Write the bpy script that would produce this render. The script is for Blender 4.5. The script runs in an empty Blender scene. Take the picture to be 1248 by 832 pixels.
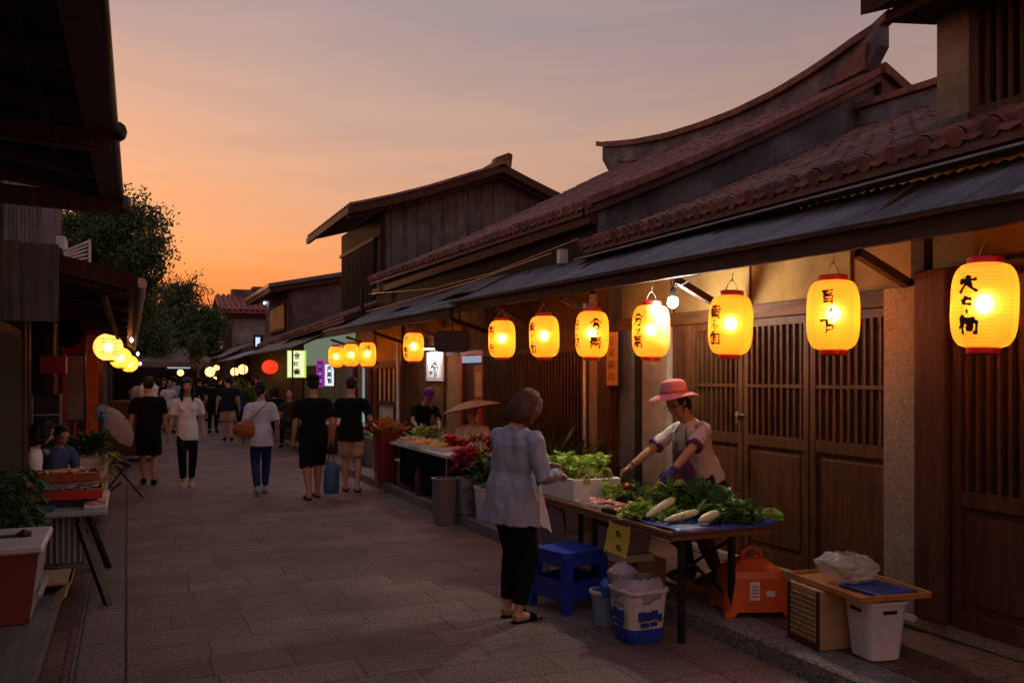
import bpy, bmesh, math, random
import numpy as np
from mathutils import Vector, Matrix, noise
C = bpy.context.scene
COL = C.collection
R = math.radians
rnd = random.Random(7)

# ------------------------------------------------------------------ view maths
F = 1100.0; HZ = 458.0; CX = 624.0; VP = 155.0; CAMH = 1.7
TH = math.atan((CX - VP) / F); CO = math.cos(TH); SI = math.sin(TH)
def at_u(px, u):
    Y = F * u / (CO * (px - VP)); return (Y - u * SI) / CO, Y      # v, depth
def at_v(px, v):
    t = (px - CX) / F; Y = v / (CO - t * SI); return Y * (t * CO + SI), Y
def at_Y(px, Y):
    X = (px - CX) / F * Y
    return X * CO + Y * SI, -X * SI + Y * CO
def zz(py, Y): return CAMH + (HZ - py) * Y / F
def gnd(px, py, z=0.0):
    Y = F * (CAMH - z) / (py - HZ); u, v = at_Y(px, Y); return u, v, Y

# ------------------------------------------------------------------ materials
MATS = {}
def new_mat(name):
    m = bpy.data.materials.new(name); m.use_nodes = True
    nt = m.node_tree; nt.nodes.clear()
    out = nt.nodes.new('ShaderNodeOutputMaterial')
    return m, nt, out
def N(nt, typ, **kw):
    n = nt.nodes.new(typ)
    for k, v in kw.items():
        if k.startswith('i_'):
            key = k[2:]; key = int(key) if key.isdigit() else key.replace('_', ' ')
            n.inputs[key].default_value = v
        else: setattr(n, k, v)
    return n
def ramp(nt, stops, interp='LINEAR'):
    n = nt.nodes.new('ShaderNodeValToRGB'); cr = n.color_ramp; cr.interpolation = interp
    while len(cr.elements) < len(stops): cr.elements.new(0.5)
    for e, (p, c) in zip(cr.elements, stops):
        e.position = p; e.color = (c[0], c[1], c[2], 1)
    return n
def mul(c, k): return (min(1, c[0]*k), min(1, c[1]*k), min(1, c[2]*k))
def pmat(name, col, rough=0.7, var=0.35, scale=6.0, stretch=(1, 1, 1), bump=0.15, bscale=None, metal=0.0,
         col2=None, detail=6.0, spec=0.5, dirt=0.0, trans=0.0, sss=0.0, rand=0.0, thr=None, bdist=0.01, alpha=None):
    """procedural surface: noise-varied colour + bump"""
    if name in MATS: return MATS[name]
    m, nt, out = new_mat(name); L = nt.links.new
    b = N(nt, 'ShaderNodeBsdfPrincipled'); b.inputs['Roughness'].default_value = rough
    b.inputs['Metallic'].default_value = metal; b.inputs['Specular IOR Level'].default_value = spec
    tc = N(nt, 'ShaderNodeTexCoord'); mp = N(nt, 'ShaderNodeMapping'); mp.inputs['Scale'].default_value = stretch
    L(tc.outputs['Object'], mp.inputs['Vector'])
    nz = N(nt, 'ShaderNodeTexNoise', i_Scale=scale, i_Detail=detail, i_Roughness=0.6)
    L(mp.outputs['Vector'], nz.inputs['Vector'])
    c2 = col2 if col2 else mul(col, 1 + var); c1 = mul(col, 1 - var) if not col2 else col
    rp = ramp(nt, [(0.3 if thr is None else thr[0], c1), (0.7 if thr is None else thr[1], c2)])
    L(nz.outputs['Fac'], rp.inputs['Fac']); src = rp.outputs['Color']
    if dirt > 0:
        n2 = N(nt, 'ShaderNodeTexNoise', i_Scale=1.3, i_Detail=8.0, i_Roughness=0.7); L(tc.outputs['Object'], n2.inputs['Vector'])
        r2 = ramp(nt, [(0.42, (1-dirt,)*3), (0.62, (1, 1, 1))]); L(n2.outputs['Fac'], r2.inputs['Fac'])
        mx = N(nt, 'ShaderNodeMix', data_type='RGBA', blend_type='MULTIPLY'); mx.inputs['Factor'].default_value = 1
        L(src, mx.inputs['A']); L(r2.outputs['Color'], mx.inputs['B']); src = mx.outputs['Result']
    if rand > 0:
        oi = N(nt, 'ShaderNodeNewGeometry'); mr = N(nt, 'ShaderNodeMapRange', i_3=1-rand, i_4=1+rand)
        L(oi.outputs['Random Per Island'], mr.inputs[0])
        mx = N(nt, 'ShaderNodeVectorMath', operation='SCALE'); L(src, mx.inputs[0]); L(mr.outputs[0], mx.inputs['Scale']); src = mx.outputs[0]
    L(src, b.inputs['Base Color'])
    if bump > 0:
        nb = N(nt, 'ShaderNodeTexNoise', i_Scale=(bscale or scale*4), i_Detail=5.0); L(mp.outputs['Vector'], nb.inputs['Vector'])
        bp = N(nt, 'ShaderNodeBump', i_Strength=bump, i_Distance=bdist); L(nb.outputs['Fac'], bp.inputs['Height']); L(bp.outputs['Normal'], b.inputs['Normal'])
    if sss > 0:
        b.inputs['Subsurface Weight'].default_value = sss; b.inputs['Subsurface Radius'].default_value = (0.02, 0.008, 0.004)
    surf = b.outputs['BSDF']
    if trans > 0:
        tr = N(nt, 'ShaderNodeBsdfTranslucent'); L(src, tr.inputs['Color'])
        ms = N(nt, 'ShaderNodeMixShader', i_0=trans); L(surf, ms.inputs[1]); L(tr.outputs[0], ms.inputs[2]); surf = ms.outputs[0]
    if alpha is not None:
        tp = N(nt, 'ShaderNodeBsdfTransparent'); ms = N(nt, 'ShaderNodeMixShader', i_0=alpha)
        L(tp.outputs[0], ms.inputs[1]); L(surf, ms.inputs[2]); surf = ms.outputs[0]
    L(surf, out.inputs['Surface'])
    MATS[name] = m; return m
def emat(name, col, strength, glow=None):
    if name in MATS: return MATS[name]
    m, nt, out = new_mat(name); e = N(nt, 'ShaderNodeEmission'); e.inputs['Color'].default_value = (*col, 1); e.inputs['Strength'].default_value = strength
    nt.links.new(e.outputs[0], out.inputs['Surface']); MATS[name] = m; return m

# ------------------------------------------------------------------ mesh builder
class MB:
    def __init__(s): s.v = []; s.f = []; s.m = []
    def add(s, vs, fs, mi=0):
        o = len(s.v); s.v.extend([tuple(p) for p in vs]); s.f.extend([tuple(i + o for i in f) for f in fs]); s.m.extend([mi] * len(fs)); return s
    def box(s, x0, x1, y0, y1, z0, z1, mi=0, M=None, bev=0.0):
        if x0 > x1: x0, x1 = x1, x0
        if y0 > y1: y0, y1 = y1, y0
        if z0 > z1: z0, z1 = z1, z0
        b = min(bev, (x1-x0)/2.2, (y1-y0)/2.2, (z1-z0)/2.2)
        if b <= 0:
            vs = [(x, y, z) for z in (z0, z1) for y in (y0, y1) for x in (x0, x1)]
            fs = [(0, 2, 3, 1), (4, 5, 7, 6), (0, 1, 5, 4), (2, 6, 7, 3), (0, 4, 6, 2), (1, 3, 7, 5)]
        else:
            vs = []; idx = {}
            for sx, X in ((0, x0), (1, x1)):
                for sy, Yv in ((0, y0), (1, y1)):
                    for sz, Z in ((0, z0), (1, z1)):
                        for ax in range(3):
                            p = [X, Yv, Z]; sg = [1 if k == 0 else -1 for k in (sx, sy, sz)]
                            for k in range(3):
                                if k != ax: p[k] += sg[k] * b
                            idx[(sx, sy, sz, ax)] = len(vs); vs.append(tuple(p))
            fs = []
            g = lambda a, bb, c, ax: idx[(a, bb, c, ax)]
            for sx in (0, 1): fs.append([g(sx, 0, 0, 0), g(sx, 1, 0, 0), g(sx, 1, 1, 0), g(sx, 0, 1, 0)][::(1 if sx else -1)])
            for sy in (0, 1): fs.append([g(0, sy, 0, 1), g(1, sy, 0, 1), g(1, sy, 1, 1), g(0, sy, 1, 1)][::(-1 if sy else 1)])
            for sz in (0, 1): fs.append([g(0, 0, sz, 2), g(1, 0, sz, 2), g(1, 1, sz, 2), g(0, 1, sz, 2)][::(1 if sz else -1)])
            for sx in (0, 1):
                for sy in (0, 1): fs.append((g(sx, sy, 0, 0), g(sx, sy, 1, 0), g(sx, sy, 1, 1), g(sx, sy, 0, 1)))
            for sx in (0, 1):
                for sz in (0, 1): fs.append((g(sx, 0, sz, 0), g(sx, 1, sz, 0), g(sx, 1, sz, 2), g(sx, 0, sz, 2)))
            for sy in (0, 1):
                for sz in (0, 1): fs.append((g(0, sy, sz, 1), g(1, sy, sz, 1), g(1, sy, sz, 2), g(0, sy, sz, 2)))
            for sx in (0, 1):
                for sy in (0, 1):
                    for sz in (0, 1): fs.append((g(sx, sy, sz, 0), g(sx, sy, sz, 1), g(sx, sy, sz, 2)))
        if M: vs = [M @ Vector(p) for p in vs]
        return s.add(vs, fs, mi)
    def bar(s, a, b, w, h=None, mi=0, up=(0, 0, 1)):
        """rectangular bar from a to b"""
        a = Vector(a); b = Vector(b); h = h or w; d = (b - a).normalized(); up = Vector(up)
        if abs(d.dot(up)) > 0.98: up = Vector((1, 0, 0))
        sx = d.cross(up).normalized(); sz = sx.cross(d).normalized()
        vs = [p + sx * (i * w / 2) + sz * (j * h / 2) for p in (a, b) for i, j in ((-1, -1), (1, -1), (1, 1), (-1, 1))]
        return s.add(vs, [(0, 1, 2, 3), (4, 7, 6, 5), (0, 4, 5, 1), (1, 5, 6, 2), (2, 6, 7, 3), (3, 7, 4, 0)], mi)
    def loft(s, pts, rad, n=10, mi=0, up=None, cap=True, a0=0.0, a1=2*math.pi, closed=True):
        """tube through pts with per-point radius r or (rx, ry)"""
        pts = [Vector(p) for p in pts]; up = Vector(up) if up is not None else None; rings = []; psx = None
        for i, p in enumerate(pts):
            d = (pts[min(i+1, len(pts)-1)] - pts[max(i-1, 0)]); d = d.normalized() if d.length > 1e-9 else Vector((0, 0, 1))
            if up is not None:
                u = up if abs(d.dot(up)) < 0.95 else Vector((0, 1, 0)); sx = d.cross(u).normalized()
            elif psx is None: sx = d.cross(Vector((0, 0, 1)) if abs(d.z) < 0.95 else Vector((0, 1, 0))).normalized()
            else: sx = (psx - d*psx.dot(d)); sx = sx.normalized() if sx.length > 1e-6 else psx
            psx = sx; sy = sx.cross(d).normalized()
            r = rad[i] if isinstance(rad, (list, tuple)) else rad
            rx, ry = (r if isinstance(r, (list, tuple)) else (r, r))
            k = n if closed else n + 1
            rings.append([p + sx * (math.cos(a0 + (a1 - a0) * j / n) * rx) + sy * (math.sin(a0 + (a1 - a0) * j / n) * ry) for j in range(k)])
        k = len(rings[0]); vs = [q for r_ in rings for q in r_]; fs = []
        for i in range(len(rings) - 1):
            for j in range(k if closed else k - 1):
                j2 = (j + 1) % k; fs.append((i*k + j, i*k + j2, (i+1)*k + j2, (i+1)*k + j))
        if cap and closed: fs.append(tuple(range(k))[::-1]); fs.append(tuple((len(rings)-1)*k + j for j in range(k)))
        return s.add(vs, fs, mi)
    def lathe(s, prof, n=24, mi=0, c=(0, 0, 0), sx=1.0, sy=1.0, cap=True):
        vs = [(c[0] + r*sx*math.cos(2*math.pi*j/n), c[1] + r*sy*math.sin(2*math.pi*j/n), c[2] + z) for r, z in prof for j in range(n)]
        fs = [(i*n + j, i*n + (j+1) % n, (i+1)*n + (j+1) % n, (i+1)*n + j) for i in range(len(prof)-1) for j in range(n)]
        if cap: fs.append(tuple(range(n))[::-1]); fs.append(tuple((len(prof)-1)*n + j for j in range(n)))
        return s.add(vs, fs, mi)
    def ell(s, c, r, n=14, m=9, mi=0, M=None):
        vs = []; fs = []
        for i in range(m+1):
            a = math.pi * i / m
            for j in range(n):
                b = 2*math.pi*j/n; p = Vector((r[0]*math.sin(a)*math.cos(b), r[1]*math.sin(a)*math.sin(b), r[2]*math.cos(a)))
                if M: p = M @ p
                vs.append((c[0]+p[0], c[1]+p[1], c[2]+p[2]))
        for i in range(m):
            for j in range(n): fs.append((i*n+j, (i+1)*n+j, (i+1)*n+(j+1) % n, i*n+(j+1) % n))
        return s.add(vs, fs, mi)
    def prism(s, poly, d, mi=0):
        """planar polygon (3D points) extruded by vector d"""
        p = [Vector(q) for q in poly]; d = Vector(d); n = len(p)
        vs = p + [q + d for q in p]
        fs = [tuple(range(n)), tuple(range(2*n-1, n-1, -1))] + [(i, i+n, (i+1) % n + n, (i+1) % n) for i in range(n)]
        return s.add(vs, fs, mi)
    def sheet(s, grid, th=0.0, mi=0):
        """grid[i][j] of points -> surface, with thickness along -Z if th"""
        a = len(grid); b = len(grid[0]); vs = [Vector(p) for r_ in grid for p in r_]
        fs = [(i*b+j, i*b+j+1, (i+1)*b+j+1, (i+1)*b+j) for i in range(a-1) for j in range(b-1)]
        if th:
            o = len(vs); vs += [p - Vector((0, 0, th)) for p in vs]
            fs += [tuple(x+o for x in f[::-1]) for f in fs[:(a-1)*(b-1)]]
            for j in range(b-1): fs.append((j, j+o, j+1+o, j+1)); k = (a-1)*b; fs.append((k+j, k+j+1, k+j+1+o, k+j+o))
            for i in range(a-1): fs.append((i*b, (i+1)*b, (i+1)*b+o, i*b+o)); fs.append((i*b+b-1, i*b+b-1+o, (i+1)*b+b-1+o, (i+1)*b+b-1))
        return s.add(vs, fs, mi)
    def build(s, name, mats, parent=None, smooth=False, weld=False, label=None, loc=None):
        me = bpy.data.meshes.new(name); off = Vector((0, 0, 0))
        if parent is not None: off = ORG.get(parent.name, off)
        if loc is not None: off = Vector(loc)
        if not (parent is not None and parent.name not in ORG): off = off - Vector(MB_SHIFT)     # (block moved as a whole)
        if parent is not None and parent.name in ORG: off = off + Vector(MB_SHIFT)
        me.from_pydata([tuple(Vector(p) - off) for p in s.v], [], s.f)
        if not isinstance(mats, (list, tuple)): mats = [mats]
        for m in mats: me.materials.append(m)
        me.polygons.foreach_set('material_index', s.m)
        bm = bmesh.new(); bm.from_mesh(me)
        if weld: bmesh.ops.remove_doubles(bm, verts=bm.verts, dist=1e-5)
        bmesh.ops.recalc_face_normals(bm, faces=bm.faces); bm.to_mesh(me); bm.free()
        if smooth: me.polygons.foreach_set('use_smooth', [True] * len(me.polygons))
        me.update()
        o = bpy.data.objects.new(name, me); COL.objects.link(o)
        if parent is not None: o.parent = parent; ORG[o.name] = off
        if loc is not None: o.location = loc
        if label: o['label'] = label
        return o
ORG = {}
MB_SHIFT = [0, 0, 0]
def thing(name, label, cat, loc=(0, 0, 0), group=None, rotz=0.0, world=True):
    o = bpy.data.objects.new(name, None); COL.objects.link(o); o.location = Vector(loc) + Vector(MB_SHIFT); o.rotation_euler = (0, 0, rotz)
    o.empty_display_size = 0.1; o['label'] = label; o['category'] = cat
    if group: o['group'] = group
    if world: ORG[o.name] = Vector(loc)
    return o
def tag(o, label, cat, group=None, kind=None):
    if label: o['label'] = label
    if cat: o['category'] = cat
    if group: o['group'] = group
    if kind: o['kind'] = kind
    return o
def struct(o, label=None): o['kind'] = 'structure'; return o
def kids(o): return [c for c in bpy.data.objects if c.parent == o]
def dup(o, loc=None, rotz=None, label=None, parent=None):
    c = o.copy(); COL.objects.link(c)
    if parent is not None: c.parent = parent
    for ch in kids(o): dup(ch, parent=c)
    if loc is not None: c.location = loc
    if rotz is not None: c.rotation_euler = (0, 0, rotz)
    if label: c['label'] = label
    return c
def jit(a): return rnd.uniform(-a, a)

# ------------------------------------------------------------------ palette
M_plaster = pmat('ochre_plaster', (0.36, 0.22, 0.075), 0.9, 0.18, 3, bump=0.5, bscale=40, dirt=0.35, spec=0.2)
M_plaster2 = pmat('tan_plaster', (0.36, 0.30, 0.23), 0.9, 0.2, 3, bump=0.5, bscale=40, dirt=0.4, spec=0.2)
M_greyplaster = pmat('grey_lime_plaster', (0.20, 0.21, 0.24), 0.9, 0.35, 2.2, bump=0.6, bscale=25, dirt=0.5, spec=0.2)
M_granite = pmat('granite', (0.26, 0.22, 0.17), 0.85, 0.35, 45, bump=0.5, bscale=90, dirt=0.3)
M_wood = pmat('brown_wood', (0.078, 0.031, 0.011), 0.6, 0.5, 5, stretch=(6, 6, 0.5), bump=0.4, bscale=16, spec=0.2, dirt=0.35)
M_woodh = pmat('brown_wood_beam', (0.085, 0.037, 0.014), 0.65, 0.45, 5, stretch=(6, 0.5, 6), bump=0.4, bscale=16, spec=0.15)
M_dwood = pmat('dark_wood', (0.07, 0.035, 0.022), 0.65, 0.45, 5, stretch=(6, 6, 0.5), bump=0.4, bscale=16, spec=0.15)
M_dwoodh = pmat('dark_wood_beam', (0.05, 0.03, 0.022), 0.7, 0.4, 5, stretch=(6, 0.5, 6), bump=0.4, bscale=16, spec=0.15)
M_redwood = pmat('red_stained_wood', (0.058, 0.024, 0.012), 0.65, 0.4, 5, stretch=(6, 6, 0.5), bump=0.3, bscale=16, spec=0.15)
M_greywood = pmat('weathered_grey_boards', (0.15, 0.15, 0.15), 0.85, 0.45, 4, stretch=(5, 5, 0.35), bump=0.6, bscale=18, dirt=0.4, spec=0.15)
M_tile = pmat('clay_roof_tile', (0.19, 0.072, 0.06), 0.7, 0.6, 4.5, bump=0.4, bscale=30, dirt=0.4, rand=0.25)
M_tiledark = pmat('dark_clay', (0.11, 0.05, 0.045), 0.7, 0.4, 5, bump=0.4, bscale=30, dirt=0.3)
M_metalroof = pmat('corrugated_grey_sheet', (0.15, 0.165, 0.195), 0.5, 0.35, 2.5, stretch=(0.6, 3, 1), bump=0.15, bscale=14, metal=0.25, dirt=0.45)
M_darkmetal = pmat('dark_steel', (0.02, 0.02, 0.022), 0.45, 0.3, 12, bump=0.1, metal=0.5)
M_steel = pmat('galvanised_wire', (0.35, 0.3, 0.24), 0.4, 0.2, 30, bump=0.0, metal=0.8)
M_white = pmat('white_paint', (0.62, 0.6, 0.56), 0.5, 0.1, 8, bump=0.08, dirt=0.12)
M_black = pmat('black_plastic', (0.012, 0.012, 0.013), 0.45, 0.2, 12, bump=0.05)
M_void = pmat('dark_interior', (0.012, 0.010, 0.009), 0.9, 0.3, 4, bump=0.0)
M_mauve = pmat('mauve_render', (0.17, 0.13, 0.14), 0.9, 0.2, 2, bump=0.3, bscale=20, dirt=0.4, spec=0.2)
M_whitewall = pmat('whitewashed_wall', (0.35, 0.33, 0.32), 0.9, 0.15, 2, bump=0.3, bscale=20, dirt=0.4, spec=0.2)
M_redpaint = pmat('red_paint', (0.42, 0.02, 0.015), 0.45, 0.2, 10, bump=0.06, dirt=0.2)
M_redcap = pmat('red_lantern_cap', (0.45, 0.012, 0.012), 0.35, 0.2, 30, bump=0.05)
M_ink = pmat('black_ink', (0.02, 0.010, 0.006), 0.8, 0.2, 20, bump=0.0)
M_ndark = pmat('near_black_wood', (0.022, 0.014, 0.010), 0.75, 0.4, 5, stretch=(6, 6, 0.5), bump=0.3, bscale=16, spec=0.15)  # plain near-black wood tone, even all over
# ------------------------------------------------------------------ camera, world, sun
cam = bpy.data.cameras.new('camera'); co = bpy.data.objects.new('camera', cam); COL.objects.link(co)
co.location = (0, 0, CAMH); co.rotation_euler = (R(90), 0, -TH)
cam.sensor_width = 36; cam.lens = 36 * F / 1248; cam.shift_y = (HZ - 416) / 1248; cam.clip_end = 3000; cam.clip_start = 0.05
C.camera = co
w = bpy.data.worlds.new('World'); C.world = w; w.use_nodes = True; nt = w.node_tree; nt.nodes.clear(); L = nt.links.new
wo = N(nt, 'ShaderNodeOutputWorld')
SUN_EL = R(1.5); SUN_AZ = R(-12)      # azimuth measured from +Y (street direction), negative = left
sky = N(nt, 'ShaderNodeTexSky', sky_type='NISHITA', sun_disc=False, sun_elevation=SUN_EL, sun_rotation=SUN_AZ, dust_density=4.0, air_density=1.5)
bg = N(nt, 'ShaderNodeBackground', i_Strength=0.05); L(sky.outputs[0], bg.inputs[0])
tc = N(nt, 'ShaderNodeTexCoord'); nrm = N(nt, 'ShaderNodeVectorMath', operation='NORMALIZE'); L(tc.outputs['Generated'], nrm.inputs[0])
sp = N(nt, 'ShaderNodeSeparateXYZ'); L(nrm.outputs[0], sp.inputs[0])
# dusk gradient by elevation, zenith above view brightened to add ambient light
def s2l(c): return tuple(((x/255)/12.92 if x <= 10 else ((x/255+0.055)/1.055)**2.4) for x in c)
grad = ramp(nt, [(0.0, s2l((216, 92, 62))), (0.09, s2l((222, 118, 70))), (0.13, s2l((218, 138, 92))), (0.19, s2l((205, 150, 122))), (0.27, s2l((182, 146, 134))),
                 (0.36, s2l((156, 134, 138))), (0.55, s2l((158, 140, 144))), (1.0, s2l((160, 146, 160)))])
# soft cloud bands disturb the elevation lookup
mp = N(nt, 'ShaderNodeMapping'); mp.inputs['Scale'].default_value = (1.6, 1.6, 9.0); L(nrm.outputs[0], mp.inputs['Vector'])
cn = N(nt, 'ShaderNodeTexNoise', i_Scale=1.6, i_Detail=5.0, i_Roughness=0.5, i_Distortion=0.6); L(mp.outputs[0], cn.inputs['Vector'])
mr = N(nt, 'ShaderNodeMapRange', i_1=0.3, i_2=0.7, i_3=-0.03, i_4=0.03); L(cn.outputs['Fac'], mr.inputs[0])
ad = N(nt, 'ShaderNodeMath', operation='ADD'); L(sp.outputs['Z'], ad.inputs[0]); L(mr.outputs[0], ad.inputs[1]); L(ad.outputs[0], grad.inputs[0])
# toward the sunset warmer and brighter, sides darker, unseen back raised for fill light
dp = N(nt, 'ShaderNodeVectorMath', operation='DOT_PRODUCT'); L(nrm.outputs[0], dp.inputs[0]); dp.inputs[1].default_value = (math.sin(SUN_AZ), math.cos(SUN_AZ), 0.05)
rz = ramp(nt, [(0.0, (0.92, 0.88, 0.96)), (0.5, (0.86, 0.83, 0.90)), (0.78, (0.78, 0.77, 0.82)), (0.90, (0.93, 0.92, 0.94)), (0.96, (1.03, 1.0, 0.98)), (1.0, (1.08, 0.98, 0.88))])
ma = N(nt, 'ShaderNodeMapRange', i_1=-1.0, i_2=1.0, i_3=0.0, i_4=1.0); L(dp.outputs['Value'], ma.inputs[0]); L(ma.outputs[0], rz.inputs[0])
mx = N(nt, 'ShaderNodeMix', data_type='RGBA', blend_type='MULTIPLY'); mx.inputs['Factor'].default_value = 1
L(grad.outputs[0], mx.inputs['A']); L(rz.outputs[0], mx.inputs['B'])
mp3 = N(nt, 'ShaderNodeMapping'); mp3.inputs['Scale'].default_value = (1.3, 1.3, 14.0); mp3.inputs['Rotation'].default_value = (0.05, 0.03, 0); L(nrm.outputs[0], mp3.inputs['Vector'])
c3 = N(nt, 'ShaderNodeTexNoise', i_Scale=1.9, i_Detail=7.0, i_Roughness=0.6, i_Distortion=0.8); L(mp3.outputs[0], c3.inputs['Vector'])
r3 = ramp(nt, [(0.36, (0.955, 0.95, 0.965)), (0.52, (1.0, 1.0, 1.0)), (0.70, (1.0, 1.0, 1.0))]); r3.color_ramp.elements[2].color = (1.09, 1.05, 1.01, 1); L(c3.outputs['Fac'], r3.inputs[0])
mx3 = N(nt, 'ShaderNodeMix', data_type='RGBA', blend_type='MULTIPLY'); mx3.inputs['Factor'].default_value = 1; L(mx.outputs['Result'], mx3.inputs['A']); L(r3.outputs[0], mx3.inputs['B'])
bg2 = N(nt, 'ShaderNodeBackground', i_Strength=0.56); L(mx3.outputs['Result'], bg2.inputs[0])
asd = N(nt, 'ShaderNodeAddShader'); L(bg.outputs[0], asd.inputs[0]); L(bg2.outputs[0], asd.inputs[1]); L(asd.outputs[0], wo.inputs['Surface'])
sl = bpy.data.lights.new('sun', 'SUN'); sl.energy = 0.25; sl.angle = R(3); sl.color = (1, 0.5, 0.25)
so = bpy.data.objects.new('sun', sl); COL.objects.link(so)
dv = Vector((math.sin(SUN_AZ)*math.cos(SUN_EL), math.cos(SUN_AZ)*math.cos(SUN_EL), math.sin(SUN_EL)))
so.rotation_euler = dv.to_track_quat('Z', 'Y').to_euler()
C.view_settings.view_transform = 'Standard'; C.view_settings.look = 'None'; C.view_settings.exposure = 0.85; C.view_settings.gamma = 1
C.cycles.max_bounces = 6; C.cycles.diffuse_bounces = 3; C.cycles.glossy_bounces = 3; C.cycles.transparent_max_bounces = 12; C.cycles.sample_clamp_indirect = 3
C.cycles.use_denoising = True; C.cycles.use_light_tree = True

# ------------------------------------------------------------------ ground
def paving_mat(name, cols, rowh, bw, sc=1.0, mortar=0.006, rot=0.0, rough=0.62, off=0.5, sq=1.0, sqf=2, c_mortar=(0.03, 0.022, 0.02)):
    m, nt, out = new_mat(name); L = nt.links.new
    tc = N(nt, 'ShaderNodeTexCoord'); mp = N(nt, 'ShaderNodeMapping'); mp.inputs['Rotation'].default_value = (0, 0, rot); L(tc.outputs['Object'], mp.inputs['Vector'])
    wn = N(nt, 'ShaderNodeTexNoise', i_Scale=0.9, i_Detail=2.0); L(mp.outputs[0], wn.inputs['Vector'])
    wv = N(nt, 'ShaderNodeVectorMath', operation='SCALE'); wv.inputs['Scale'].default_value = 0.03; L(wn.outputs['Color'], wv.inputs[0])
    wa = N(nt, 'ShaderNodeVectorMath', operation='ADD'); L(mp.outputs[0], wa.inputs[0]); L(wv.outputs[0], wa.inputs[1])
    bk = N(nt, 'ShaderNodeTexBrick', offset=off, squash=sq, squash_frequency=sqf); bk.inputs['Scale'].default_value = 1.0
    bk.inputs['Brick Width'].default_value = bw; bk.inputs['Row Height'].default_value = rowh; bk.inputs['Mortar Size'].default_value = mortar; bk.inputs['Mortar Smooth'].default_value = 0.3
    bk.inputs['Color1'].default_value = (0, 0, 0, 1); bk.inputs['Color2'].default_value = (1, 1, 1, 1); bk.inputs['Mortar'].default_value = (0.5, 0.5, 0.5, 1)
    bk.inputs['Bias'].default_value = 0.0
    L(wa.outputs[0], bk.inputs['Vector'])
    rp = ramp(nt, [(0.0, cols[0]), (0.5, cols[1]), (1.0, cols[2])]); L(bk.outputs['Color'], rp.inputs[0])
    n1 = N(nt, 'ShaderNodeTexNoise', i_Scale=55.0, i_Detail=6.0, i_Roughness=0.7); L(tc.outputs['Object'], n1.inputs['Vector'])
    r1 = ramp(nt, [(0.38, (0.28, 0.27, 0.26)), (0.62, (1, 1, 1))]); L(n1.outputs['Fac'], r1.inputs[0])
    r1.color_ramp.elements[1].color = (1.6, 1.6, 1.6, 1)
    n2 = N(nt, 'ShaderNodeTexNoise', i_Scale=0.7, i_Detail=7.0, i_Roughness=0.65); L(tc.outputs['Object'], n2.inputs['Vector'])
    r2 = ramp(nt, [(0.36, (0.5, 0.48, 0.47)), (0.6, (1.0, 1.0, 1.0))]); n2.inputs['Scale'].default_value = 1.1; L(n2.outputs['Fac'], r2.inputs[0])
    m1 = N(nt, 'ShaderNodeMix', data_type='RGBA', blend_type='MULTIPLY'); m1.inputs['Factor'].default_value = 1; L(rp.outputs[0], m1.inputs['A']); L(r1.outputs[0], m1.inputs['B'])
    m2 = N(nt, 'ShaderNodeMix', data_type='RGBA', blend_type='MULTIPLY'); m2.inputs['Factor'].default_value = 1; L(m1.outputs['Result'], m2.inputs['A']); L(r2.outputs[0], m2.inputs['B'])
    m3 = N(nt, 'ShaderNodeMix', data_type='RGBA'); L(bk.outputs['Fac'], m3.inputs['Factor']); L(m2.outputs['Result'], m3.inputs['A']); m3.inputs['B'].default_value = (*c_mortar, 1)
    b = N(nt, 'ShaderNodeBsdfPrincipled'); L(m3.outputs['Result'], b.inputs['Base Color'])
    rr = N(nt, 'ShaderNodeMapRange', i_3=rough-0.12, i_4=rough+0.15); L(n2.outputs['Fac'], rr.inputs[0]); L(rr.outputs[0], b.inputs['Roughness'])
    # height: grain, mortar grooves
    n3 = N(nt, 'ShaderNodeTexNoise', i_Scale=26.0, i_Detail=5.0, i_Roughness=0.65); L(tc.outputs['Object'], n3.inputs['Vector'])
    h1 = N(nt, 'ShaderNodeMath', operation='MULTIPLY'); L(bk.outputs['Fac'], h1.inputs[0]); h1.inputs[1].default_value = -1.2
    h2 = N(nt, 'ShaderNodeMath', operation='MULTIPLY_ADD'); L(n3.outputs['Fac'], h2.inputs[0]); h2.inputs[1].default_value = 1.1; L(h1.outputs[0], h2.inputs[2])
    h3 = N(nt, 'ShaderNodeMath', operation='MULTIPLY_ADD'); L(bk.outputs['Color'], h3.inputs[0]); h3.inputs[1].default_value = 0.25; L(h2.outputs[0], h3.inputs[2])
    bp = N(nt, 'ShaderNodeBump', i_Strength=1.0, i_Distance=0.018); L(h3.outputs[0], bp.inputs['Height']); L(bp.outputs[0], b.inputs['Normal'])
    L(b.outputs[0], out.inputs['Surface']); return m
M_pave = paving_mat('street_granite_paving', [(0.165, 0.112, 0.092), (0.20, 0.138, 0.115), (0.25, 0.175, 0.148)], 0.36, 0.78, off=0.37, sq=0.6, sqf=3, mortar=0.006, c_mortar=(0.05, 0.035, 0.03))
M_border = paving_mat('border_slabs', [(0.14, 0.105, 0.095), (0.17, 0.13, 0.115), (0.20, 0.15, 0.135)], 0.30, 0.9, rot=R(90), mortar=0.006, off=0.5)
M_brickpave = paving_mat('brick_strip', [(0.12, 0.05, 0.035), (0.16, 0.065, 0.045), (0.14, 0.07, 0.055)], 0.11, 0.22, rot=R(90), mortar=0.006)
M_kerb = paving_mat('kerb_granite', [(0.17, 0.15, 0.135), (0.2, 0.175, 0.155), (0.22, 0.19, 0.17)], 0.5, 1.1, rot=R(90), mortar=0.005)
M_walk = paving_mat('sidewalk_tiles', [(0.15, 0.075, 0.05), (0.17, 0.09, 0.06), (0.13, 0.08, 0.06)], 0.28, 0.28, mortar=0.006, rough=0.5)
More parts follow.
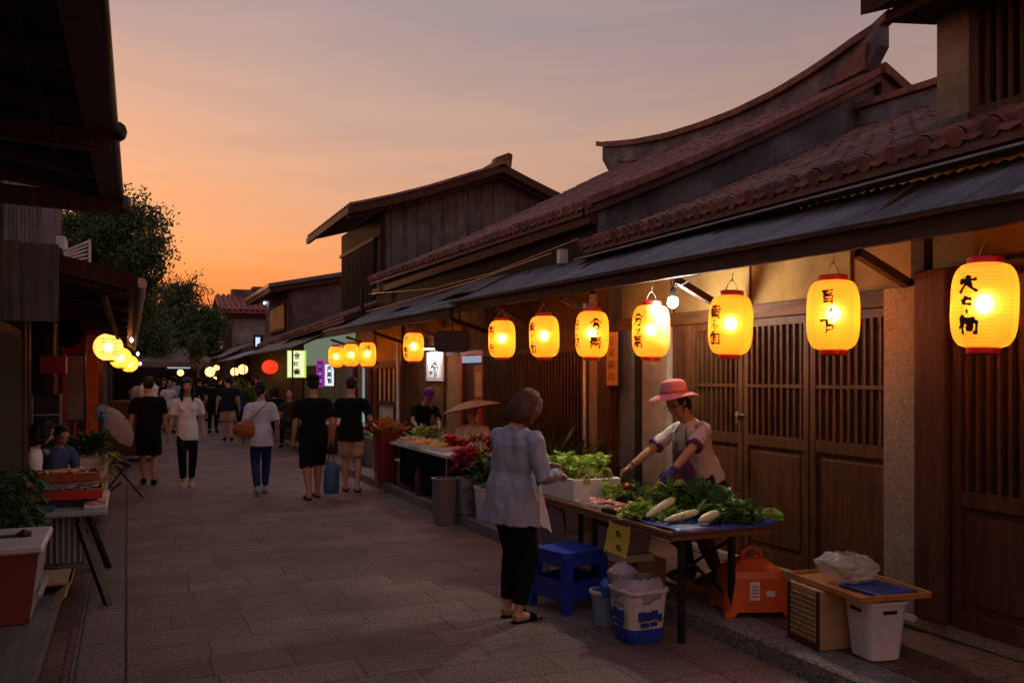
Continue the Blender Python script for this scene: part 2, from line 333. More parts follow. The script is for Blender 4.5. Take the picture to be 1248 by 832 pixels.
M_soil = pmat('dark_ground', (0.05, 0.04, 0.035), 0.95, 0.3, 1.0, bump=0.2)
mb = MB(); mb.box(-400, 400, -60, 900, -0.3, -0.012); struct(mb.build('ground', M_soil))
mb = MB(); mb.box(0.0, 3.5, -3, 75, -0.05, 0.0); struct(mb.build('street', M_pave))
mb = MB(); mb.box(-0.27, -0.006, -3, 75, -0.05, 0.001); mb.box(-0.3, -0.276, -3, 75, -0.05, -0.006); struct(mb.build('border_paving', M_border))
mb = MB(); mb.box(-0.52, -0.306, -3, 75, -0.05, -0.002); struct(mb.build('gutter_strip', M_brickpave))
mb = MB(); mb.box(-3.2, -0.525, 9.6, 75, -0.05, 0.12, bev=0.01); struct(mb.build('left_pavement', M_border))
mb = MB(); mb.box(3.506, 3.80, -3, 75, -0.05, 0.115, bev=0.012); struct(mb.build('kerb', M_kerb))
mb = MB(); mb.box(3.803, 6.2, -3, 75, -0.05, 0.115); struct(mb.build('sidewalk', M_walk))
# ------------------------------------------------------------------ helpers for buildings
def tiled_slope(mb_tile, mb_base, E0, E1, R0, R1, sp=0.27, rad=0.07, sag=0.0, nt_=14, caps=True, v_in=0.0):
    """barrel tiles on the quad E0-E1 (eave) / R0-R1 (ridge)"""
    E0, E1, R0, R1 = map(Vector, (E0, E1, R0, R1)); n = max(2, int((E1 - E0).length / sp))
    def P(a, t):
        p = (E0.lerp(E1, a)).lerp(R0.lerp(R1, a), t); return p - Vector((0, 0, sag * 4 * t * (1 - t)))
    grid = [[P(a / n, t / 10) for t in range(11)] for a in range(n + 1)]
    mb_base.sheet(grid, 0.10)
    for k in range(n + 1):
        a = k / n; pts = []; rr = []
        for j in range(nt_):
            t0 = j / nt_; t1 = (j + 1) / nt_ - 0.001; j1 = rnd.uniform(0.96, 1.05)
            jv = Vector((jit(0.004), jit(0.007), jit(0.005))); pts += [P(a, t0) + jv, P(a, t1) + jv]; rr += [rad * 1.1 * j1, rad * 0.9]
        pts = [p + Vector((0, 0, 0.012)) for p in pts]
        mb_tile.loft(pts, rr, n=6, a0=0, a1=math.pi, closed=False)
        if caps:
            c = P(a, 0) + Vector((0, 0, 0.01)); d = (P(a, 0) - P(a, 0.05)).normalized()
            mb_tile.loft([c - d*0.0, c + d * 0.035], [rad * 1.02, rad * 1.02], n=12)
        if caps and k < n:      # drip tile between
            p0 = P((k + 0.18) / n, 0); p1 = P((k + 0.82) / n, 0); pm = P((k + 0.5) / n, 0) - Vector((0, 0, 0.03))
            mb_tile.prism([p0, p1, p1 - Vector((0, 0, 0.022)), pm - Vector((0, 0, 0.012)), p0 - Vector((0, 0, 0.022))], Vector((-0.03, 0, 0)))
def sweep(mb, pts, w, h, mi=0, up=(0, 0, 1), side=None):
    """box section w x h swept along pts (bottom centre)"""
    pts = [Vector(p) for p in pts]; vs = []; up = Vector(up)
    for i, p in enumerate(pts):
        d = (pts[min(i+1, len(pts)-1)] - pts[max(i-1, 0)]).normalized(); s = Vector(side) if side else d.cross(up).normalized()
        hh = h[i] if isinstance(h, list) else h; ww = w[i] if isinstance(w, list) else w
        vs += [p - s*ww/2, p + s*ww/2, p + s*ww/2 + up*hh, p - s*ww/2 + up*hh]
    fs = [(0, 1, 2, 3), tuple(4*(len(pts)-1) + k for k in (3, 2, 1, 0))]
    for i in range(len(pts) - 1):
        o = 4*i
        for k in range(4): fs.append((o+k, o+(k+1) % 4, o+4+(k+1) % 4, o+4+k))
    mb.add(vs, fs, mi)
def corrugated(name, parent, v0, v1, u0, z0, u1, z1, per=0.09, amp=0.011, mat=None, dz=0.0, skew=0.0, th=0.006):
    """corrugated sheet, outer edge (u0,z0) to wall edge (u1,z1); dz = rise of far end"""
    n = int((v1 - v0) / per * 6); grid = []
    for i in range(n + 1):
        v = v0 + (v1 - v0) * i / n; k = i / n; w_ = amp * math.sin(i * math.pi / 3)
        sheet_gap = 0.004 * (int(v / 0.9) % 2)
        grid.append([(u0 + (u1 - u0) * t - 0.01 * (int(v/0.9) % 2) * (1-t), v + skew * t, z0 + dz * k + (z1 - z0) * t + w_ + sheet_gap - 0.02 * math.sin(t * math.pi) * math.sin(v * 1.7)) for t in (0, 0.33, 0.66, 1)])
    mb = MB(); mb.sheet(grid, th); return mb.build(name, mat or M_metalroof, parent, smooth=False)
def lattice(parent, u, v0, v1, z0, z1, nb, mat=M_wood, rails=(), bw=0.022, dep=0.03, name='lattice', du=0.0):
    mb = MB()
    for i in range(nb):
        v = v0 + (v1 - v0) * (i + 0.5) / nb + jit(0.002); mb.box(u, u + dep, v - bw/2, v + bw/2, z0, z1)
    for z in rails: mb.box(u - 0.008, u + dep * 0.8, v0, v1, z - 0.014, z + 0.014)
    return mb.build(name, mat, parent)
def door_leaf(parent, u, v0, v1, z0, z1, zl, mat=M_wood, rail=None, nb=9, backmat=None, name='door'):
    """timber door leaf in the plane u (faces the street): frame, lower panel, lattice"""
    f = 0.065; mb = MB()
    for a, b in ((v0, v0+f), (v1-f, v1)): mb.box(u, u+0.05, a+0.002, b-0.002, z0, z1, bev=0.004)
    for a, b in ((z0, z0+0.10), (zl-0.09, zl), (z1-0.06, z1)): mb.box(u+0.003, u+0.047, v0+f-0.002, v1-f+0.002, a, b)
    mb.box(u+0.022, u+0.034, v0+f, v1-f, z0+0.1, zl-0.09)
    mb.box(u+0.014, u+0.0215, v0+f+0.05, v1-f-0.05, z0+0.15, zl-0.14, bev=0.006)
    d = mb.build(name, mat, parent)
    lattice(d, u+0.008, v0+f, v1-f, zl, z1-0.06, nb, mat, rails=(rail,) if rail else (), bw=0.024)
    m2 = MB(); m2.box(u+0.049, u+0.055, v0+f-0.01, v1-f+0.01, zl-0.02, z1-0.03); m2.build('screen', backmat or M_void, d)
    return d
def slats(parent, u, v0, v1, z0, z1, sp=0.07, mat=M_dwood, back=M_void, name='slat_wall', bw=0.035):
    mb = MB(); n = int((v1 - v0) / sp)
    for i in range(n):
        v = v0 + (v1 - v0) * (i + 0.5) / n; mb.box(u, u+0.035, v-bw/2, v+bw/2, z0, z1)
    for z in (z0, z1): mb.box(u-0.012, u+0.05, v0, v1, z-0.04, z+0.04)
    o = mb.build(name, mat, parent)
    m2 = MB(); m2.box(u+0.045, u+0.06, v0, v1, z0+0.03, z1-0.03); m2.build('backing', back, o)
    return o

UW = 4.75
# ================================================================== HOUSE A (nearest on the right)
A = thing('shop_house', 'ochre plaster and timber shop house with a small latticed upper room, nearest on the right', 'house', (UW, 5.5, 0))
M_amberglass = pmat('old_amber_glass', (0.16, 0.09, 0.03), 0.25, 0.5, 9, bump=0.3, bscale=20)
M_wall_in = pmat('inner_wall', (0.10, 0.06, 0.03), 0.9, 0.3, 4)
mb = MB(); mb.box(UW+0.08, UW+0.22, -1.0, 8.88, 0.115, 3.02); mb.box(UW+0.22, 13.2, 8.7, 8.88, 0.115, 3.0); mb.box(UW+0.22, 13.2, -1.0, -0.85, 0.1, 3.0)
mb.build('wall', M_plaster, A)
mb = MB()
mb.box(UW+0.055, UW+0.08, -1, 8.85, 2.78, 2.86)
for v in (5.05, 6.2, 7.35): mb.box(UW+0.066, UW+0.08, v-0.006, v+0.006, 2.3, 2.78)
mb.box(UW-0.01, UW+0.08, 4.52, 8.6, 2.17, 2.29, bev=0.006)
mb.box(UW-0.03, UW+0.10, -1, 4.24, 2.27, 2.38, bev=0.006)
mb.build('lintel', M_woodh, A)
mb = MB(); mb.box(UW-0.04, UW+0.08, 4.52, 7.27, 0.115, 0.19, bev=0.01); mb.box(UW-0.2, UW+0.09, -1, 4.2, 0.115, 0.21, bev=0.01); mb.build('threshold', M_granite, A)
for i, (a, b, nb) in enumerate(((4.54, 5.40, 10), (5.41, 6.20, 9), (6.21, 6.97, 9), (6.98, 7.27, 4))):
    d = door_leaf(A, UW, a, b, 0.195, 2.165, 1.22, M_wood, rail=1.62, nb=nb, backmat=M_amberglass if i == 0 else M_void)
    if i == 2:
        m2 = MB(); m2.loft([(UW-0.004, 6.245, 1.38), (UW-0.03, 6.245, 1.38)], 0.022, n=12); m2.loft([(UW-0.03, 6.245, 1.38), (UW-0.035, 6.245, 1.33), (UW-0.03, 6.245, 1.30)], 0.006, n=6); m2.loft([(UW-0.012, 6.17, 1.375), (UW-0.012, 6.3, 1.375)], 0.007, n=6)
        m2.build('latch', M_steel, d)
# near-right lattice bay, standing proud
d = door_leaf(A, 4.53, 3.02, 3.93, 0.21, 2.27, 1.02, M_redwood, nb=11, backmat=M_void); d = door_leaf(A, 4.53, 2.05, 3.0, 0.21, 2.27, 1.02, M_redwood, nb=11)
mb = MB(); mb.box(4.50, 4.62, 3.95, 4.19, 0.21, 2.35, bev=0.01); mb.box(4.50, 4.66, 1.5, 2.03, 0.21, 2.35, bev=0.01); mb.build('door_post', M_redwood, A)
mb = MB(); mb.box(4.56, 4.80, 4.22, 4.50, 0.19, 2.28, bev=0.015); mb.build('stone_column', M_granite, A)
mb = MB(); mb.box(4.51, 4.86, 4.16, 4.56, 0.115, 0.20, bev=0.03); mb.build('column_base', M_granite, A, smooth=False)
mb = MB(); mb.box(UW-0.03, UW+0.08, 7.30, 7.77, 0.115, 2.17, bev=0.01); mb.build('plaster_column', M_plaster2, A)
mb = MB(); mb.box(UW+0.05, UW+0.078, 7.78, 8.04, 0.115, 2.17); mb.build('doorway', M_void, A)
mb = MB(); mb.box(UW+0.02, UW+0.07, 8.05, 8.31, 0.13, 2.17, bev=0.005); mb.build('shutter', M_greywood, A)
mb = MB(); mb.box(UW-0.08, UW+0.08, 8.34, 8.62, 0.115, 2.75, bev=0.01); mb.build('corner_post', M_wood, A)
mb = MB(); mb.box(UW-0.06, UW+0.08, 8.64, 8.84, 0.115, 2.6, bev=0.01); mb.build('pale_post', pmat('pale_wood', (0.30, 0.19, 0.10), 0.7, 0.3, 5, stretch=(6, 6, .5), bump=0.2), A)
mb = MB(); mb.loft([(UW-0.10, 8.86, 0.13), (UW-0.10, 8.86, 2.5)], 0.02, n=10); mb.build('drain_pipe', M_white, A, smooth=True)
# awning
mb = MB(); aw = corrugated('awning', A, 1.6, 11.55, 4.02, 2.56, UW+0.05, 2.95, dz=0.12)
mb = MB()
mb.prism([(4.05, 1.6, 2.44), (4.10, 1.6, 2.44), (4.10, 1.6, 2.56), (4.05, 1.6, 2.56)], (0, 9.93, 0.12)); mb.prism([(4.0, 1.58, 2.548), (4.02, 1.58, 2.548), (4.02, 1.58, 2.578), (4.0, 1.58, 2.578)], (0, 9.97, 0.12)); mb.build('awning_beam', M_dwoodh, A)
mb = MB()
for v in (2.3, 4.30, 6.3, 8.45, 10.3):
    k = (v-1.6)/9.95*0.12; mb.bar((4.10, v, 2.50+k), (UW-0.10, v, 2.88+k), 0.05, 0.07)
    mb.bar((4.16, v, 2.43+k), (UW-0.02, v, 2.22), 0.055, 0.055)
mb.box(UW-0.09, UW-0.01, 4.25, 4.36, 2.15, 2.8, bev=0.004)
mb.build('awning_bracket', M_dwoodh, A)
mb = MB(); mb.sheet([[(UW-0.22, 1.6, 2.99), (UW+0.08, 1.6, 3.02)], [(UW-0.22, 8.88, 2.99), (UW+0.08, 8.88, 3.02)]], 0.015); mb.build('flashing', pmat('lead_flashing', (0.2, 0.2, 0.22), 0.5, 0.3, 5, metal=0.4), A)
# fascia & main roof
mb = MB(); mb.box(UW-0.02, UW+0.05, 0.8, 8.95, 3.025, 3.15, bev=0.005); mb.build('fascia', M_redwood, A)
tm = MB(); bs = MB()
tiled_slope(tm, bs, (4.66, 0.8, 3.15), (4.66, 8.92, 3.15), (8.72, 0.8, 4.86), (8.72, 8.92, 4.86), sp=0.245, rad=0.060, sag=0.06, nt_=16)
bs.sheet([[(8.72, 0.8, 4.85), (13.0, 0.8, 3.1)], [(8.72, 8.9, 4.85), (13.0, 8.9, 3.1)]], 0.08)
rf = bs.build('roof', M_tiledark, A); tm.build('roof_tiles', M_tile, rf)
mb = MB(); sweep(mb, [(8.72, y, 4.81 + 0.10*((y-5)/4)**2) for y in (0.8, 2, 3.5, 5, 6.5, 7.8, 8.9)], 0.16, 0.2); r1 = mb.build('ridge_band', M_greyplaster, rf)
mb = MB(); sweep(mb, [(8.72, y, 5.02 + 0.10*((y-5)/4)**2) for y in (0.8, 2, 3.5, 5, 6.5, 7.8, 8.95)], 0.28, 0.08); mb.build('ridge_cap', M_tile, rf)
# upper room
mb = MB(); mb.box(5.50, 8.6, 4.70, 4.90, 3.3, 4.34); mb.box(5.50, 5.66, 4.59, 4.70, 3.3, 4.34); mb.box(5.50, 5.66, -1, 4.59, 3.3, 3.54); mb.box(5.72, 8.6, -1, 4.66, 3.3, 4.3)
up = mb.build('upper_room', M_plaster2, A)
mb = MB(); mb.box(5.455, 5.499, 4.60, 4.93, 3.33, 3.56); mb.box(5.455, 5.499, -1, 4.6, 3.33, 3.50); mb.build('plinth', M_greyplaster, up)
mb = MB(); mb.box(5.47, 5.56, 4.52, 4.60, 3.5, 4.34); mb.box(5.46, 5.56, -1, 4.52, 3.50, 3.575); fr = mb.build('window_frame', M_dwood, up)
lattice(fr, 5.50, -1, 4.52, 3.57, 4.34, 62, M_dwood, bw=0.038, dep=0.045)
mb = MB(); mb.box(5.58, 5.6, -1, 4.6, 3.5, 4.34); mb.build('window_screen', M_void, fr)
mb = MB(); mb.prism([(4.98, 5.12, 4.36), (4.98, 5.12, 4.48), (9.2, 5.12, 5.9), (9.2, 5.12, 5.75)], (0, -7, 0)); mb.prism([(5.1, 5.0, 4.28), (5.1, 5.0, 4.36), (5.6, 5.0, 4.5), (5.6, 5.0, 4.34)], (0, -6, 0)); ur = mb.build('upper_roof', M_dwoodh, up)
mb = MB(); mb.prism([(4.90, 5.18, 4.485), (4.90, 5.18, 4.56), (9.2, 5.18, 6.02), (9.2, 5.18, 5.92)], (0, -7.2, 0)); mb.build('roof_covering', M_tile, ur)

# ================================================================== HOUSE B (swallowtail ridge)
Bh = thing('swallowtail_house', 'clay tiled house with a long sagging swallowtail ridge and grey plaster gable', 'house', (UW, 13.5, 0))
mb = MB(); mb.box(UW+0.08, UW+0.2, 8.9, 18.55, 0.115, 3.72)
mb.prism([(UW+0.2, 9.0, 2.9), (UW+0.2, 9.0, 3.62), (8.95, 9.0, 5.62), (13.2, 9.0, 3.6), (13.2, 9.0, 2.9)], (0, 0.16, 0)); mb.build('gable_wall', M_greyplaster, Bh)
tm = MB(); bs = MB()
tiled_slope(tm, bs, (4.66, 8.80, 3.58), (4.66, 18.5, 3.70), (9.0, 8.95, 5.62), (9.0, 16.3, 5.80), sp=0.25, rad=0.062, sag=0.07, nt_=18)
bs.sheet([[(9.0, 8.9, 5.6), (13.4, 8.9, 3.5)], [(9.0, 16.2, 5.75), (13.4, 16.2, 3.5)]], 0.08)
rf = bs.build('roof', M_tiledark, Bh); tm.build('roof_tiles', M_tile, rf)
def slopeP(t, v, u0=4.66, z0=3.58, u1=9.0, z1=5.62, sag=0.07): return (u0 + (u1-u0)*t, v, z0 + (z1-z0)*t - sag*4*t*(1-t))
for nm, v0, v1, z0 in (('verge', 8.80, 8.93, 3.58), ('verge', 18.42, 16.2, 3.70)):
    mb = MB(); sweep(mb, [slopeP(t/10, v0 + (v1-v0)*t/10, z0=z0) for t in range(11)], 0.13, 0.09); 
    if v0 < 10:
        sweep(mb, [(p[0], p[1]-0.02, p[2]-0.10) for p in (slopeP(t/10, 8.92, z0=3.58) for t in range(11))], 0.05, 0.08)
        sweep(mb, [(9.0+4.4*t, 8.9, 5.62-2.1*t-0.08*4*t*(1-t)) for t in (0, .2, .4, .6, .8, 1)], 0.17, 0.13); sweep(mb, [(9.0+4.4*t, 8.92, 5.34-2.1*t-0.08*4*t*(1-t)) for t in (0, .2, .4, .6, .8, 1)], 0.08, 0.22)
    mb.build(nm, M_tile, rf)
mb = MB(); mb.box(UW-0.06, UW+0.05, 8.82, 18.45, 3.38, 3.50, bev=0.005); mb.build('fascia', M_redwood, Bh)
def rz_(y): return float(np.interp(y, [8.7, 9.3, 10.0, 10.8, 11.8, 12.8, 13.8, 14.8, 15.6, 16.2, 16.6], [6.05, 5.84, 5.72, 5.63, 5.60, 5.64, 5.72, 5.86, 6.01, 6.14, 6.26]))
ys = [8.85 + (16.2-8.85)*i/24 for i in range(25)]
def rbot(y): return float(np.interp(y, [8.85, 9.0, 9.2, 15.8, 16.0, 16.2], [5.96, 5.72, 5.56, 5.70, 5.82, 6.10]))
mb = MB(); sweep(mb, [(9.0, y, rbot(y)) for y in ys], 0.18, [rz_(y)+0.222-rbot(y) for y in ys]); rb = mb.build('ridge_band', M_greyplaster, rf)
mb = MB(); mb.prism([(8.86, 9.05, 5.70), (8.86, 9.0, 6.05), (8.86, 9.5, 5.86), (8.86, 9.75, 5.66)], (0.28, 0, 0)); mb.build('ridge_bracket', M_tile, rf)
mb = MB(); ys2 = [8.7 + (16.5-8.7)*i/28 for i in range(29)]
sweep(mb, [(9.0, y, rz_(y)+0.225 ) for y in ys2], [0.34 if 1 < i < 27 else 0.16 for i in range(29)], 0.10); sweep(mb, [(9.0, y, max(rz_(y)-0.08, rbot(y)+0.04)) for y in ys[2:-2]], 0.26, 0.045)
mb.build('ridge_cap', M_tile, rf)
mb = MB(); mb.box(UW-0.17, UW-0.07, 9.33, 9.42, 3.0, 3.16); mb.build('bracket_block', M_white, Bh)
mb = MB(); mb.box(UW+0.055, UW+0.079, 8.9, 18.5, 3.02, 3.40); mb.build('eave_dark_panel', M_ndark, Bh)  # near-black panel added over plaster so the gap under the eave stays dark
mb = MB(); mb.loft([(4.45, 9.3, 3.1), (4.3, 11.5, 2.98), (4.2, 14.0, 2.93), (4.1, 16.5, 2.90)], 0.008, n=5); mb.loft([(4.6, 8.9, 3.22), (4.4, 11.0, 3.05), (4.25, 13.0, 3.02), (4.6, 18.4, 3.4)], 0.006, n=5); mb.build('cable', M_steel, Bh)
# facade
slats(Bh, UW, 8.92, 12.18, 0.17, 2.02, sp=0.085, mat=M_wood)
mb = MB(); mb.box(UW+0.01, UW+0.07, 8.92, 12.18, 2.07, 2.75); mb.build('upper_boards', M_dwood, Bh)
# red doorway
mb = MB(); mb.box(UW+0.0, UW+0.06, 12.22, 12.27, 0.12, 2.08); mb.box(UW+0.0, UW+0.06, 13.10, 13.18, 0.12, 2.08); mb.box(UW+0.0, UW+0.06, 12.27, 13.10, 2.02, 2.08); rd = mb.build('door_frame', M_redpaint, Bh)
mb = MB(); mb.box(UW+0.03, UW+0.06, 12.28, 13.09, 0.12, 1.86); mb.build('door', M_redwood, rd)
M_strip = emat('lit_strip', (0.75, 0.8, 1.0), 0.22)
mb = MB(); mb.box(UW-0.02, UW+0.03, 12.35, 13.05, 1.90, 2.0); mb.build('lamp_strip', M_strip, rd)
mb = MB(); mb.box(UW+0.01, UW+0.05, 12.26, 12.62, 0.95, 1.86); pn = mb.build('red_notice_board', pmat('red_notice', (0.55, 0.02, 0.01), 0.4, 0.15, 8, bump=0), rd)
mb = MB(); mb.box(UW+0.004, UW+0.0095, 12.28, 12.54, 1.40, 1.76); mb.build('cream_panel', pmat('cream_panel', (0.7, 0.42, 0.15), 0.6, 0.15, 8, bump=0), pn)
mb = MB(); mb.box(UW+0.02, UW+0.078, 13.2, 14.2, 0.12, 2.5); mb.build('wall_panel', M_plaster, Bh)
mb = MB(); mb.box(UW-0.01, UW+0.02, 13.95, 14.86, 0.9, 1.62); mb.box(UW+0.0, UW+0.02, 13.2, 14.9, 2.02, 2.30); mb.build('wall_boards', M_woodh, Bh)
slats(Bh, UW-0.02, 14.9, 16.3, 0.17, 2.3, sp=0.12, mat=M_wood, bw=0.05)
mb = MB(); mb.loft([(UW-0.08, 16.42, 0.12), (UW-0.08, 16.42, 2.4)], 0.03, n=8); mb.build('drain_pipe', M_white, Bh)
M_cream = pmat('cream_paper', (0.55, 0.45, 0.30), 0.7, 0.15, 3, bump=0.05)
M_bluepanel = pmat('pale_blue_panel', (0.36, 0.42, 0.42), 0.6, 0.1, 3, bump=0.05)
mb = MB(); mb.box(UW, UW+0.06, 16.5, 16.6, 0.12, 1.95); mb.box(UW, UW+0.06, 18.3, 18.45, 0.12, 1.95); mb.box(UW+0.003, UW+0.057, 16.6, 18.3, 1.85, 1.93); mb.box(UW+0.003, UW+0.057, 16.6, 18.3, 1.12, 1.2)
for v in (16.94, 17.28, 17.62, 17.96): mb.box(UW+0.008, UW+0.05, v-0.02, v+0.02, 1.2, 1.85)
mb.box(UW+0.008, UW+0.05, 17.0, 17.04, 0.12, 1.12)
sd = mb.build('sliding_door', M_wood, Bh)
mb = MB(); mb.box(UW+0.052, UW+0.07, 16.55, 18.4, 1.2, 1.85); mb.build('upper_pane', M_cream, sd)
mb = MB(); mb.box(UW+0.052, UW+0.07, 16.55, 18.4, 0.12, 1.12); mb.build('lower_pane', M_bluepanel, sd)
mb = MB(); mb.box(UW-0.02, UW+0.078, 16.34, 16.40, 0.12, 2.7); mb.box(UW, UW+0.078, 18.42, 18.6, 0.12, 2.7)
for v in (13.4, 14.6, 15.6, 17.4): mb.box(UW+0.05, UW+0.078, v-0.01, v+0.01, 2.3, 2.9)
mb.build('wall_post', M_woodh, Bh)
mb = MB(); mb.box(UW+0.03, UW+0.078, 14.2, 18.5, 2.0, 3.0); mb.build('upper_wall', M_plaster, Bh)
# awning of house B
aw = corrugated('awning', Bh, 11.3, 20.2, 4.0, 2.63, UW+0.1, 3.05, dz=0.06, per=0.09)
mb = MB(); mb.prism([(4.04, 11.65, 2.50), (4.10, 11.65, 2.50), (4.10, 11.65, 2.63), (4.04, 11.65, 2.63)], (0, 8.5, 0.06))
for v in (11.9, 13.9, 16.2, 18.4, 19.9): mb.bar((4.08, v, 2.58), (UW, v, 2.96), 0.05, 0.07); mb.bar((4.14, v, 2.5), (UW+0.02, v, 2.3), 0.05, 0.05)
mb.build('awning_beam', M_dwoodh, Bh)
mb = MB(); mb.sheet([[(4.35, 11.4+0.9*i, 2.86 + 0.03*math.sin(i*2.1)), (UW+0.1, 11.4+0.9*i, 3.12+0.04*math.sin(i*1.3))] for i in range(9)], 0.012); mb.build('patch_sheet', M_greywood, Bh)
mb = MB(); mb.loft([(4.5, 18.55, 2.7), (4.5, 18.55, 3.55)], 0.04, n=8); mb.build('downpipe', M_darkmetal, Bh)

# ================================================================== HOUSE D (weathered board gable)
D = thing('board_gable_house', 'two storey house with a weathered grey board gable behind the swallowtail roof', 'house', (UW, 22, 0))
prof = [(4.75, 5.60), (5.2, 5.72), (5.9, 5.92), (6.7, 6.18), (7.5, 6.48), (8.1, 6.70), (8.6, 6.90)]
pr2 = [(8.6, 6.90), (9.3, 6.62), (10.0, 6.36), (11.2, 5.95), (12.4, 5.6)]
mb = MB(); mb.box(UW+0.08, 12, 18.75, 27, 0.115, 2.95); mb.build('lower_wall', pmat('pale_green_boards', (0.22, 0.22, 0.15), 0.8, 0.25, 3, stretch=(5, 5, .4), bump=0.3), D)
mb = MB(); mb.prism([(5.68, 21.25, 2.9)] + [(5.68, 21.25, 5.72)] + [(u, 21.25, z-0.12) for u, z in prof[3:]] + [(u, 21.25, z-0.12) for u, z in pr2[1:]] + [(12.3, 21.25, 2.9)], (0, 0.2, 0)); gw = mb.build('gable_wall', M_greywood, D)
mb = MB()
for u in np.arange(5.9, 12.2, 0.33): mb.box(u-0.012, u+0.012, 21.225, 21.249, 2.9, 5.72 + (min(u, 17.2-u)-5.68)*0.36)
mb.build('battens', M_greywood, gw)
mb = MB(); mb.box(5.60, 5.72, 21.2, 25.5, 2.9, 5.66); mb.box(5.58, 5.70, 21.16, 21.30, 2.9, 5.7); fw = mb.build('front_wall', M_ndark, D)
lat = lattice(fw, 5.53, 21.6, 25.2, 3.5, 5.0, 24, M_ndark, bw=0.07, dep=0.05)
mb = MB(); mb.box(5.50, 5.58, 21.5, 25.3, 3.42, 3.50); mb.box(5.50, 5.58, 21.5, 25.3, 5.0, 5.08); mb.build('window_frame', M_wood, fw)
mb = MB(); mb.box(5.58, 5.599, 21.6, 25.2, 3.5, 5.0); mb.build('window_screen', M_void, fw)
mb = MB(); mb.sheet([[(u, v, z + 0.05) for u, z in prof] for v in (20.75, 25.95)], 0.10); mb.sheet([[(u, v, z + 0.05) for u, z in pr2] for v in (20.75, 25.95)], 0.10); rf = mb.build('roof', M_tiledark, D)
mb = MB()
for k in range(20):
    v = 20.75 + 5.2*k/19; mb.loft([(u, v, z+0.06) for u, z in prof], 0.065, n=6, a0=0, a1=math.pi, closed=False)
mb.build('roof_tiles', M_tile, rf)
mb = MB(); sweep(mb, [(u, 20.76, z - 0.13) for u, z in prof + pr2[1:]], 0.08, 0.20, side=(0, 1, 0)); sweep(mb, [(u, 20.95, z - 0.22) for u, z in prof + pr2[1:]], 0.05, 0.16, side=(0, 1, 0)); mb.box(4.70, 4.78, 20.7, 26, 5.46, 5.62); mb.build('barge_board', M_dwood, rf)
mb = MB(); mb.prism([(8.35, 20.72, 6.88), (8.42, 20.72, 7.12), (8.75, 20.72, 7.26), (8.85, 20.72, 7.22), (8.82, 20.72, 6.9)], (0, 0.28, 0)); sweep(mb, [(8.6, 20.9+0.5*i, 6.93) for i in range(11)], 0.22, 0.16); mb.build('ridge_end', M_tile, rf)
# skirt roof of D
tm = MB(); bs = MB(); tiled_slope(tm, bs, (4.15, 18.7, 2.92), (4.15, 27.0, 2.80), (5.62, 18.7, 3.52), (5.62, 27.0, 3.40), sp=0.3, rad=0.07, nt_=5)
sk = bs.build('skirt_roof', M_tiledark, D); tm.build('skirt_tiles', M_tile, sk)
mb = MB(); mb.box(UW-0.0, UW+0.07, 18.8, 19.3, 0.12, 2.3); mb.box(UW, UW+0.07, 20.3, 20.5, 0.12, 2.3); mb.build('door_jamb', M_wood, D)
mb = MB(); mb.box(UW+0.02, UW+0.078, 19.3, 19.6, 0.12, 2.0); mb.build('lit_doorway', emat('cool_lit_gap', (0.45, 0.6, 0.62), 0.25), D)
mb = MB(); mb.box(UW+0.03, UW+0.078, 20.5, 26.8, 2.0, 2.7); mb.build('glowing_shop_board', emat('green_glow_board', (0.5, 0.62, 0.42), 0.16), D)  # board emits by itself, standing in for light on it

# ================================================================== HOUSE E (mauve)
E = thing('mauve_house', 'two storey mauve rendered house with a low grey roof and an amber-lit curtained window', 'house', (UW, 35, 0))
mb = MB(); mb.prism([(5.65, 34.6, 2.5), (5.65, 34.6, 5.05), (12, 34.6, 6.3), (12, 34.6, 2.5)], (0, 6.5, 0)); mb.build('upper_wall', M_mauve, E)
mb = MB(); mb.box(5.58, 5.68, 34.5, 34.9, 2.5, 5.1); mb.box(8.0, 8.03, 34.57, 34.6, 2.6, 5.5); mb.build('corner_board', M_dwood, E)
mb = MB(); mb.box(UW+0.06, 12, 27.2, 46, 0.115, 2.7); mb.build('lower_wall', M_wood, E)
mb = MB(); mb.prism([(4.8, 34.2, 4.98), (4.8, 34.2, 5.12), (12.3, 34.2, 6.62), (12.3, 34.2, 6.45)], (0, 7.4, 0)); rf = mb.build('roof', M_metalroof, E)
mb = MB(); mb.prism([(4.85, 34.28, 4.80), (4.85, 34.28, 4.975), (12.3, 34.28, 6.44), (12.3, 34.28, 6.25)], (0, 7.2, 0)); mb.build('soffit', M_dwood, rf)
mb = MB(); mb.box(5.55, 5.64, 35.2, 39.2, 3.45, 4.55); wf = mb.build('window', M_wood, E)
mb = MB(); mb.box(5.53, 5.549, 35.35, 37.2, 3.55, 4.45); mb.box(5.53, 5.549, 37.3, 39.05, 3.55, 4.45); mb.build('pane', pmat('amber_lit_curtain', (0.45, 0.27, 0.08), 0.5, 0.4, 3, stretch=(1, 8, 1), bump=0.1), wf)  # faint amber window light put into the curtain's base colour
mb = MB(); mb.box(5.5, 5.56, 40.4, 40.7, 4.85, 4.95); mb.build('wall_lamp', emat('cool_lamp', (0.8, 0.9, 1.0), 6), E)
tm = MB(); bs = MB(); tiled_slope(tm, bs, (4.4, 27.2, 2.80), (4.4, 46, 2.75), (5.66, 27.2, 3.35), (5.66, 46, 3.3), sp=0.36, rad=0.08, nt_=4)
sk = bs.build('skirt_roof', M_tiledark, E); tm.build('skirt_tiles', M_tile, sk)
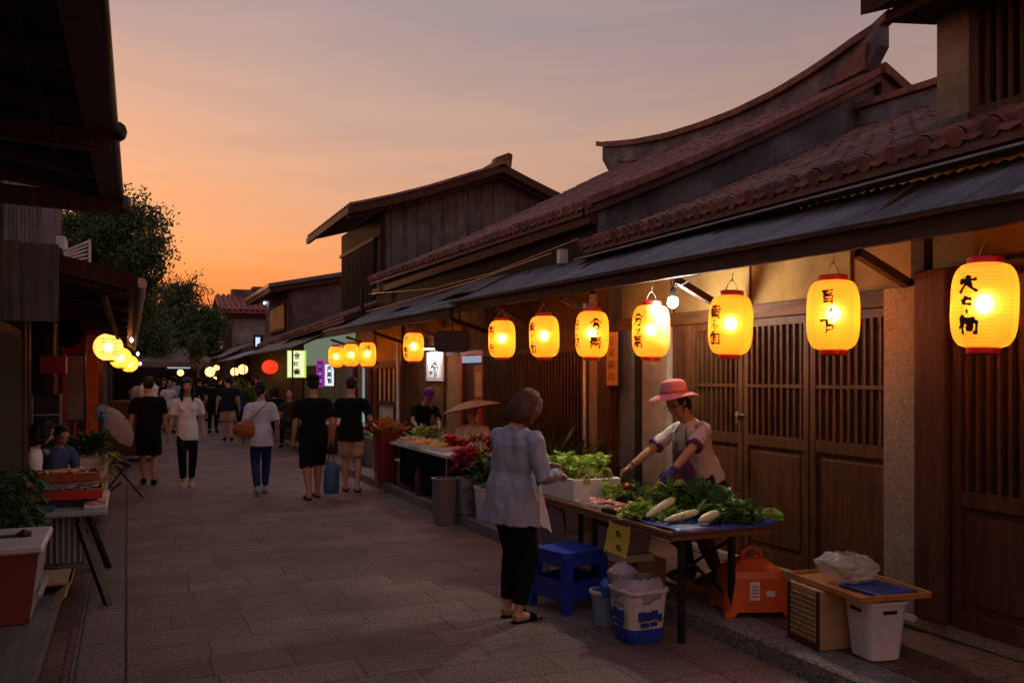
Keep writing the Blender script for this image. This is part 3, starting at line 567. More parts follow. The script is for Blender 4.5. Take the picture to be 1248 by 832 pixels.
# sloping sheet awnings of the middle shops
M_tarp = pmat('grey_tarpaulin', (0.16, 0.14, 0.15), 0.7, 0.25, 3, bump=0.2, dirt=0.3)
M_tarp2 = pmat('pale_blue_tarpaulin', (0.30, 0.34, 0.44), 0.6, 0.2, 3, bump=0.2, dirt=0.3)
for nm, lab, v0, v1, u0, z0, u1, z1, mt in (('sheet_awning', 'grey sheet awning over the shop with the lit yellow sign box', 21.4, 31.0, 3.55, 2.38, 4.8, 3.0, M_tarp), ('cloth_awning', 'pale bluish cloth awning beyond the red round lantern', 31.5, 38.0, 3.3, 2.28, 4.8, 2.85, M_tarp2), ('cloth_awning', 'farthest dark sheet awning on the right, past the pale cloth one', 38.5, 46.0, 3.6, 2.5, 4.8, 3.1, M_tarp)):
    t = thing(nm, lab, 'awning', (u0, v0, 0), group='awnings down the right side')
    mb = MB(); mb.sheet([[(u0 + (u1-u0)*j/4, v0 + (v1-v0)*i/8, z0 + (z1-z0)*j/4 - 0.05*math.sin(j/4*math.pi) + 0.02*math.sin(i*2.2+j)) for j in range(5)] for i in range(9)], 0.012); mb.build('canvas', mt, t)
    mb = MB(); mb.bar((u0, v0, z0-0.03), (u0, v1, z0-0.03), 0.04)
    for v in (v0+0.1, v1-0.1): mb.bar((u0+0.02, v, 0), (u0+0.02, v, z0-0.03), 0.035); mb.bar((u0+0.02, v, z0-0.05), (u1, v, z1-0.08), 0.04)
    mb.build('frame', M_dwoodh, t)

# ================================================================== far houses
Fh = thing('red_roof_house', 'far whitewashed house with a red tiled roof, end of the right side', 'house', (5.6, 58, 0))
mb = MB(); mb.box(5.55, 11, 58, 66, 0, 5.6); mb.build('wall', M_whitewall, Fh)
mb = MB(); mb.box(5.35, 5.9, 57.6, 57.98, 0, 5.5); mb.box(5.3, 11.2, 57.5, 57.9, 5.35, 5.65); mb.box(8.0, 8.15, 57.9, 57.99, 3, 5.4); mb.build('timber_frame', M_dwood, Fh)
tm = MB(); bs = MB()
for k in range(18): u = 5.4 + k*0.33; tm.loft([(u, 57.3, 5.68), (u, 61, 6.9)], 0.12, n=6, a0=0, a1=math.pi, closed=False)
bs.sheet([[(5.2, 57.3, 5.68), (5.2, 61, 6.9), (5.2, 66, 5.6)], [(11.4, 57.3, 5.68), (11.4, 61, 6.9), (11.4, 66, 5.6)]], 0.15)
rf = bs.build('roof', pmat('red_far_tile', (0.25, 0.05, 0.035), 0.7, 0.3, 2), Fh); tm.build('roof_tiles', MATS['red_far_tile'], rf)
mb = MB(); mb.box(6.2, 10.5, 60.6, 61.4, 6.8, 7.3); mb.box(7.5, 8.3, 60.4, 61.6, 7.3, 7.5); mb.build('parapet', M_greywood, rf)
mb = MB(); mb.box(4.8, 7.2, 50, 57, 0, 3.1); mb.sheet([[(4.1, 50, 3.0), (7.4, 50, 3.9)], [(4.1, 57, 3.0), (7.4, 57, 3.9)]], 0.12); tag(mb.build('low_shop', M_tiledark), 'low dark lean-to shop in front of the red roofed house', 'shop')
Gh = thing('far_grey_house', 'small far grey house with a narrow dark window beside the trees', 'house', (6.2, 72, 0))
mb = MB(); mb.box(5.7, 9, 72, 78, 0, 6.2); mb.build('wall', M_whitewall, Gh)
mb = MB(); mb.prism([(5.2, 71.6, 6.1), (5.2, 71.6, 6.3), (7.4, 71.6, 7.3), (9.5, 71.6, 6.3), (9.5, 71.6, 6.1)], (0, 6.8, 0)); mb.build('roof', M_metalroof, Gh)
mb = MB(); mb.box(5.95, 6.6, 71.93, 71.99, 3.6, 5.6); mb.build('window', M_void, Gh)
mc = thing('market_canopy', 'brown peaked market canopy with a cool light strip at the far end of the street', 'canopy', (2.2, 44, 0))
cx, cy = 1.9, 46.0
mb = MB(); mb.add([(cx-2.3, cy-2, 2.35), (cx+2.3, cy-2, 2.35), (cx+2.3, cy+2, 2.35), (cx-2.3, cy+2, 2.35), (cx, cy, 3.15)], [(0, 1, 4), (1, 2, 4), (2, 3, 4), (3, 0, 4), (3, 2, 1, 0)])
mb.box(cx-2.3, cx+2.3, cy-2.02, cy-2.0, 2.1, 2.35); mb.build('canvas', pmat('brown_canvas', (0.20, 0.14, 0.11), 0.8, 0.2, 2), mc)
mb = MB()
for a in (-2.2, 2.2):
    for b in (-1.9, 1.9): mb.bar((cx+a, cy+b, 0), (cx+a, cy+b, 2.35), 0.06)
mb.build('frame', M_darkmetal, mc)
mb = MB(); mb.box(cx-0.2, cx+0.8, cy-1.5, cy-1.42, 2.05, 2.14); mb.build('light_strip', emat('cool_tube', (0.5, 0.75, 1.0), 0.35), mc)
mb = MB(); mb.box(cx-3.4, cx+3.2, cy+2.3, cy+2.5, 0, 2.6); tag(mb.build('back_wall', M_tiledark), 'dark brick wall closing the street behind the market canopy', 'wall')
# ================================================================== LEFT SIDE
UL = -0.8
L1 = thing('timber_shop', 'dark timber shop with a big overhanging sheet roof, nearest on the left', 'shop', (-0.8, 6, 0))
mb = MB(); mb.box(-3.4, UL-0.12, 1.0, 6.3, 0.0, 3.3); mb.build('wall', M_dwood, L1)
mb = MB(); mb.bar((-3.0, 9.05, 0.1), (-3.0, 9.05, 3.5), 0.14); mb.build('post', M_dwood, L1)
# overhanging roof: sheet + rafters + fascia
n = 130; grid = []
for i in range(n + 1):
    v = 1.2 + (9.15 - 1.2) * i / n; w_ = 0.012 * math.sin(i * math.pi / 3)
    e = -0.13 + 0.09 * (v - 1.2) / 8
    grid.append([(e - 3.6*t, v, 3.42 + 0.5 * t + w_) for t in (0, 0.25, 0.5, 0.75, 1)])
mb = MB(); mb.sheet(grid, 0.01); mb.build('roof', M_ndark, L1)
mb = MB()
for k in range(9): v = 1.6 + k * 0.93; mb.bar((-0.22, v, 3.36), (-3.6, v, 3.83), 0.05, 0.09)
for u in (-0.5, -1.2, -1.9, -2.6): mb.bar((u, 1.2, 3.40+0.14*(-u)-0.02), (u, 9.1, 3.40+0.14*(-u)-0.02), 0.05, 0.04)
mb.build('rafter', M_dwoodh, L1)
mb = MB(); mb.bar((-0.23, 1.2, 3.34), (-0.14, 9.2, 3.34), 0.17, 0.05); mb.bar((-0.05, 9.1, 3.27), (-3.6, 9.1, 3.42), 0.10, 0.16); mb.bar((-0.1, 6.62, 3.26), (-3.6, 6.62, 3.40), 0.09, 0.12); mb.build('fascia_beam', M_redwood, L1)
mb = MB(); mb.loft([(-0.135, 1.2, 3.35), (-0.055, 9.2, 3.35)], 0.03, n=10); mb.loft([(-0.06, 6.58, 3.34), (-0.06, 6.66, 3.34)], 0.06, n=10); mb.loft([(-0.04, 9.1, 3.36), (-0.04, 9.1, 3.2)], 0.06, n=8); mb.build('gutter', M_darkmetal, L1, smooth=True)

L2 = thing('lean_to_shop', 'dark lean-to shop with grey boards closing its roof end, second on the left', 'shop', (-0.8, 14, 0))
mb = MB(); mb.box(-3.4, UL-0.12, 6.5, 9.0, 0.0, 2.45); mb.box(-3.4, UL-0.7, 9.0, 12.6, 0.0, 2.45); mb.box(-3.4, UL-0.12, 12.6, 26, 0.0, 2.45); mb.build('wall', M_void, L2)
slats(L2, UL-0.08, 6.5, 8.7, 0.15, 2.05, sp=0.075, mat=M_dwood)
for v in (8.74, 12.0): mb = MB(); mb.box(UL-0.10, UL+0.0, v, v+0.13, 0.1, 2.4, bev=0.01); mb.build('post', M_wood, L2)
def lz(t): return 2.34 + 0.58*t
mb = MB(); mb.sheet([[(0.04 + 0.004*(v-6.5) - 2.4*t, v, lz(t)) for t in (0, .25, .5, .75, 1)] for v in (6.45, 9, 12, 15, 18, 20, 23, 26)], 0.03); rf = mb.build('roof', M_metalroof, L2)
mb = MB()
for v in (6.5, 8.0, 9.5, 11, 12.5, 14, 16, 18, 20, 22, 24): mb.bar((0.0, v, 2.27), (-2.3, v, 2.82), 0.05, 0.08)
mb.bar((-0.15, 6.6, 2.25), (-0.08, 26, 2.25), 0.04, 0.06); mb.build('rafter', M_woodh, rf)
mb = MB(); mb.bar((0.05, 6.42, 2.31), (-2.4, 6.42, 2.89), 0.035, 0.11); mb.bar((0.05, 6.4, 2.30), (0.13, 26, 2.30), 0.03, 0.09); mb.build('fascia_board', M_redwood, rf)
mb = MB(); mb.loft([(0.085, 6.4, 2.31), (0.165, 26, 2.31)], 0.035, n=8); mb.build('gutter', M_steel, rf)
for k in range(6):
    a = -1.62 + k * 0.205; mb = MB(); mb.box(a, a+0.20, 6.30, 6.325, 2.04, 2.52 - (a+0.19+0.4)*0.05 + jit(0.004)); mb.build('end_board', M_greywood, L2)
# brown door frames / shelves between shops
mb = MB(); mb.box(-1.1, -0.82, 9.3, 9.4, 0.1, 2.3); mb.box(-1.2, -0.95, 10.8, 10.95, 0.1, 2.5); mb.box(-1.35, -0.90, 10.2, 10.25, 1.72, 1.85); mb.build('shelf_frame', M_wood, L2)
for k, (px, w_, c) in enumerate(((112, 0.18, 'orange'), (120, 0.12, 'brown'), (106, 0.10, 'brown'))):
    u, v = at_Y(px, 15.0 + k * 1.2); mb = MB(); mb.box(u - w_/2, u + w_/2, v, v+0.12, 0.1, 2.5)
    mb.build('pillar', pmat('orange_red_pillar', (0.5, 0.08, 0.02), 0.5, 0.2, 5) if c == 'orange' else M_wood, L2)
mb = MB()
for v in (15.5, 17.0, 19.0, 21.0, 23.0): mb.box(-0.80, -0.76, v, v+0.08, 0.1, 2.5)
mb.box(-0.79, -0.77, 14.5, 25, 1.0, 1.08); mb.box(-0.8, -0.77, 14.5, 25, 2.2, 2.4); mb.build('shop_front_frame', M_wood, L2)

# upper storey behind, air conditioner, louvre panel
up = thing('pale_upper_house', 'pale two storey house with vertical grey cladding rising behind the lean-to roof', 'house', (-2, 14, 0))
mb = MB(); mb.box(-4.5, -1.02, 13.1, 17, 0, 4.9); mb.build('wall', M_mauve, up)
mb = MB()
for k in range(9): a = -1.42 + k*0.045; mb.box(a, a+0.03, 13.03, 13.08, 3.15, 4.6)
mb.box(-1.44, -1.01, 13.04, 13.095, 3.1, 4.6); mb.build('cladding', M_greywood, up)
mb = MB(); mb.box(-2.1, -1.55, 13.05, 13.095, 3.5, 4.35); mb.build('window', pmat('dusk_glass', (0.12, 0.15, 0.2), 0.15, 0.2, 3, bump=0), up)
mb = MB(); mb.box(-2.2, -2.1, 13.02, 13.09, 3.4, 4.45); mb.box(-1.55, -1.48, 13.02, 13.09, 3.4, 4.45); mb.build('window_frame', M_dwood, up)
u, v = at_Y(68, 14.0); zz0 = zz(328, 14)
ac = thing('air_conditioner', 'white air conditioner unit on the lean-to roof beside the grey cladding', 'air conditioner', (u, v, zz0))
mb = MB(); mb.box(u-0.12, u+0.14, v, v+0.5, zz0-0.05, zz0+0.52, bev=0.02); b_ = mb.build('casing', M_white, ac)
mb = MB(); mb.lathe([(0.10, 0), (0.105, 0.012), (0.02, 0.02)], n=16, c=(0, 0, 0)); mb.v = [(u+0.01+x, v-z-0.001, zz0+0.25+y) for x, y, z in mb.v]; mb.build('fan_grille', M_darkmetal, ac)
u0, v0 = at_Y(79, 13.0); u1, _ = at_Y(109, 13.0)
lv = thing('louvre_panel', 'slanted pale slatted louvre panel standing on the lean-to roof', 'louvre panel', (u0, v0, 3.0))
mb = MB(); za, zb = zz(328, 13), zz(306, 13); zc = zz(292, 13)
for k in range(8):
    t = k / 7; mb.bar((u0+0.02, v0, za + (zb-za)*t), (u1-0.02, v0+0.03, za + (zc-za)*t), 0.03, 0.028)
mb.bar((u0, v0, za-0.05), (u0, v0, zb+0.02), 0.03); mb.bar((u1, v0, za-0.08), (u1, v0, zc+0.02), 0.035); mb.bar((u0, v0, zb), (u1, v0, zc), 0.03); mb.build('slats', M_white, lv)

# far-left low shops
L3 = thing('low_shop', 'far low shop continuing the left side behind the walkers', 'shop', (-0.9, 34, 0))
mb = MB(); mb.box(-4, -0.6, 27, 50, 0, 2.6); mb.build('wall', M_tiledark, L3)
mb = MB(); mb.sheet([[(-0.1, 27, 2.6), (-4, 27, 3.9)], [(-0.1, 50, 2.6), (-4, 50, 3.9)]], 0.1); mb.build('roof', M_metalroof, L3)

# ================================================================== TREES
M_bark = pmat('bark', (0.06, 0.045, 0.035), 0.9, 0.4, 8, stretch=(3, 3, .6), bump=0.6)
def leafmat(name, c, tr=0.25): return pmat(name, c, 0.6, 0.35, 1.5, bump=0.0, trans=tr, rand=0.45)
M_leafA = leafmat('dark_leaf', (0.06, 0.11, 0.035)); M_leafB = leafmat('olive_leaf', (0.075, 0.115, 0.035))
def tree(name, label, base, H, lobes, nleaf, lsz, mat, trunk_r=0.22, seed=1, group='trees at the end of the street', drop=0.0):
    rr = random.Random(seed); t = thing(name, label, 'tree', base, group=group); bx_, by_, bz_ = base
    mb = MB(); tips = []
    top = Vector((bx_, by_, bz_ + H*0.55)); p = [Vector(base), Vector((bx_+0.1, by_, bz_+H*0.2)), Vector((bx_-0.05, by_, bz_+H*0.4)), top]
    mb.loft(p, [trunk_r*1.2, trunk_r, trunk_r*0.85, trunk_r*0.6], n=8)
    for c, r in lobes:
        c = Vector(c); a = p[rr.choice((2, 3))]; mid = (a + c)/2 + Vector((rr.uniform(-.2, .2), rr.uniform(-.2, .2), -0.15))
        mb.loft([a, mid, c], [trunk_r*0.45, trunk_r*0.3, trunk_r*0.12], n=6)
        for k in range(7):
            d = Vector((rr.gauss(0, 1), rr.gauss(0, 1), rr.gauss(0, 1) + 0.3)).normalized(); e = c + Vector((d.x*r[0], d.y*r[1], d.z*r[2]))*0.95
            mb.loft([c, (c+e)/2 + Vector((0, 0, 0.1)), e], [trunk_r*0.14, trunk_r*0.09, 0.012], n=4); tips.append((c, e))
    mb.build('trunk', M_bark, t)
    lf = MB(); vols = [r[0]*r[1]*r[2] for c, r in lobes]; tv = sum(vols)
    for (c, r), vo in zip(lobes, vols):
        ncl = max(6, int(nleaf * vo / tv / 26))
        for k in range(ncl):
            d = Vector((rr.gauss(0, 1), rr.gauss(0, 1), rr.gauss(0, 1))).normalized(); q = rr.random()**0.35 * rr.uniform(0.75, 1.12)
            cc = Vector(c) + Vector((d.x*r[0]*q, d.y*r[1]*q, d.z*r[2]*q)); tw = Vector((rr.gauss(0, 1), rr.gauss(0, 1), rr.gauss(0, .6) - drop)).normalized()
            for j in range(26):
                s = lsz * rr.uniform(0.7, 1.4); pos = cc + tw * rr.uniform(-1, 1) * lsz * 5.5 + Vector((rr.gauss(0, 1), rr.gauss(0, 1), rr.gauss(0, 1))) * lsz * 0.75
                a = Vector((rr.gauss(0, 1), rr.gauss(0, 1), rr.gauss(0, 1) - drop)).normalized(); b = a.cross(Vector((rr.gauss(0, 1), rr.gauss(0, 1), rr.gauss(0, 1)))).normalized()
                lf.add([pos - a*s*0.6, pos + b*s*0.22, pos + a*s*0.6, pos - b*s*0.22], [(0, 1, 2, 3)])
    lf.build('crown', mat, t)
    return t
def W(px, py, Y): u, v = at_Y(px, Y); return (u, v, zz(py, Y))
def lobe(px, py, rpx, Y, rz=None, ry=1.0):
    k = Y / F; return (W(px, py, Y), (rpx*k, rpx*k*ry, (rz or rpx)*k))
tb = at_Y(125, 30)
tree('broadleaf_tree', 'large dark broadleaf tree with feathery drooping sprays, above the left shop roofs', (tb[0], tb[1], 0), 7.0,
     [lobe(100, 290, 42, 30), lobe(140, 275, 34, 29), lobe(176, 268, 26, 29, 18), lobe(120, 330, 45, 30), lobe(170, 320, 30, 29), lobe(185, 300, 20, 28.5, 24), lobe(75, 340, 40, 31), lobe(150, 370, 38, 30), lobe(186, 350, 14, 29, 22), lobe(110, 400, 45, 31), lobe(130, 245, 18, 29, 10)], 62000, 0.125, M_leafA, seed=3, drop=0.5)
tb = at_Y(215, 50)
tree('bushy_tree', 'dark bushy tree with an upright two-tufted top, centre of the far end of the street', (tb[0], tb[1], 0), 6.2,
     [lobe(218, 365, 18, 50, 20), lobe(232, 352, 12, 50, 14), lobe(205, 362, 10, 50, 16), lobe(205, 395, 32, 50, 24), lobe(245, 392, 26, 50, 20), lobe(225, 420, 40, 50, 26), lobe(258, 405, 14, 50, 18), lobe(190, 420, 30, 49)], 46000, 0.155, M_leafA, seed=5)
tb = at_Y(170, 42)
tree('bushy_tree', 'lower olive green tree filling the gap between the two taller trees', (tb[0], tb[1], 0), 4.6,
     [lobe(165, 385, 26, 42), lobe(180, 410, 28, 42), lobe(150, 415, 30, 42), lobe(195, 430, 20, 42, 14)], 12000, 0.16, M_leafB, seed=8)
tb = at_Y(240, 36)
pt = thing('street_shrub', 'small bright leafy shrub hanging over the market lamps, left of the far walkers', 'shrub', (tb[0], tb[1], 0))
lf = MB(); rr = random.Random(4)
for k in range(500):
    c = Vector(W(240 + rr.gauss(0, 5), 425 + rr.gauss(0, 11), 36 + rr.gauss(0, .3))); a = Vector((rr.gauss(0, 1), rr.gauss(0, 1), rr.gauss(0, 1))).normalized()*0.13; b = a.cross(Vector((rr.gauss(0, 1), rr.gauss(0, 1), 1))).normalized()*0.04
    lf.add([c-a, c+b, c+a, c-b], [(0, 1, 2, 3)])
lf.build('leaves', leafmat('mid_leaf', (0.07, 0.10, 0.03)), pt)
mb = MB(); mb.loft([(tb[0], tb[1], 0), (tb[0]+.05, tb[1], 1.5), (tb[0], tb[1], 3.0)], [0.06, 0.045, 0.02], n=6); mb.build('stem', M_bark, pt)

mb = MB(); mb.box(-0.93, -0.84, 12.7, 26, 0.12, 2.2); mb.build('shop_front_wall', M_wood, L2)
for k, (v, mt_) in enumerate(((13.6, M_redpaint), (16.2, M_redpaint), (19.5, M_redpaint))):
    mb = MB(); mb.box(-0.82, -0.78, v, v+0.5, 0.5, 2.1, bev=0.005); mb.build('red_panel', mt_, L2)
# ================================================================== LANTERNS
def paper_mat(name, col, strength, ribs=True, ribz=0.0197, hot=(1, 0.68, 0.28), tube=0.16, thru=0.10):
    """lit paper over bamboo rings: emission of the paper itself, brighter near the bulb inside it"""
    m, nt, out = new_mat(name); L = nt.links.new
    tc = N(nt, 'ShaderNodeTexCoord'); sp = N(nt, 'ShaderNodeSeparateXYZ'); L(tc.outputs['Object'], sp.inputs[0])
    zc = N(nt, 'ShaderNodeMath', operation='MULTIPLY'); L(sp.outputs['Z'], zc.inputs[0]); zc.inputs[1].default_value = 2*math.pi/ribz
    sn = N(nt, 'ShaderNodeMath', operation='SINE'); L(zc.outputs[0], sn.inputs[0])
    rb = N(nt, 'ShaderNodeMapRange', i_1=0.4, i_2=1.0, i_3=1.0, i_4=0.52 if ribs else 0.97); L(sn.outputs[0], rb.inputs[0])
    at = N(nt, 'ShaderNodeMath', operation='ARCTAN2'); L(sp.outputs['Y'], at.inputs[0]); L(sp.outputs['X'], at.inputs[1])
    am = N(nt, 'ShaderNodeMath', operation='MULTIPLY'); L(at.outputs[0], am.inputs[0]); am.inputs[1].default_value = 4.0
    ac = N(nt, 'ShaderNodeMath', operation='COSINE'); L(am.outputs[0], ac.inputs[0])
    sm = N(nt, 'ShaderNodeMapRange', i_1=0.975, i_2=1.0, i_3=1.0, i_4=0.55); L(ac.outputs[0], sm.inputs[0])
    nz = N(nt, 'ShaderNodeTexNoise', i_Scale=9.0, i_Detail=4.0); L(tc.outputs['Object'], nz.inputs['Vector'])
    nr = N(nt, 'ShaderNodeMapRange', i_1=0.3, i_2=0.7, i_3=0.85, i_4=1.12); L(nz.outputs['Fac'], nr.inputs[0])
    m1 = N(nt, 'ShaderNodeMath', operation='MULTIPLY'); L(rb.outputs[0], m1.inputs[0]); L(sm.outputs[0], m1.inputs[1])
    m2 = N(nt, 'ShaderNodeMath', operation='MULTIPLY'); L(m1.outputs[0], m2.inputs[0]); L(nr.outputs[0], m2.inputs[1])
    m3 = N(nt, 'ShaderNodeMath', operation='MULTIPLY'); L(m2.outputs[0], m3.inputs[0]); m3.inputs[1].default_value = strength
    e = N(nt, 'ShaderNodeEmission'); e.inputs['Color'].default_value = (*col, 1); L(m3.outputs[0], e.inputs['Strength'])
    # rough transmission shows the bulb inside as a soft hot spot
    rf = N(nt, 'ShaderNodeBsdfRefraction', distribution='GGX'); rf.inputs['IOR'].default_value = 1.35; rf.inputs['Roughness'].default_value = 0.8; rf.inputs['Color'].default_value = (*hot, 1)
    ad = N(nt, 'ShaderNodeAddShader'); tp = N(nt, 'ShaderNodeBsdfTransparent'); tp.inputs[0].default_value = (1.0, 0.42, 0.09, 1); mt = N(nt, 'ShaderNodeMixShader', i_0=thru); ms = N(nt, 'ShaderNodeMixShader', i_0=tube)
    df = N(nt, 'ShaderNodeBsdfDiffuse'); df.inputs['Color'].default_value = (0.5, 0.3, 0.1, 1)
    L(df.outputs[0], ms.inputs[1]); L(rf.outputs[0], ms.inputs[2]); L(ms.outputs[0], ad.inputs[0]); L(e.outputs[0], ad.inputs[1]); L(ad.outputs[0], mt.inputs[1]); L(tp.outputs[0], mt.inputs[2]); L(mt.outputs[0], out.inputs['Surface'])
    return m
M_paper = paper_mat('amber_lantern_paper', (1.0, 0.185, 0.007), 0.90, tube=0.012)
def bulbmat(name, col, st):
    m, nt, out = new_mat(name); lw = N(nt, 'ShaderNodeLayerWeight', i_Blend=0.5); inv = N(nt, 'ShaderNodeMath', operation='SUBTRACT', i_0=1.0); nt.links.new(lw.outputs['Facing'], inv.inputs[1])
    pw_ = N(nt, 'ShaderNodeMath', operation='POWER', i_1=3.5); nt.links.new(inv.outputs[0], pw_.inputs[0]); ml = N(nt, 'ShaderNodeMath', operation='MULTIPLY', i_1=st); nt.links.new(pw_.outputs[0], ml.inputs[0])
    e = N(nt, 'ShaderNodeEmission'); e.inputs['Color'].default_value = (*col, 1); nt.links.new(ml.outputs[0], e.inputs['Strength']); nt.links.new(e.outputs[0], out.inputs['Surface']); return m
M_bulb = bulbmat('frosted_warm_bulb', (1.0, 0.62, 0.22), 700)   # frosted: brightest where seen face-on
LR, LH = 0.161, 0.44      # radius, paper height
def lprof(n=36):
    pr = []
    for i in range(n+1):
        t = i / n; z = t * LH; x = abs(2*t - 1)
        pr.append((LR * (0.52 + 0.48 * (max(0, 1 - x**3.4))**0.5), z))
    return pr
def brush(mb, pts, w, R0, zoff, ang0, prof=None):
    """brush stroke: pts in metres on the unrolled paper (x right as seen, y up) -> ribbon lying on the paper"""
    P = []
    for i in range(len(pts)-1):
        (x0, y0), (x1, y1) = pts[i], pts[i+1]; k = max(2, int(math.hypot(x1-x0, y1-y0) / 0.006))
        P += [(x0 + (x1-x0)*j/k, y0 + (y1-y0)*j/k) for j in range(k)]
    P.append(pts[-1]); n = len(P); ring = []
    def rad(z):
        x = abs(2*z/LH - 1); return R0 * (0.52 + 0.48 * (1 - min(1, x)**3.4)**0.5)
    for i, (x, y) in enumerate(P):
        a = P[max(0, i-1)]; b = P[min(n-1, i+1)]; dx, dy = b[0]-a[0], b[1]-a[1]; l = math.hypot(dx, dy) or 1; nx, ny = -dy/l, dx/l
        t = i/(n-1); ww = w * (0.75 + 0.35*math.cos(t*5.0) + 0.2*(1-t)) * (0.55 if i in (0, n-1) else 1)
        row = []
        for s in (-0.5, 0.5):
            X, Z = x + nx*ww*s, y + ny*ww*s; r = rad(Z) + 0.0022; th = ang0 + X / R0
            row.append((r*math.cos(th), r*math.sin(th), Z))
        ring.append(row)
    vs = [p for r_ in ring for p in r_]; fs = [(2*i, 2*i+1, 2*i+3, 2*i+2) for i in range(n-1)]
    mb.add(vs, fs)
# hand-drawn brush glyphs, unit box x 0..1, y 0..1 (y up)
G = {
 'dai': [[(0, .66), (.95, .78)], [(.5, 1), (.42, .6), (.05, .05)], [(.5, .62), (.72, .3), (1, .12)]],
 'ko': [[(.1, .8), (.85, .75), (.7, .6)], [(.1, .75), (.15, .3), (.9, .2)]],
 'shou': [[(.3, 1), (.1, .7)], [(.05, .78), (.9, .82)], [(.25, .72), (.22, .0)], [(.25, .5), (.0, .3)], [(.4, .62), (1, .66), (.98, .05), (.8, .1)], [(.5, .42), (.75, .44), (.72, .2), (.5, .2), (.5, .42)]],
 'iku': [[(.1, .92), (.9, 1)], [(.55, 1), (.2, .72), (.85, .78)], [(.3, .66), (.3, .1)], [(.3, .62), (.85, .62), (.82, .05)], [(.35, .38), (.8, .4)], [(.35, .2), (.8, .22)]],
 'tsu': [[(.05, .75), (.18, .55)], [(.38, .8), (.46, .6)], [(.9, .85), (.8, .45), (.4, .1)]],
 'shita': [[(0, .85), (1, .95)], [(.5, .88), (.46, .0)], [(.5, .55), (.9, .5), (.85, .25), (.5, .2)]],
 'sachi': [[(.5, 1), (.5, .1)], [(.1, .85), (.9, .88)], [(0, .62), (1, .66)], [(.3, .6), (.4, .48)], [(.7, .6), (.6, .48)], [(.05, .42), (.95, .46)], [(.1, .25), (.9, .28)], [(.5, .3), (.15, 0)], [(.5, .3), (.95, .02)]],
 'fu': [[(.4, 1), (.6, .85)], [(.5, .7), (.35, .45), (.6, .2), (.4, .1)], [(.15, .4), (.05, .2)], [(.8, .5), (.95, .3)]],
 'kai': [[(.5, 1), (.15, .75)], [(.1, .75), (.1, .1)], [(.1, .72), (.95, .78), (.9, .05)], [(.1, .12), (.9, .1)], [(.3, .5), (.7, .52)], [(.5, .68), (.45, .22)], [(.3, .3), (.7, .32)]],
 'wake': [[(.45, 1), (.0, .62)], [(.5, .98), (1, .7)], [(.2, .55), (.8, .6), (.75, .05), (.5, .1)], [(.45, .58), (.3, .3), (.1, .05)]],
 'man': [[(.05, .9), (.95, .94)], [(.3, 1), (.32, .82)], [(.7, 1), (.66, .82)], [(.2, .72), (.8, .74), (.78, .5), (.22, .48), (.2, .72)], [(.5, .74), (.5, .2)], [(.1, .38), (.9, .4), (.88, .0)], [(.1, .38), (.1, .02)], [(.3, .2), (.7, .15)]],
 'gou': [[(.5, 1), (.0, .55)], [(.5, .98), (1, .62)], [(.3, .6), (.72, .62)], [(.28, .42), (.75, .45), (.7, .05), (.3, .05), (.28, .42)]],
 'ryou': [[(.0, .9), (1, .95)], [(.1, .7), (.1, 0)], [(.1, .68), (.95, .72), (.92, .02), (.78, .1)], [(.5, .92), (.5, .15)], [(.3, .5), (.22, .2)], [(.7, .5), (.62, .2)], [(.3, .5), (.45, .28)], [(.68, .5), (.82, .25)]],
 'dot': [[(.3, .7), (.6, .5)], [(.6, .45), (.35, .2)]],
 'mon': [[(.1, .95), (.1, 0)], [(.1, .9), (.42, .88), (.4, .6), (.1, .6)], [(.58, .9), (.92, .92), (.9, 0)], [(.58, .62), (.9, .62)], [(.3, .4), (.7, .42)], [(.5, .42), (.48, .15)]],
}
def text_col(mb, glyphs, ang, z_top, size, gap=1.12, w=0.013):
    z = z_top
    for g in glyphs:
        sc = 1.0; 
        if isinstance(g, tuple): g, sc = g
        s = size * sc
        for st in G[g]: brush(mb, [((x-0.5)*s, z - s + y*s) for x, y in st], w * 1.6 * (0.75 + 0.25*sc), LR, 0, ang)
        z -= s * gap
# direction from lantern to camera sets which side we see; text placed around that
def lantern(v, u, ztop, texts, label, hoop=0.055, scale=1.0, group='amber paper lanterns along the right-hand awning', sway=0.0):
    z0 = ztop - (LH + 0.035) * scale
    t = thing('paper_lantern', label, 'lantern', (u, v, z0), group=group, world=False); t.rotation_euler = (jit(0.045), jit(0.045), sway); t.scale = (scale,)*3
    mb = MB(); mb.lathe(lprof(), n=40, cap=False); sh = mb.build('paper_shade', M_paper, t, smooth=True)
    mb = MB(); mb.lathe([(0.078, -0.034), (0.082, -0.030), (0.082, 0.004), (0.076, 0.006)], n=24); mb.build('bottom_cap', M_redcap, t)
    mb = MB(); mb.lathe([(0.082, LH-0.006), (0.088, LH-0.004), (0.088, LH+0.030), (0.080, LH+0.034)], n=24, cap=True); mb.build('top_cap', M_redcap, t)
    mb = MB(); mb.ell((0, 0, LH*0.52), (0.056, 0.056, 0.062), 10, 8); mb.build('bulb', M_bulb, t)
    mb = MB(); zt = (ztop + hoop - z0)/scale
    for s in (-1, 1):
        pts = [(s*0.062*math.cos(a)*(1-0.2*abs(math.sin(a))), 0.01*s, LH + 0.02 + (0.095)*math.sin(a)) for a in (0, .3, .7, 1.0, 1.3, 1.5708)]
        mb.loft(pts, 0.0028, n=5)
    mb.loft([(0, 0, LH+0.11), (0.004, 0, LH+0.16)], 0.003, n=5); mb.build('wire_hoop', M_steel, t)
    cam_ang = math.atan2(-v, -u) - sway          # toward the camera, in local angle
    if texts:
        mb = MB()
        for glyphs, rel, zt_, size, w_ in texts: text_col(mb, glyphs, cam_ang + rel, zt_ + 0.012, size * 1.10, w=w_)
        mb.build('brush_lettering', M_ink, t)
    return t
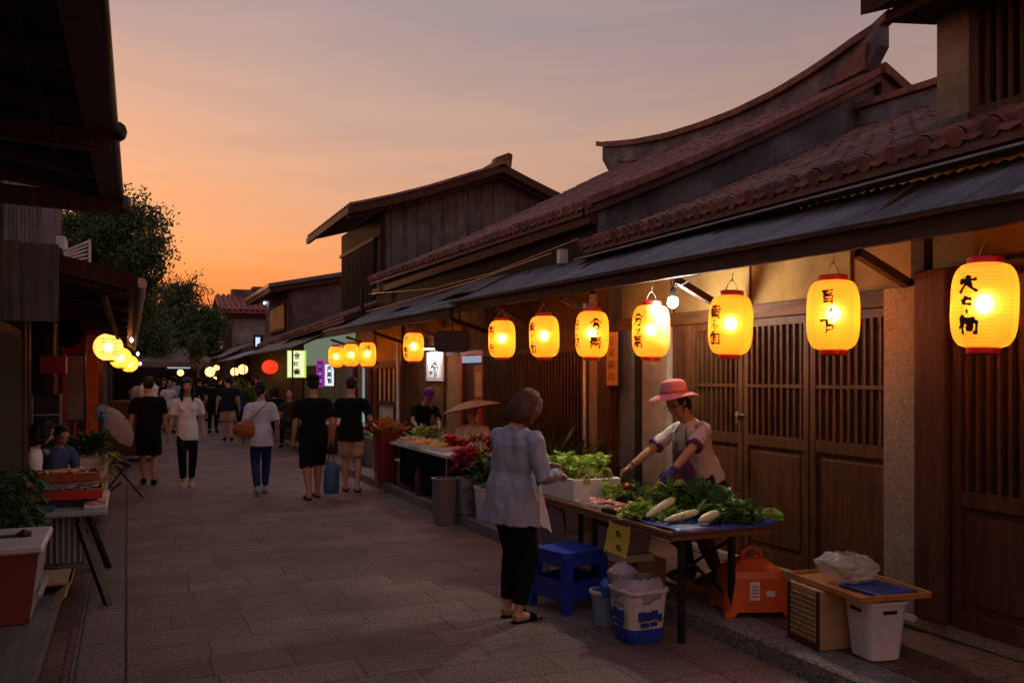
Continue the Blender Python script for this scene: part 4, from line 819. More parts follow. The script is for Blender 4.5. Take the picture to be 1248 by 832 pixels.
specs = [
 (1198, 308, [(['dai', ('ko', .55), ('dot', .35), 'shou'], -0.50, 0.355, 0.088, 0.017)], 'largest amber lantern, farthest right, with thick brushed characters'),
 (1015, 330, [(['iku', ('tsu', .75), 'shita'], -0.22, 0.355, 0.082, 0.009)], 'amber lantern second from the right, thin brushed characters just left of its centre'),
 (889, 349, [(['sachi', ('fu', .7), 'kai'], -0.78, 0.35, 0.092, 0.012)], 'amber lantern just right of the white bulb, dense characters near its left rim'),
 (793, 362, [(['wake', ('tsu', .6), 'man'], -0.78, 0.35, 0.095, 0.013)], 'amber lantern touching the bright white bulb'),
 (721, 370, [(['gou', ('tsu', .5), 'ryou'], 0.22, 0.35, 0.095, 0.014), (['wake', ('fu', .6), 'mon'], -1.15, 0.34, 0.09, 0.012)], 'amber lantern with two columns of characters, next to the narrow orange wall plaque'),
 (664, 376, [(['sachi', ('fu', .6), ('dot', .5), 'kai'], -0.92, 0.36, 0.088, 0.012)], 'amber lantern directly above the short haired shopper, characters on its left rim'),
 (612, 382, [(['ryou', ('fu', .55), ('dot', .5), 'wake'], -0.92, 0.355, 0.085, 0.012)], 'amber lantern directly right of the red doorway'),
 (504, 398, [(['wake', ('fu', .6), 'sachi', ('kai', .8)], -0.85, 0.375, 0.082, 0.012)], 'amber lantern hanging alone left of the black hanging board'),
 (448, 410, [(['gou', ('fu', .5)], 0.15, 0.37, 0.08, 0.012)], 'amber lantern nearest of the far cluster of three, one character on its front'),
 (428, 412, [], 'amber lantern in the middle of the far cluster of three, blank'),
 (410, 415, [], 'amber lantern farthest of the cluster of three, blank and partly hidden'),
]
for px, py, tx, lab in specs:
    v, Y = at_u(px, 4.12); lantern(v, 4.12, zz(py+5, Y), tx, lab)
# white work lamp
v, Y = at_u(820, 4.18); zb = zz(368, Y)
t = thing('work_lamp', 'glaring white bare bulb hanging under the awning beside a lantern', 'lamp', (4.18, v, zb))
mb = MB(); mb.ell((4.18, v, zb), (0.044, 0.044, 0.05), 14, 10); mb.build('bulb', emat('white_bulb', (1.0, 0.93, 0.78), 420), t, smooth=True)
mb = MB(); mb.lathe([(0.022, 0.035), (0.026, 0.04), (0.026, 0.10), (0.016, 0.12)], n=14, c=(4.18, v, zb)); mb.build('socket', M_black, t)
mb = MB(); mb.loft([(4.18, v, zb+0.12), (4.17, v+0.02, zb+0.18), (4.10, v, 2.52)], 0.006, n=6); mb.loft([(4.12, v-0.5, 2.50), (4.14, v-0.2, 2.44), (4.18, v, zb+0.13)], 0.005, n=6); mb.build('cable', M_black, t)
# red round lantern
v, Y = at_u(329, 4.0); z = zz(447, Y)
t = thing('round_lantern', 'glowing red round lantern under the grey sheet awning', 'lantern', (4.0, v, z), world=False)
M_redpaper = paper_mat('red_lantern_paper', (1.0, 0.03, 0.01), 0.8, ribs=False, thru=0.0)
mb = MB(); mb.ell((0, 0, 0), (0.24, 0.24, 0.215), 28, 16); mb.build('paper_shade', M_redpaper, t, smooth=True)
mb = MB(); mb.lathe([(0.07, 0.20), (0.07, 0.235)], n=14); mb.lathe([(0.07, -0.235), (0.07, -0.20)], n=14); mb.loft([(0, 0, 0.23), (0, 0, 0.45)], 0.006, n=4); mb.build('cap', M_redcap, t)
mb = MB(); mb.loft([(0, 0, -0.23), (0, 0, -0.5)], [0.02, 0.03], n=8); mb.build('tassel', M_redcap, t)
# left spherical lanterns
M_bulb2 = bulbmat('frosted_small_bulb', (1.0, 0.62, 0.24), 600)
M_creampaper = paper_mat('cream_lantern_paper', (1.0, 0.50, 0.13), 0.85, ribs=False, thru=0.10, tube=0.02)
M_yelpaper = paper_mat('yellow_lantern_paper', (1.0, 0.36, 0.04), 1.1, ribs=False, thru=0.10, tube=0.02)
for k, (px, py, rpx, Y, lab) in enumerate(((132, 423, 17, 13.0, 'nearest cream round lantern under the left eave, ringed with faint script'), (147, 436, 13, 16.0, 'middle yellow round lantern under the left eave, half hidden by the cream one'), (157.5, 443, 10.5, 19.5, 'farthest round lantern under the left eave, red cap showing beneath'))):
    u, v = at_Y(px, Y); r = rpx * Y / F
    t = thing('round_lantern', lab, 'lantern', (u, v, zz(py, Y)), group='round lanterns under the left eave', world=False)
    mb = MB(); mb.ell((0, 0, 0), (r, r, r*0.98), 28, 18); mb.build('paper_shade', M_creampaper if k == 0 else M_yelpaper, t, smooth=True)
    mb = MB(); mb.lathe([(r*0.35, -r*1.06), (r*0.4, -r*0.93)], n=16); mb.lathe([(r*0.3, r*0.95), (r*0.28, r*1.03)], n=16); mb.build('cap', M_redcap, t)
    mb = MB(); mb.ell((0, 0, 0), (r*0.34,)*3, 10, 8); mb.build('bulb', M_bulb2, t)
    mb = MB(); mb.loft([(0, 0, r), (0, 0, 2.28 - zz(py, Y))], 0.004, n=4); mb.build('cord', M_black, t)
    if k == 0:
        mb = MB()
        for zf in (-.55, -.35, -.12, .1, .33, .55):
            rr_ = r*math.sqrt(1-zf*zf)*1.004; mb.loft([(rr_*math.cos(a/24*2*math.pi), rr_*math.sin(a/24*2*math.pi), zf*r*0.98) for a in range(25)], 0.0025, n=4, cap=False)
        mb.build('bamboo_ring', M_wood, t)
        mb = MB(); ca = math.atan2(-v, -u)
        for dx in (-0.35, 0.42):
            for j in range(7):
                zf = 0.6 - j*0.19; rr_ = r*math.sqrt(max(0, 1-zf*zf))*1.01
                for q in range(2): a = ca + dx + rnd.uniform(-.1, .1); mb.loft([(rr_*math.cos(a-.07), rr_*math.sin(a-.07), zf*r), (rr_*math.cos(a+.07), rr_*math.sin(a+.07), zf*r + rnd.uniform(-.03, .03))], 0.0035, n=4)
        mb.build('brush_lettering', M_ink, t)
# small blue-white bulbs on the left eave
M_bluebulb = emat('blue_white_bulb', (0.5, 0.7, 1.0), 2.5)
for px, py, Y, lab in ((160.5, 414, 13.5, 'nearest small blue-white bulb on the left eave'), (168, 431, 17, 'middle small blue-white bulb on the left eave'), (171, 443, 20, 'lowest small blue-white bulb on the left eave')):
    u, v = at_Y(px, Y); z = zz(py, Y); t = thing('eave_bulb', lab, 'bulb', (u, v, z), group='small bulbs on the left eave')
    mb = MB(); mb.ell((u, v, z), (0.025, 0.025, 0.04), 8, 6); mb.build('bulb', M_bluebulb, t); mb = MB(); mb.loft([(u, v, z+.03), (u, v, z+0.12), (u-0.02, v, 2.30)], 0.006, n=5); mb.build('cord', M_black, t)
# far warm lamps
M_farlamp = emat('far_warm_lamp', (1.0, 0.40, 0.07), 4)
for px, py, Y, rr_, lab in ((220, 454, 38, 0.13, 'small warm lamp left of the shrub at the far end'), (256, 453, 36, 0.19, 'largest warm lamp right of the shrub at the far end'), (264, 448, 37, 0.11, 'small warm lamp just right of the largest far lamp'), (286, 453, 33, 0.15, 'warm lamp beside the palm on the right side'), (296, 450, 32, 0.17, 'paler round lamp behind the palm on the right side'), (262, 461, 37, 0.07, 'tiny warm lamp under the far lamp cluster')):
    u, v = at_Y(px, Y); z = zz(py, Y); t = thing('stall_lamp', lab, 'lamp', (u, v, z), group='warm stall lamps far down the street')
    mb = MB(); mb.ell((u, v, z), (rr_, rr_, rr_), 12, 8); mb.build('globe', M_farlamp, t, smooth=True); mb = MB(); mb.loft([(u, v, z+rr_), (u, v, z+0.5)], 0.012, n=5); mb.build('cord', M_black, t)
# ================================================================== PEOPLE
def remesh(mb, name, voxel, smooth=4, disp=None):
    me = bpy.data.meshes.new('tmp'); me.from_pydata([tuple(p) for p in mb.v], [], mb.f)
    bm = bmesh.new(); bm.from_mesh(me); bmesh.ops.recalc_face_normals(bm, faces=bm.faces); bm.to_mesh(me); bm.free()
    o = bpy.data.objects.new('tmp', me); COL.objects.link(o)
    m = o.modifiers.new('r', 'REMESH'); m.mode = 'VOXEL'; m.voxel_size = voxel
    s = o.modifiers.new('s', 'SMOOTH'); s.iterations = smooth; s.factor = 0.5
    dg = bpy.context.evaluated_depsgraph_get(); ev = o.evaluated_get(dg); res = bpy.data.meshes.new_from_object(ev)
    bpy.data.objects.remove(o); bpy.data.meshes.remove(me); res.name = name
    if disp:
        n = len(res.vertices); co_ = np.empty(n*3); res.vertices.foreach_get('co', co_); no = np.empty(n*3); res.vertex_normals.foreach_get('vector', no)
        co_ = co_.reshape(-1, 3); no = no.reshape(-1, 3); d = np.array([disp(Vector(p), Vector(q)) for p, q in zip(co_, no)]); co_ = co_ + no * d[:, None]
        res.vertices.foreach_set('co', co_.ravel())
    res.polygons.foreach_set('use_smooth', [True]*len(res.polygons)); res.update(); return res
def part(me, name, mat, parent, label=None):
    me.materials.append(mat); o = bpy.data.objects.new(name, me); COL.objects.link(o); o.parent = parent
    if label: o['label'] = label
    return o
def ik(a, b, l1, l2, pole):
    a, b, pole = Vector(a), Vector(b), Vector(pole); d = b - a; L_ = d.length
    if L_ > (l1 + l2) * 0.999: b = a + d.normalized() * (l1 + l2) * 0.999; d = b - a; L_ = d.length
    x = (L_*L_ + l1*l1 - l2*l2) / (2*L_); h = math.sqrt(max(0, l1*l1 - x*x)); dn = d.normalized(); p = (pole - dn * pole.dot(dn)).normalized()
    return a + dn*x + p*h, b
def cloth(name, c, rough=0.92, s=60): return pmat(name, c, rough, 0.14, 5, bump=0.25, bscale=s, bdist=0.004, spec=0.15)
M_skin = pmat('skin', (0.46, 0.26, 0.17), 0.55, 0.1, 12, bump=0.06, bscale=90, sss=0.08)
M_skin2 = pmat('tan_skin', (0.40, 0.21, 0.125), 0.55, 0.1, 12, bump=0.06, bscale=90, sss=0.08)
M_hair = pmat('black_hair', (0.012, 0.010, 0.009), 0.45, 0.4, 30, stretch=(6, 6, 0.6), bump=0.5, bscale=60, spec=0.25)
M_hairb = pmat('brown_hair', (0.13, 0.07, 0.042), 0.6, 0.5, 30, stretch=(7, 7, 0.5), bump=0.6, bscale=60, spec=0.2)
M_eye = pmat('dark_eye', (0.01, 0.008, 0.007), 0.15, 0.1, 5, bump=0)
M_lip = pmat('lip', (0.30, 0.09, 0.07), 0.5, 0.1, 20, bump=0)
K = {}   # clothing colours
for n_, c_ in dict(black_cloth=(0.007, 0.007, 0.008), navy_cloth=(0.015, 0.018, 0.03), white_cloth=(0.74, 0.70, 0.68), lilac_white=(0.60, 0.59, 0.66), beige_cloth=(0.48, 0.37, 0.25), jeans=(0.02, 0.045, 0.13),
                   greyblue=(0.29, 0.31, 0.38), charcoal=(0.03, 0.026, 0.028), cream_cloth=(0.62, 0.50, 0.35), purple=(0.22, 0.05, 0.30), blue=(0.03, 0.08, 0.3), greywhite=(0.33, 0.35, 0.38), brown_cloth=(0.12, 0.07, 0.05)).items(): K[n_] = cloth(n_, c_)
def fold(seed, amp, s=9.0):
    def f(p, n):
        q = Vector((p.x*s + seed, p.y*s, p.z*s*0.55)); v = noise.noise(Vector((q.x, q.y, q.z*0.45))); w = noise.noise(q*2.3 + Vector((5, 2, seed)))
        return amp*(v*1.0 + w*0.45) - amp*0.15
    return f
def hand_mesh(mb, wrist, dirv, palmn, scale=1.0, curl=0.5, mirror=1, spread=1.0):
    """palm and five bent fingers. dirv: wrist->fingers; palmn: direction the palm faces"""
    d = Vector(dirv).normalized(); n = Vector(palmn); n = (n - d*n.dot(d)).normalized(); s = d.cross(n).normalized() * mirror   # s points to the thumb side
    w = Vector(wrist); k = scale
    mb.loft([w - d*0.02*k, w + d*0.02*k, w + d*0.055*k, w + d*0.085*k], [(0.019*k, 0.024*k)]*1 + [(0.016*k, 0.033*k), (0.014*k, 0.039*k), (0.011*k, 0.036*k)], n=10, up=s)
    for i, (off, ln) in enumerate(((0.027, 0.070), (0.009, 0.078), (-0.009, 0.072), (-0.026, 0.056))):
        a = w + d*0.078*k + s*off*k; dd = (d + s*off*2.2*spread).normalized(); pts = [a - dd*0.01*k]; ang = 0
        for seg, fr in enumerate((0.42, 0.33, 0.25)):
            ang += curl * (0.55, 0.75, 0.6)[seg]; v = dd*math.cos(ang) + n*math.sin(ang); pts.append(pts[-1] + v*ln*fr*k*1.05)
        mb.loft(pts, [0.0088*k, 0.0085*k, 0.0078*k, 0.0062*k], n=7)
    a = w + d*0.025*k + s*0.026*k; t1 = (d*0.62 + s*0.7 + n*0.35).normalized(); t2 = (d*0.9 + s*0.2 + n*0.45*curl).normalized()
    mb.loft([a - s*0.012*k, a + t1*0.032*k, a + t1*0.032*k + t2*0.026*k, a + t1*0.032*k + t2*0.046*k], [0.013*k, 0.0115*k, 0.0095*k, 0.007*k], n=7)

def person(label, loc, heading, H=1.65, cat='person', group=None, vox=0.012, lean=0.0, turn=0.0, hp=0.0, hy=0.0, pelvis=None, handL=None, handR=None, footL=None, footR=None,
           top='black_cloth', sleeve=0.5, hem=0.47, bottom='black_cloth', blen=0.55, shoes='black_cloth', hair='short', hairmat=None, skin=None, female=False, cap=None, poleL=None, poleR=None,
           build=1.0, open_shoe=False, flare=1.0, detail=False, hcL=0.45, hcR=0.45, hand_dirL=None, hand_dirR=None, amp=0.011, pw=1.0, kneepole=None, legs=True, side=0.0, palmL=None, palmR=None):
    skin = skin or M_skin; hairmat = hairmat or M_hair
    t = thing('person', label, cat, loc, group=group, world=False, rotz=math.atan2(-heading[0], heading[1]))
    h = H; P = Vector(pelvis) if pelvis else Vector((0, 0, 0.525*h))
    Rl = Matrix.Rotation(-lean, 3, 'X') @ Matrix.Rotation(side, 3, 'Y'); Rt = Matrix.Rotation(turn, 3, 'Z')
    S = lambda z, x=0, y=0: P + Rl @ (Matrix.Rotation(turn * min(1, z/(0.28*h)), 3, 'Z') @ Vector((x, y, z)))      # spine coordinates, z above pelvis
    bw = build * (0.92 if female else 1.0)
    sh = {s: S(0.250*h, s*0.112*h*bw, -0.004*h) for s in (-1, 1)}      # -1 left, 1 right (x right when facing +y)
    nk = S(0.305*h, 0, 0.004*h); Rh = Rl @ Rt @ Matrix.Rotation(-hy, 3, 'Z') @ Matrix.Rotation(-hp, 3, 'X')
    hb = nk + Rl @ Vector((0, 0.006*h, 0.035*h)); HC = hb + Rh @ Vector((0, 0.012*h, 0.058*h)); hd = 0.141*h   # head height
    hv = lambda x, y, z: HC + Rh @ Vector((x*hd, y*hd, z*hd))
    la1, la2 = 0.172*h, 0.152*h; ll1, ll2 = 0.245*h, 0.237*h
    hands = {-1: Vector(handL) if handL else sh[-1] + Vector((-0.045*h, 0.02*h, -0.315*h)), 1: Vector(handR) if handR else sh[1] + Vector((0.045*h, 0.02*h, -0.315*h))}
    poles = {-1: poleL or (-0.3, -1, -0.2), 1: poleR or (0.3, -1, -0.2)}
    feet = {-1: Vector(footL) if footL else Vector((-0.055*h, 0, 0.045*h)), 1: Vector(footR) if footR else Vector((0.055*h, 0, 0.045*h))}
    el = {}; wr = {}; kn = {}; an = {}
    for s in (-1, 1):
        el[s], wr[s] = ik(sh[s], hands[s], la1, la2, poles[s]); hip = P + Vector((s*0.05*h, 0, -0.01*h)); kn[s], an[s] = ik(hip, feet[s], ll1, ll2, kneepole or (s*0.12, 1, 0))
    # --- body
    mb = MB()
    mb.ell(hv(0, -0.03, 0.13), (0.325*hd, 0.385*hd, 0.36*hd), 16, 12, M=Rh)                       # skull
    mb.ell(hv(0, 0.10, -0.13), (0.265*hd, 0.27*hd, 0.33*hd), 14, 10, M=Rh)                        # face
    mb.ell(hv(0, 0.17, -0.345), (0.15*hd, 0.155*hd, 0.125*hd), 12, 8, M=Rh)                       # chin
    mb.loft([hv(0, 0.345, 0.03), hv(0, 0.405, -0.06), hv(0, 0.44, -0.125), hv(0, 0.36, -0.155)], [0.035*hd, 0.048*hd, 0.062*hd, 0.04*hd], n=8)   # nose
    for s in (-1, 1): mb.ell(hv(s*0.335, -0.03, -0.03), (0.035*hd, 0.075*hd, 0.12*hd), 8, 6, M=Rh); mb.ell(hv(s*0.15, 0.25, -0.10), (0.10*hd, 0.08*hd, 0.10*hd), 8, 6, M=Rh)
    mb.ell(hv(0, 0.335, -0.235), (0.11*hd, 0.05*hd, 0.035*hd), 8, 6, M=Rh)                         # mouth
    mb.loft([S(0.275*h, 0, -0.008*h), nk, hv(0, -0.09, -0.25), hv(0, -0.06, 0.0)], [0.042*h, 0.033*h, 0.031*h, 0.033*h], n=12)
    mb.loft([S(-0.03*h), S(0.05*h), S(0.15*h), S(0.23*h), S(0.275*h)], [(0.07*h*bw, 0.05*h), (0.066*h*bw, 0.046*h), (0.078*h*bw, 0.052*h), (0.075*h*bw, 0.05*h), (0.045*h, 0.035*h)], n=14, up=Rl @ Rt @ Vector((0, 1, 0)))
    for s in (-1, 1):
        mb.loft([S(0.250*h, s*0.04*h), S(0.252*h, s*0.085*h*bw), sh[s].lerp(el[s], 0.1), sh[s].lerp(el[s], 0.5), el[s], el[s].lerp(wr[s], 0.3), wr[s]], [0.028*h, 0.029*h, 0.029*h*bw, 0.026*h*bw, 0.0215*h*bw, 0.022*h*bw, 0.0145*h*bw], n=10)
        fd = (wr[s] - el[s]).normalized(); hdv = (hand_dirL if s < 0 else hand_dirR) or fd; pn = (palmL if s < 0 else palmR)
        if pn is None: pn = (-s*1.0, 0.2, 0) if abs(fd.z) > 0.7 else (-s*0.5, 0, -1)
        dv_ = Vector(hdv).normalized(); pnv = Vector(pn); sd = dv_.cross((pnv - dv_*pnv.dot(dv_)).normalized()); want = Vector((-s*0.6, 0.5, 0.4)) ; mir = 1 if sd.dot(want) >= 0 else -1
        hand_mesh(mb, wr[s], hdv, pn, h/1.68*(0.93 if female else 1.0), curl=(hcL if s < 0 else hcR), mirror=mir)
        if legs:
            hip = P + Vector((s*0.05*h, 0, -0.01*h))
            mb.loft([hip, hip.lerp(kn[s], 0.4), kn[s].lerp(hip, 0.12), kn[s], kn[s].lerp(an[s], 0.3), kn[s].lerp(an[s], 0.75), an[s]], [0.05*h*bw, 0.046*h*bw, 0.034*h*bw, 0.031*h*bw, 0.033*h*bw, 0.021*h*bw, 0.019*h*bw], n=12)
            fz = an[s].z - 0.045*h; fy = 1.0
            mb.loft([an[s] + Vector((0, -0.022*h, -0.022*h)), an[s] + Vector((0, 0.0, -0.018*h)), an[s] + Vector((0, 0.045*h, -0.026*h)), an[s] + Vector((s*0.004*h, 0.09*h, -0.034*h)), an[s] + Vector((s*0.006*h, 0.112*h, -0.037*h))], [(0.02*h, 0.02*h), (0.024*h, 0.026*h), (0.026*h, 0.018*h), (0.028*h, 0.011*h), (0.02*h, 0.007*h)], n=10)
    body = part(remesh(mb, 'body', vox*0.8 if not detail else vox, 3), 'body', skin, t)
    # --- eyes, brows, lips
    if vox <= 0.013:
        for s in (-1, 1):
            m2 = MB(); m2.ell(hv(s*0.155, 0.315, 0.01), (0.058*hd, 0.03*hd, 0.022*hd), 10, 6, M=Rh); part_m = m2.build('eye', M_eye, t, smooth=True)
            m2 = MB(); m2.loft([hv(s*0.08, 0.36, 0.085), hv(s*0.16, 0.355, 0.105), hv(s*0.235, 0.30, 0.085)], [0.012*hd, 0.016*hd, 0.008*hd], n=6); m2.build('eyebrow', M_hair, t)
        m2 = MB(); m2.ell(hv(0, 0.375, -0.235), (0.095*hd, 0.03*hd, 0.026*hd), 10, 6, M=Rh); m2.build('lips', M_lip, t, smooth=True)
    # --- top
    tw = 1.0 * bw
    mb = MB(); z0 = (hem - 0.525) * h; n_ = 6; pts = []; rad = []
    lw = 1.13 if hem < 0.5 else 1.03
    prof_ = [(z0, 0.090*flare*lw, 0.071*flare*lw), (min(0, z0*0.4), 0.090*(1+flare)/2*lw, 0.071*(1+flare)/2*lw), (0.045*h, 0.086*lw, 0.066*lw), (0.10*h, 0.083, 0.062), (0.16*h, 0.087, 0.064), (0.22*h, 0.094, 0.064), (0.255*h, 0.083, 0.055), (0.276*h, 0.056, 0.045), (0.294*h, 0.036, 0.037)]
    for z, a, b in prof_:
        pts.append(S(z)); rad.append((a*h*tw*pw, b*h*pw))
    mb.loft(pts, rad, n=20, up=Rl @ Rt @ Vector((0, 1, 0)))
    if female: 
        for s in (-1, 1): mb.ell(S(0.19*h, s*0.038*h, 0.035*h), (0.042*h, 0.036*h, 0.042*h), 10, 8)
    for s in (-1, 1):
        A_ = [S(0.252*h, s*0.035*h, -0.003*h), S(0.254*h, s*0.075*h*bw, -0.003*h), S(0.247*h, s*0.104*h*bw, -0.003*h), sh[s].lerp(el[s], 0.12)]; r_ = [0.030*h, 0.034*h, 0.037*h*bw, 0.039*h*bw]
        if sleeve <= 1: A_ += [sh[s].lerp(el[s], sleeve*0.5), sh[s].lerp(el[s], sleeve)]; r_ += [0.039*h*bw, 0.041*h*bw]
        else:
            q = sleeve - 1; A_ += [sh[s].lerp(el[s], 0.5), el[s], el[s].lerp(wr[s], q*0.5), el[s].lerp(wr[s], q)]; r_ += [0.037*h*bw, 0.034*h*bw, 0.032*h*bw, 0.029*h*bw]
        mb.loft(A_, r_, n=14)
    tp = part(remesh(mb, 'top', vox, 3, fold(rnd.random()*50, amp)), 'shirt', K[top] if isinstance(top, str) else top, t)
    # --- bottom
    if bottom:
        mb = MB(); mb.loft([P + Rl @ Vector((0, 0, 0.065*h)), P + Vector((0, 0, 0.02*h)), P + Vector((0, -0.004*h, -0.03*h)), P + Vector((0, 0, -0.06*h))], [(0.074*h*bw, 0.056*h), (0.083*h*bw, 0.062*h), (0.087*h*bw, 0.066*h), (0.06*h*bw, 0.05*h)], n=18, up=(0, 1, 0))
        for s in (-1, 1):
            hip = P + Vector((s*0.046*h, 0, -0.01*h)); lt = blen * 2
            loose = (1.0 if blen > 0.8 else 1.25)
            if lt <= 1: A_ = [hip, hip.lerp(kn[s], lt*0.5), hip.lerp(kn[s], lt)]; r_ = [0.056*h*bw, 0.051*h*loose*bw, 0.049*h*loose*bw]
            else:
                q = lt - 1; A_ = [hip, hip.lerp(kn[s], 0.5), kn[s], kn[s].lerp(an[s], q*0.45), kn[s].lerp(an[s], q)]
                r_ = [0.056*h*bw, 0.051*h*bw*loose, 0.043*h*bw*loose, 0.040*h*bw*loose, 0.030*h*bw*loose] if q > 0.4 else [0.056*h*bw, 0.052*h*bw*loose, 0.045*h*bw*loose, 0.045*h*bw*loose, 0.045*h*bw*loose]
            mb.loft(A_, r_, n=14)
        part(remesh(mb, 'bottom', vox, 2, fold(rnd.random()*50, min(0.005, amp*0.6), 12)), 'trousers' if blen > 0.7 else 'shorts', K[bottom] if isinstance(bottom, str) else bottom, t)
    # --- shoes
    if legs and shoes:
        for s in (-1, 1):
            m2 = MB(); a = an[s]
            if open_shoe:
                m2.loft([a + Vector((0, -0.032*h, -0.041*h)), a + Vector((0, 0.0, -0.041*h)), a + Vector((s*0.004*h, 0.06*h, -0.043*h)), a + Vector((s*0.006*h, 0.118*h, -0.044*h)), a + Vector((s*0.006*h, 0.126*h, -0.044*h))], [(0.012*h, 0.008*h), (0.026*h, 0.009*h), (0.031*h, 0.008*h), (0.028*h, 0.007*h), (0.012*h, 0.005*h)], n=12)
                m2.loft([a + Vector((0, 0.045*h, -0.03*h)), a + Vector((0, 0.065*h, -0.026*h)), a + Vector((0, 0.088*h, -0.029*h))], [(0.033*h, 0.016*h), (0.034*h, 0.016*h), (0.033*h, 0.013*h)], n=12)
            else:
                m2.loft([a + Vector((0, -0.036*h, -0.028*h)), a + Vector((0, -0.02*h, -0.018*h)), a + Vector((0, 0.012*h, -0.014*h)), a + Vector((s*0.002*h, 0.05*h, -0.022*h)), a + Vector((s*0.005*h, 0.10*h, -0.028*h)), a + Vector((s*0.005*h, 0.124*h, -0.033*h))], [(0.016*h, 0.018*h), (0.025*h, 0.026*h), (0.027*h, 0.028*h), (0.029*h, 0.023*h), (0.028*h, 0.017*h), (0.014*h, 0.009*h)], n=12)
            part(remesh(m2, 'shoe', max(0.006, vox*0.6), 2), 'shoe', K[shoes] if isinstance(shoes, str) else shoes, t)
    # --- hair
    if hair:
        mb = MB(); e = 1.13
        mb.ell(hv(0, -0.085, 0.17), (0.365*hd, 0.39*hd, 0.385*hd), 18, 12, M=Rh)
        if hair == 'short': mb.ell(hv(0, -0.20, -0.04), (0.315*hd, 0.27*hd, 0.27*hd), 14, 8, M=Rh)
        if hair == 'bob':
            mb.ell(hv(0, -0.15, 0.02), (0.42*hd, 0.37*hd, 0.44*hd), 16, 10, M=Rh); mb.loft([hv(0, -0.16, 0.1), hv(0, -0.18, -0.25), hv(0, -0.20, -0.55), hv(0, -0.19, -0.68)], [(0.43*hd, 0.34*hd), (0.48*hd, 0.33*hd), (0.46*hd, 0.28*hd), (0.34*hd, 0.18*hd)], n=16, up=Rh @ Vector((0, 1, 0)))
            for s in (-1, 1): mb.loft([hv(s*0.30, 0.03, 0.28), hv(s*0.39, 0.08, -0.05), hv(s*0.40, 0.08, -0.50)], [(0.09*hd, 0.20*hd), (0.08*hd, 0.22*hd), (0.06*hd, 0.14*hd)], n=10, up=Rh @ Vector((0, 1, 0)))
            mb.ell(hv(0, 0.16, 0.36), (0.27*hd, 0.17*hd, 0.14*hd), 12, 8, M=Rh)
        if hair == 'long':
            mb.loft([hv(0, -0.17, 0.05), hv(0, -0.24, -0.4), hv(0, -0.22, -0.9), hv(0, -0.2, -1.05)], [(0.36*hd, 0.26*hd), (0.42*hd, 0.20*hd), (0.40*hd, 0.13*hd), (0.3*hd, 0.06*hd)], n=16, up=Rh @ Vector((0, 1, 0)))
            for s in (-1, 1): mb.loft([hv(s*0.24, 0.1, 0.33), hv(s*0.34, 0.10, 0.0), hv(s*0.36, 0.14, -0.45), hv(s*0.33, 0.22, -1.0)], [(0.09*hd, 0.13*hd), (0.075*hd, 0.13*hd), (0.12*hd, 0.12*hd), (0.07*hd, 0.06*hd)], n=10, up=Rh @ Vector((0, 1, 0)))
            mb.ell(hv(0, 0.26, 0.27), (0.24*hd, 0.11*hd, 0.14*hd), 12, 8, M=Rh)
        if hair == 'tied': mb.ell(hv(0, -0.22, -0.08), (0.33*hd, 0.26*hd, 0.27*hd), 14, 8, M=Rh); mb.loft([hv(0, -0.4, 0.05), hv(0, -0.5, -0.2), hv(0, -0.46, -0.5)], [0.10*hd, 0.13*hd, 0.06*hd], n=10)
        sd_ = rnd.random()*40
        part(remesh(mb, 'hair', max(0.006, vox*0.7), 2, lambda p, n: 0.006*noise.noise(Vector((p.x*38+sd_, p.y*38, p.z*7)))), 'hair', hairmat, t)
    if cap:
        m2 = MB(); pts = [(0.0, 0.36), (0.15, 0.355), (0.28, 0.30), (0.365, 0.18), (0.38, 0.05)]
        vs = MB(); vs.lathe([(r*hd, z*hd) for r, z in reversed(pts)], n=20, sy=1.08); vs.v = [tuple(hv(0, -0.06, 0.20) + Rh @ Vector(p)) for p in vs.v]
        vs.loft([hv(0, 0.28, 0.26), hv(0, 0.46, 0.23), hv(0, 0.62, 0.18)], [(0.28*hd, 0.03*hd), (0.25*hd, 0.022*hd), (0.12*hd, 0.015*hd)], n=12, up=Rh @ Vector((0, 0, 1)))
        vs.build('cap', cap, t, smooth=True)
    info = dict(root=t, sh=sh, el=el, wr=wr, S=S, hv=hv, Rh=Rh, hd=hd, P=P, an=an, Rl=Rl)
    return info
def walk(k, h, back=False):
    """feet of a stride: k in 0..1 size"""
    s = 0.11*h*k; return dict(footL=(-0.045*h, s, 0.045*h), footR=(0.045*h, -s, 0.045*h + 0.02*h*k))
def at_px(px, Y, z=0.0): u, v = at_Y(px, Y); return (u, v, z)
def yf(py, z=0.0): return F*(CAMH - z)/(py - HZ)

# walkers
h = 1.70; Y = 14.1; p = at_px(181, Y); q = at_px(228, Y - 0.1)
dx = 0.30
person('man in black tee and long shorts hand in hand with the long haired woman', p, (0.05, 1), h, handR=(0.27, 0.05, 0.44*h), footL=(-0.075, 0.16, 0.077), footR=(0.075, -0.05, 0.077), blen=0.50, hem=0.43, pw=1.06, sleeve=0.72, build=1.02)
person('long haired woman in white tee and black trousers walking toward us', q, (0.0, -1), 1.68, handR=(0.27, 0.03, 0.44*1.68), female=True, top='white_cloth', blen=0.93, hair='long', hem=0.42, sleeve=0.75, footL=(-0.06, 0.0, 0.076), footR=(0.06, 0.13, 0.076), shoes='beige_cloth', pw=1.05, open_shoe=True, flare=1.05)
Y = 13.0; p = at_px(318, Y)
i4 = person('woman in pale tee and blue jeans walking away with an orange shoulder bag', p, (0.1, 1), 1.64, female=True, top='lilac_white', bottom='jeans', blen=0.95, hair='tied', hem=0.42, sleeve=0.8, hy=0.4, footL=(-0.05, -0.14, 0.095), footR=(0.06, 0.12, 0.075), shoes='greywhite', pw=1.12, flare=1.05)
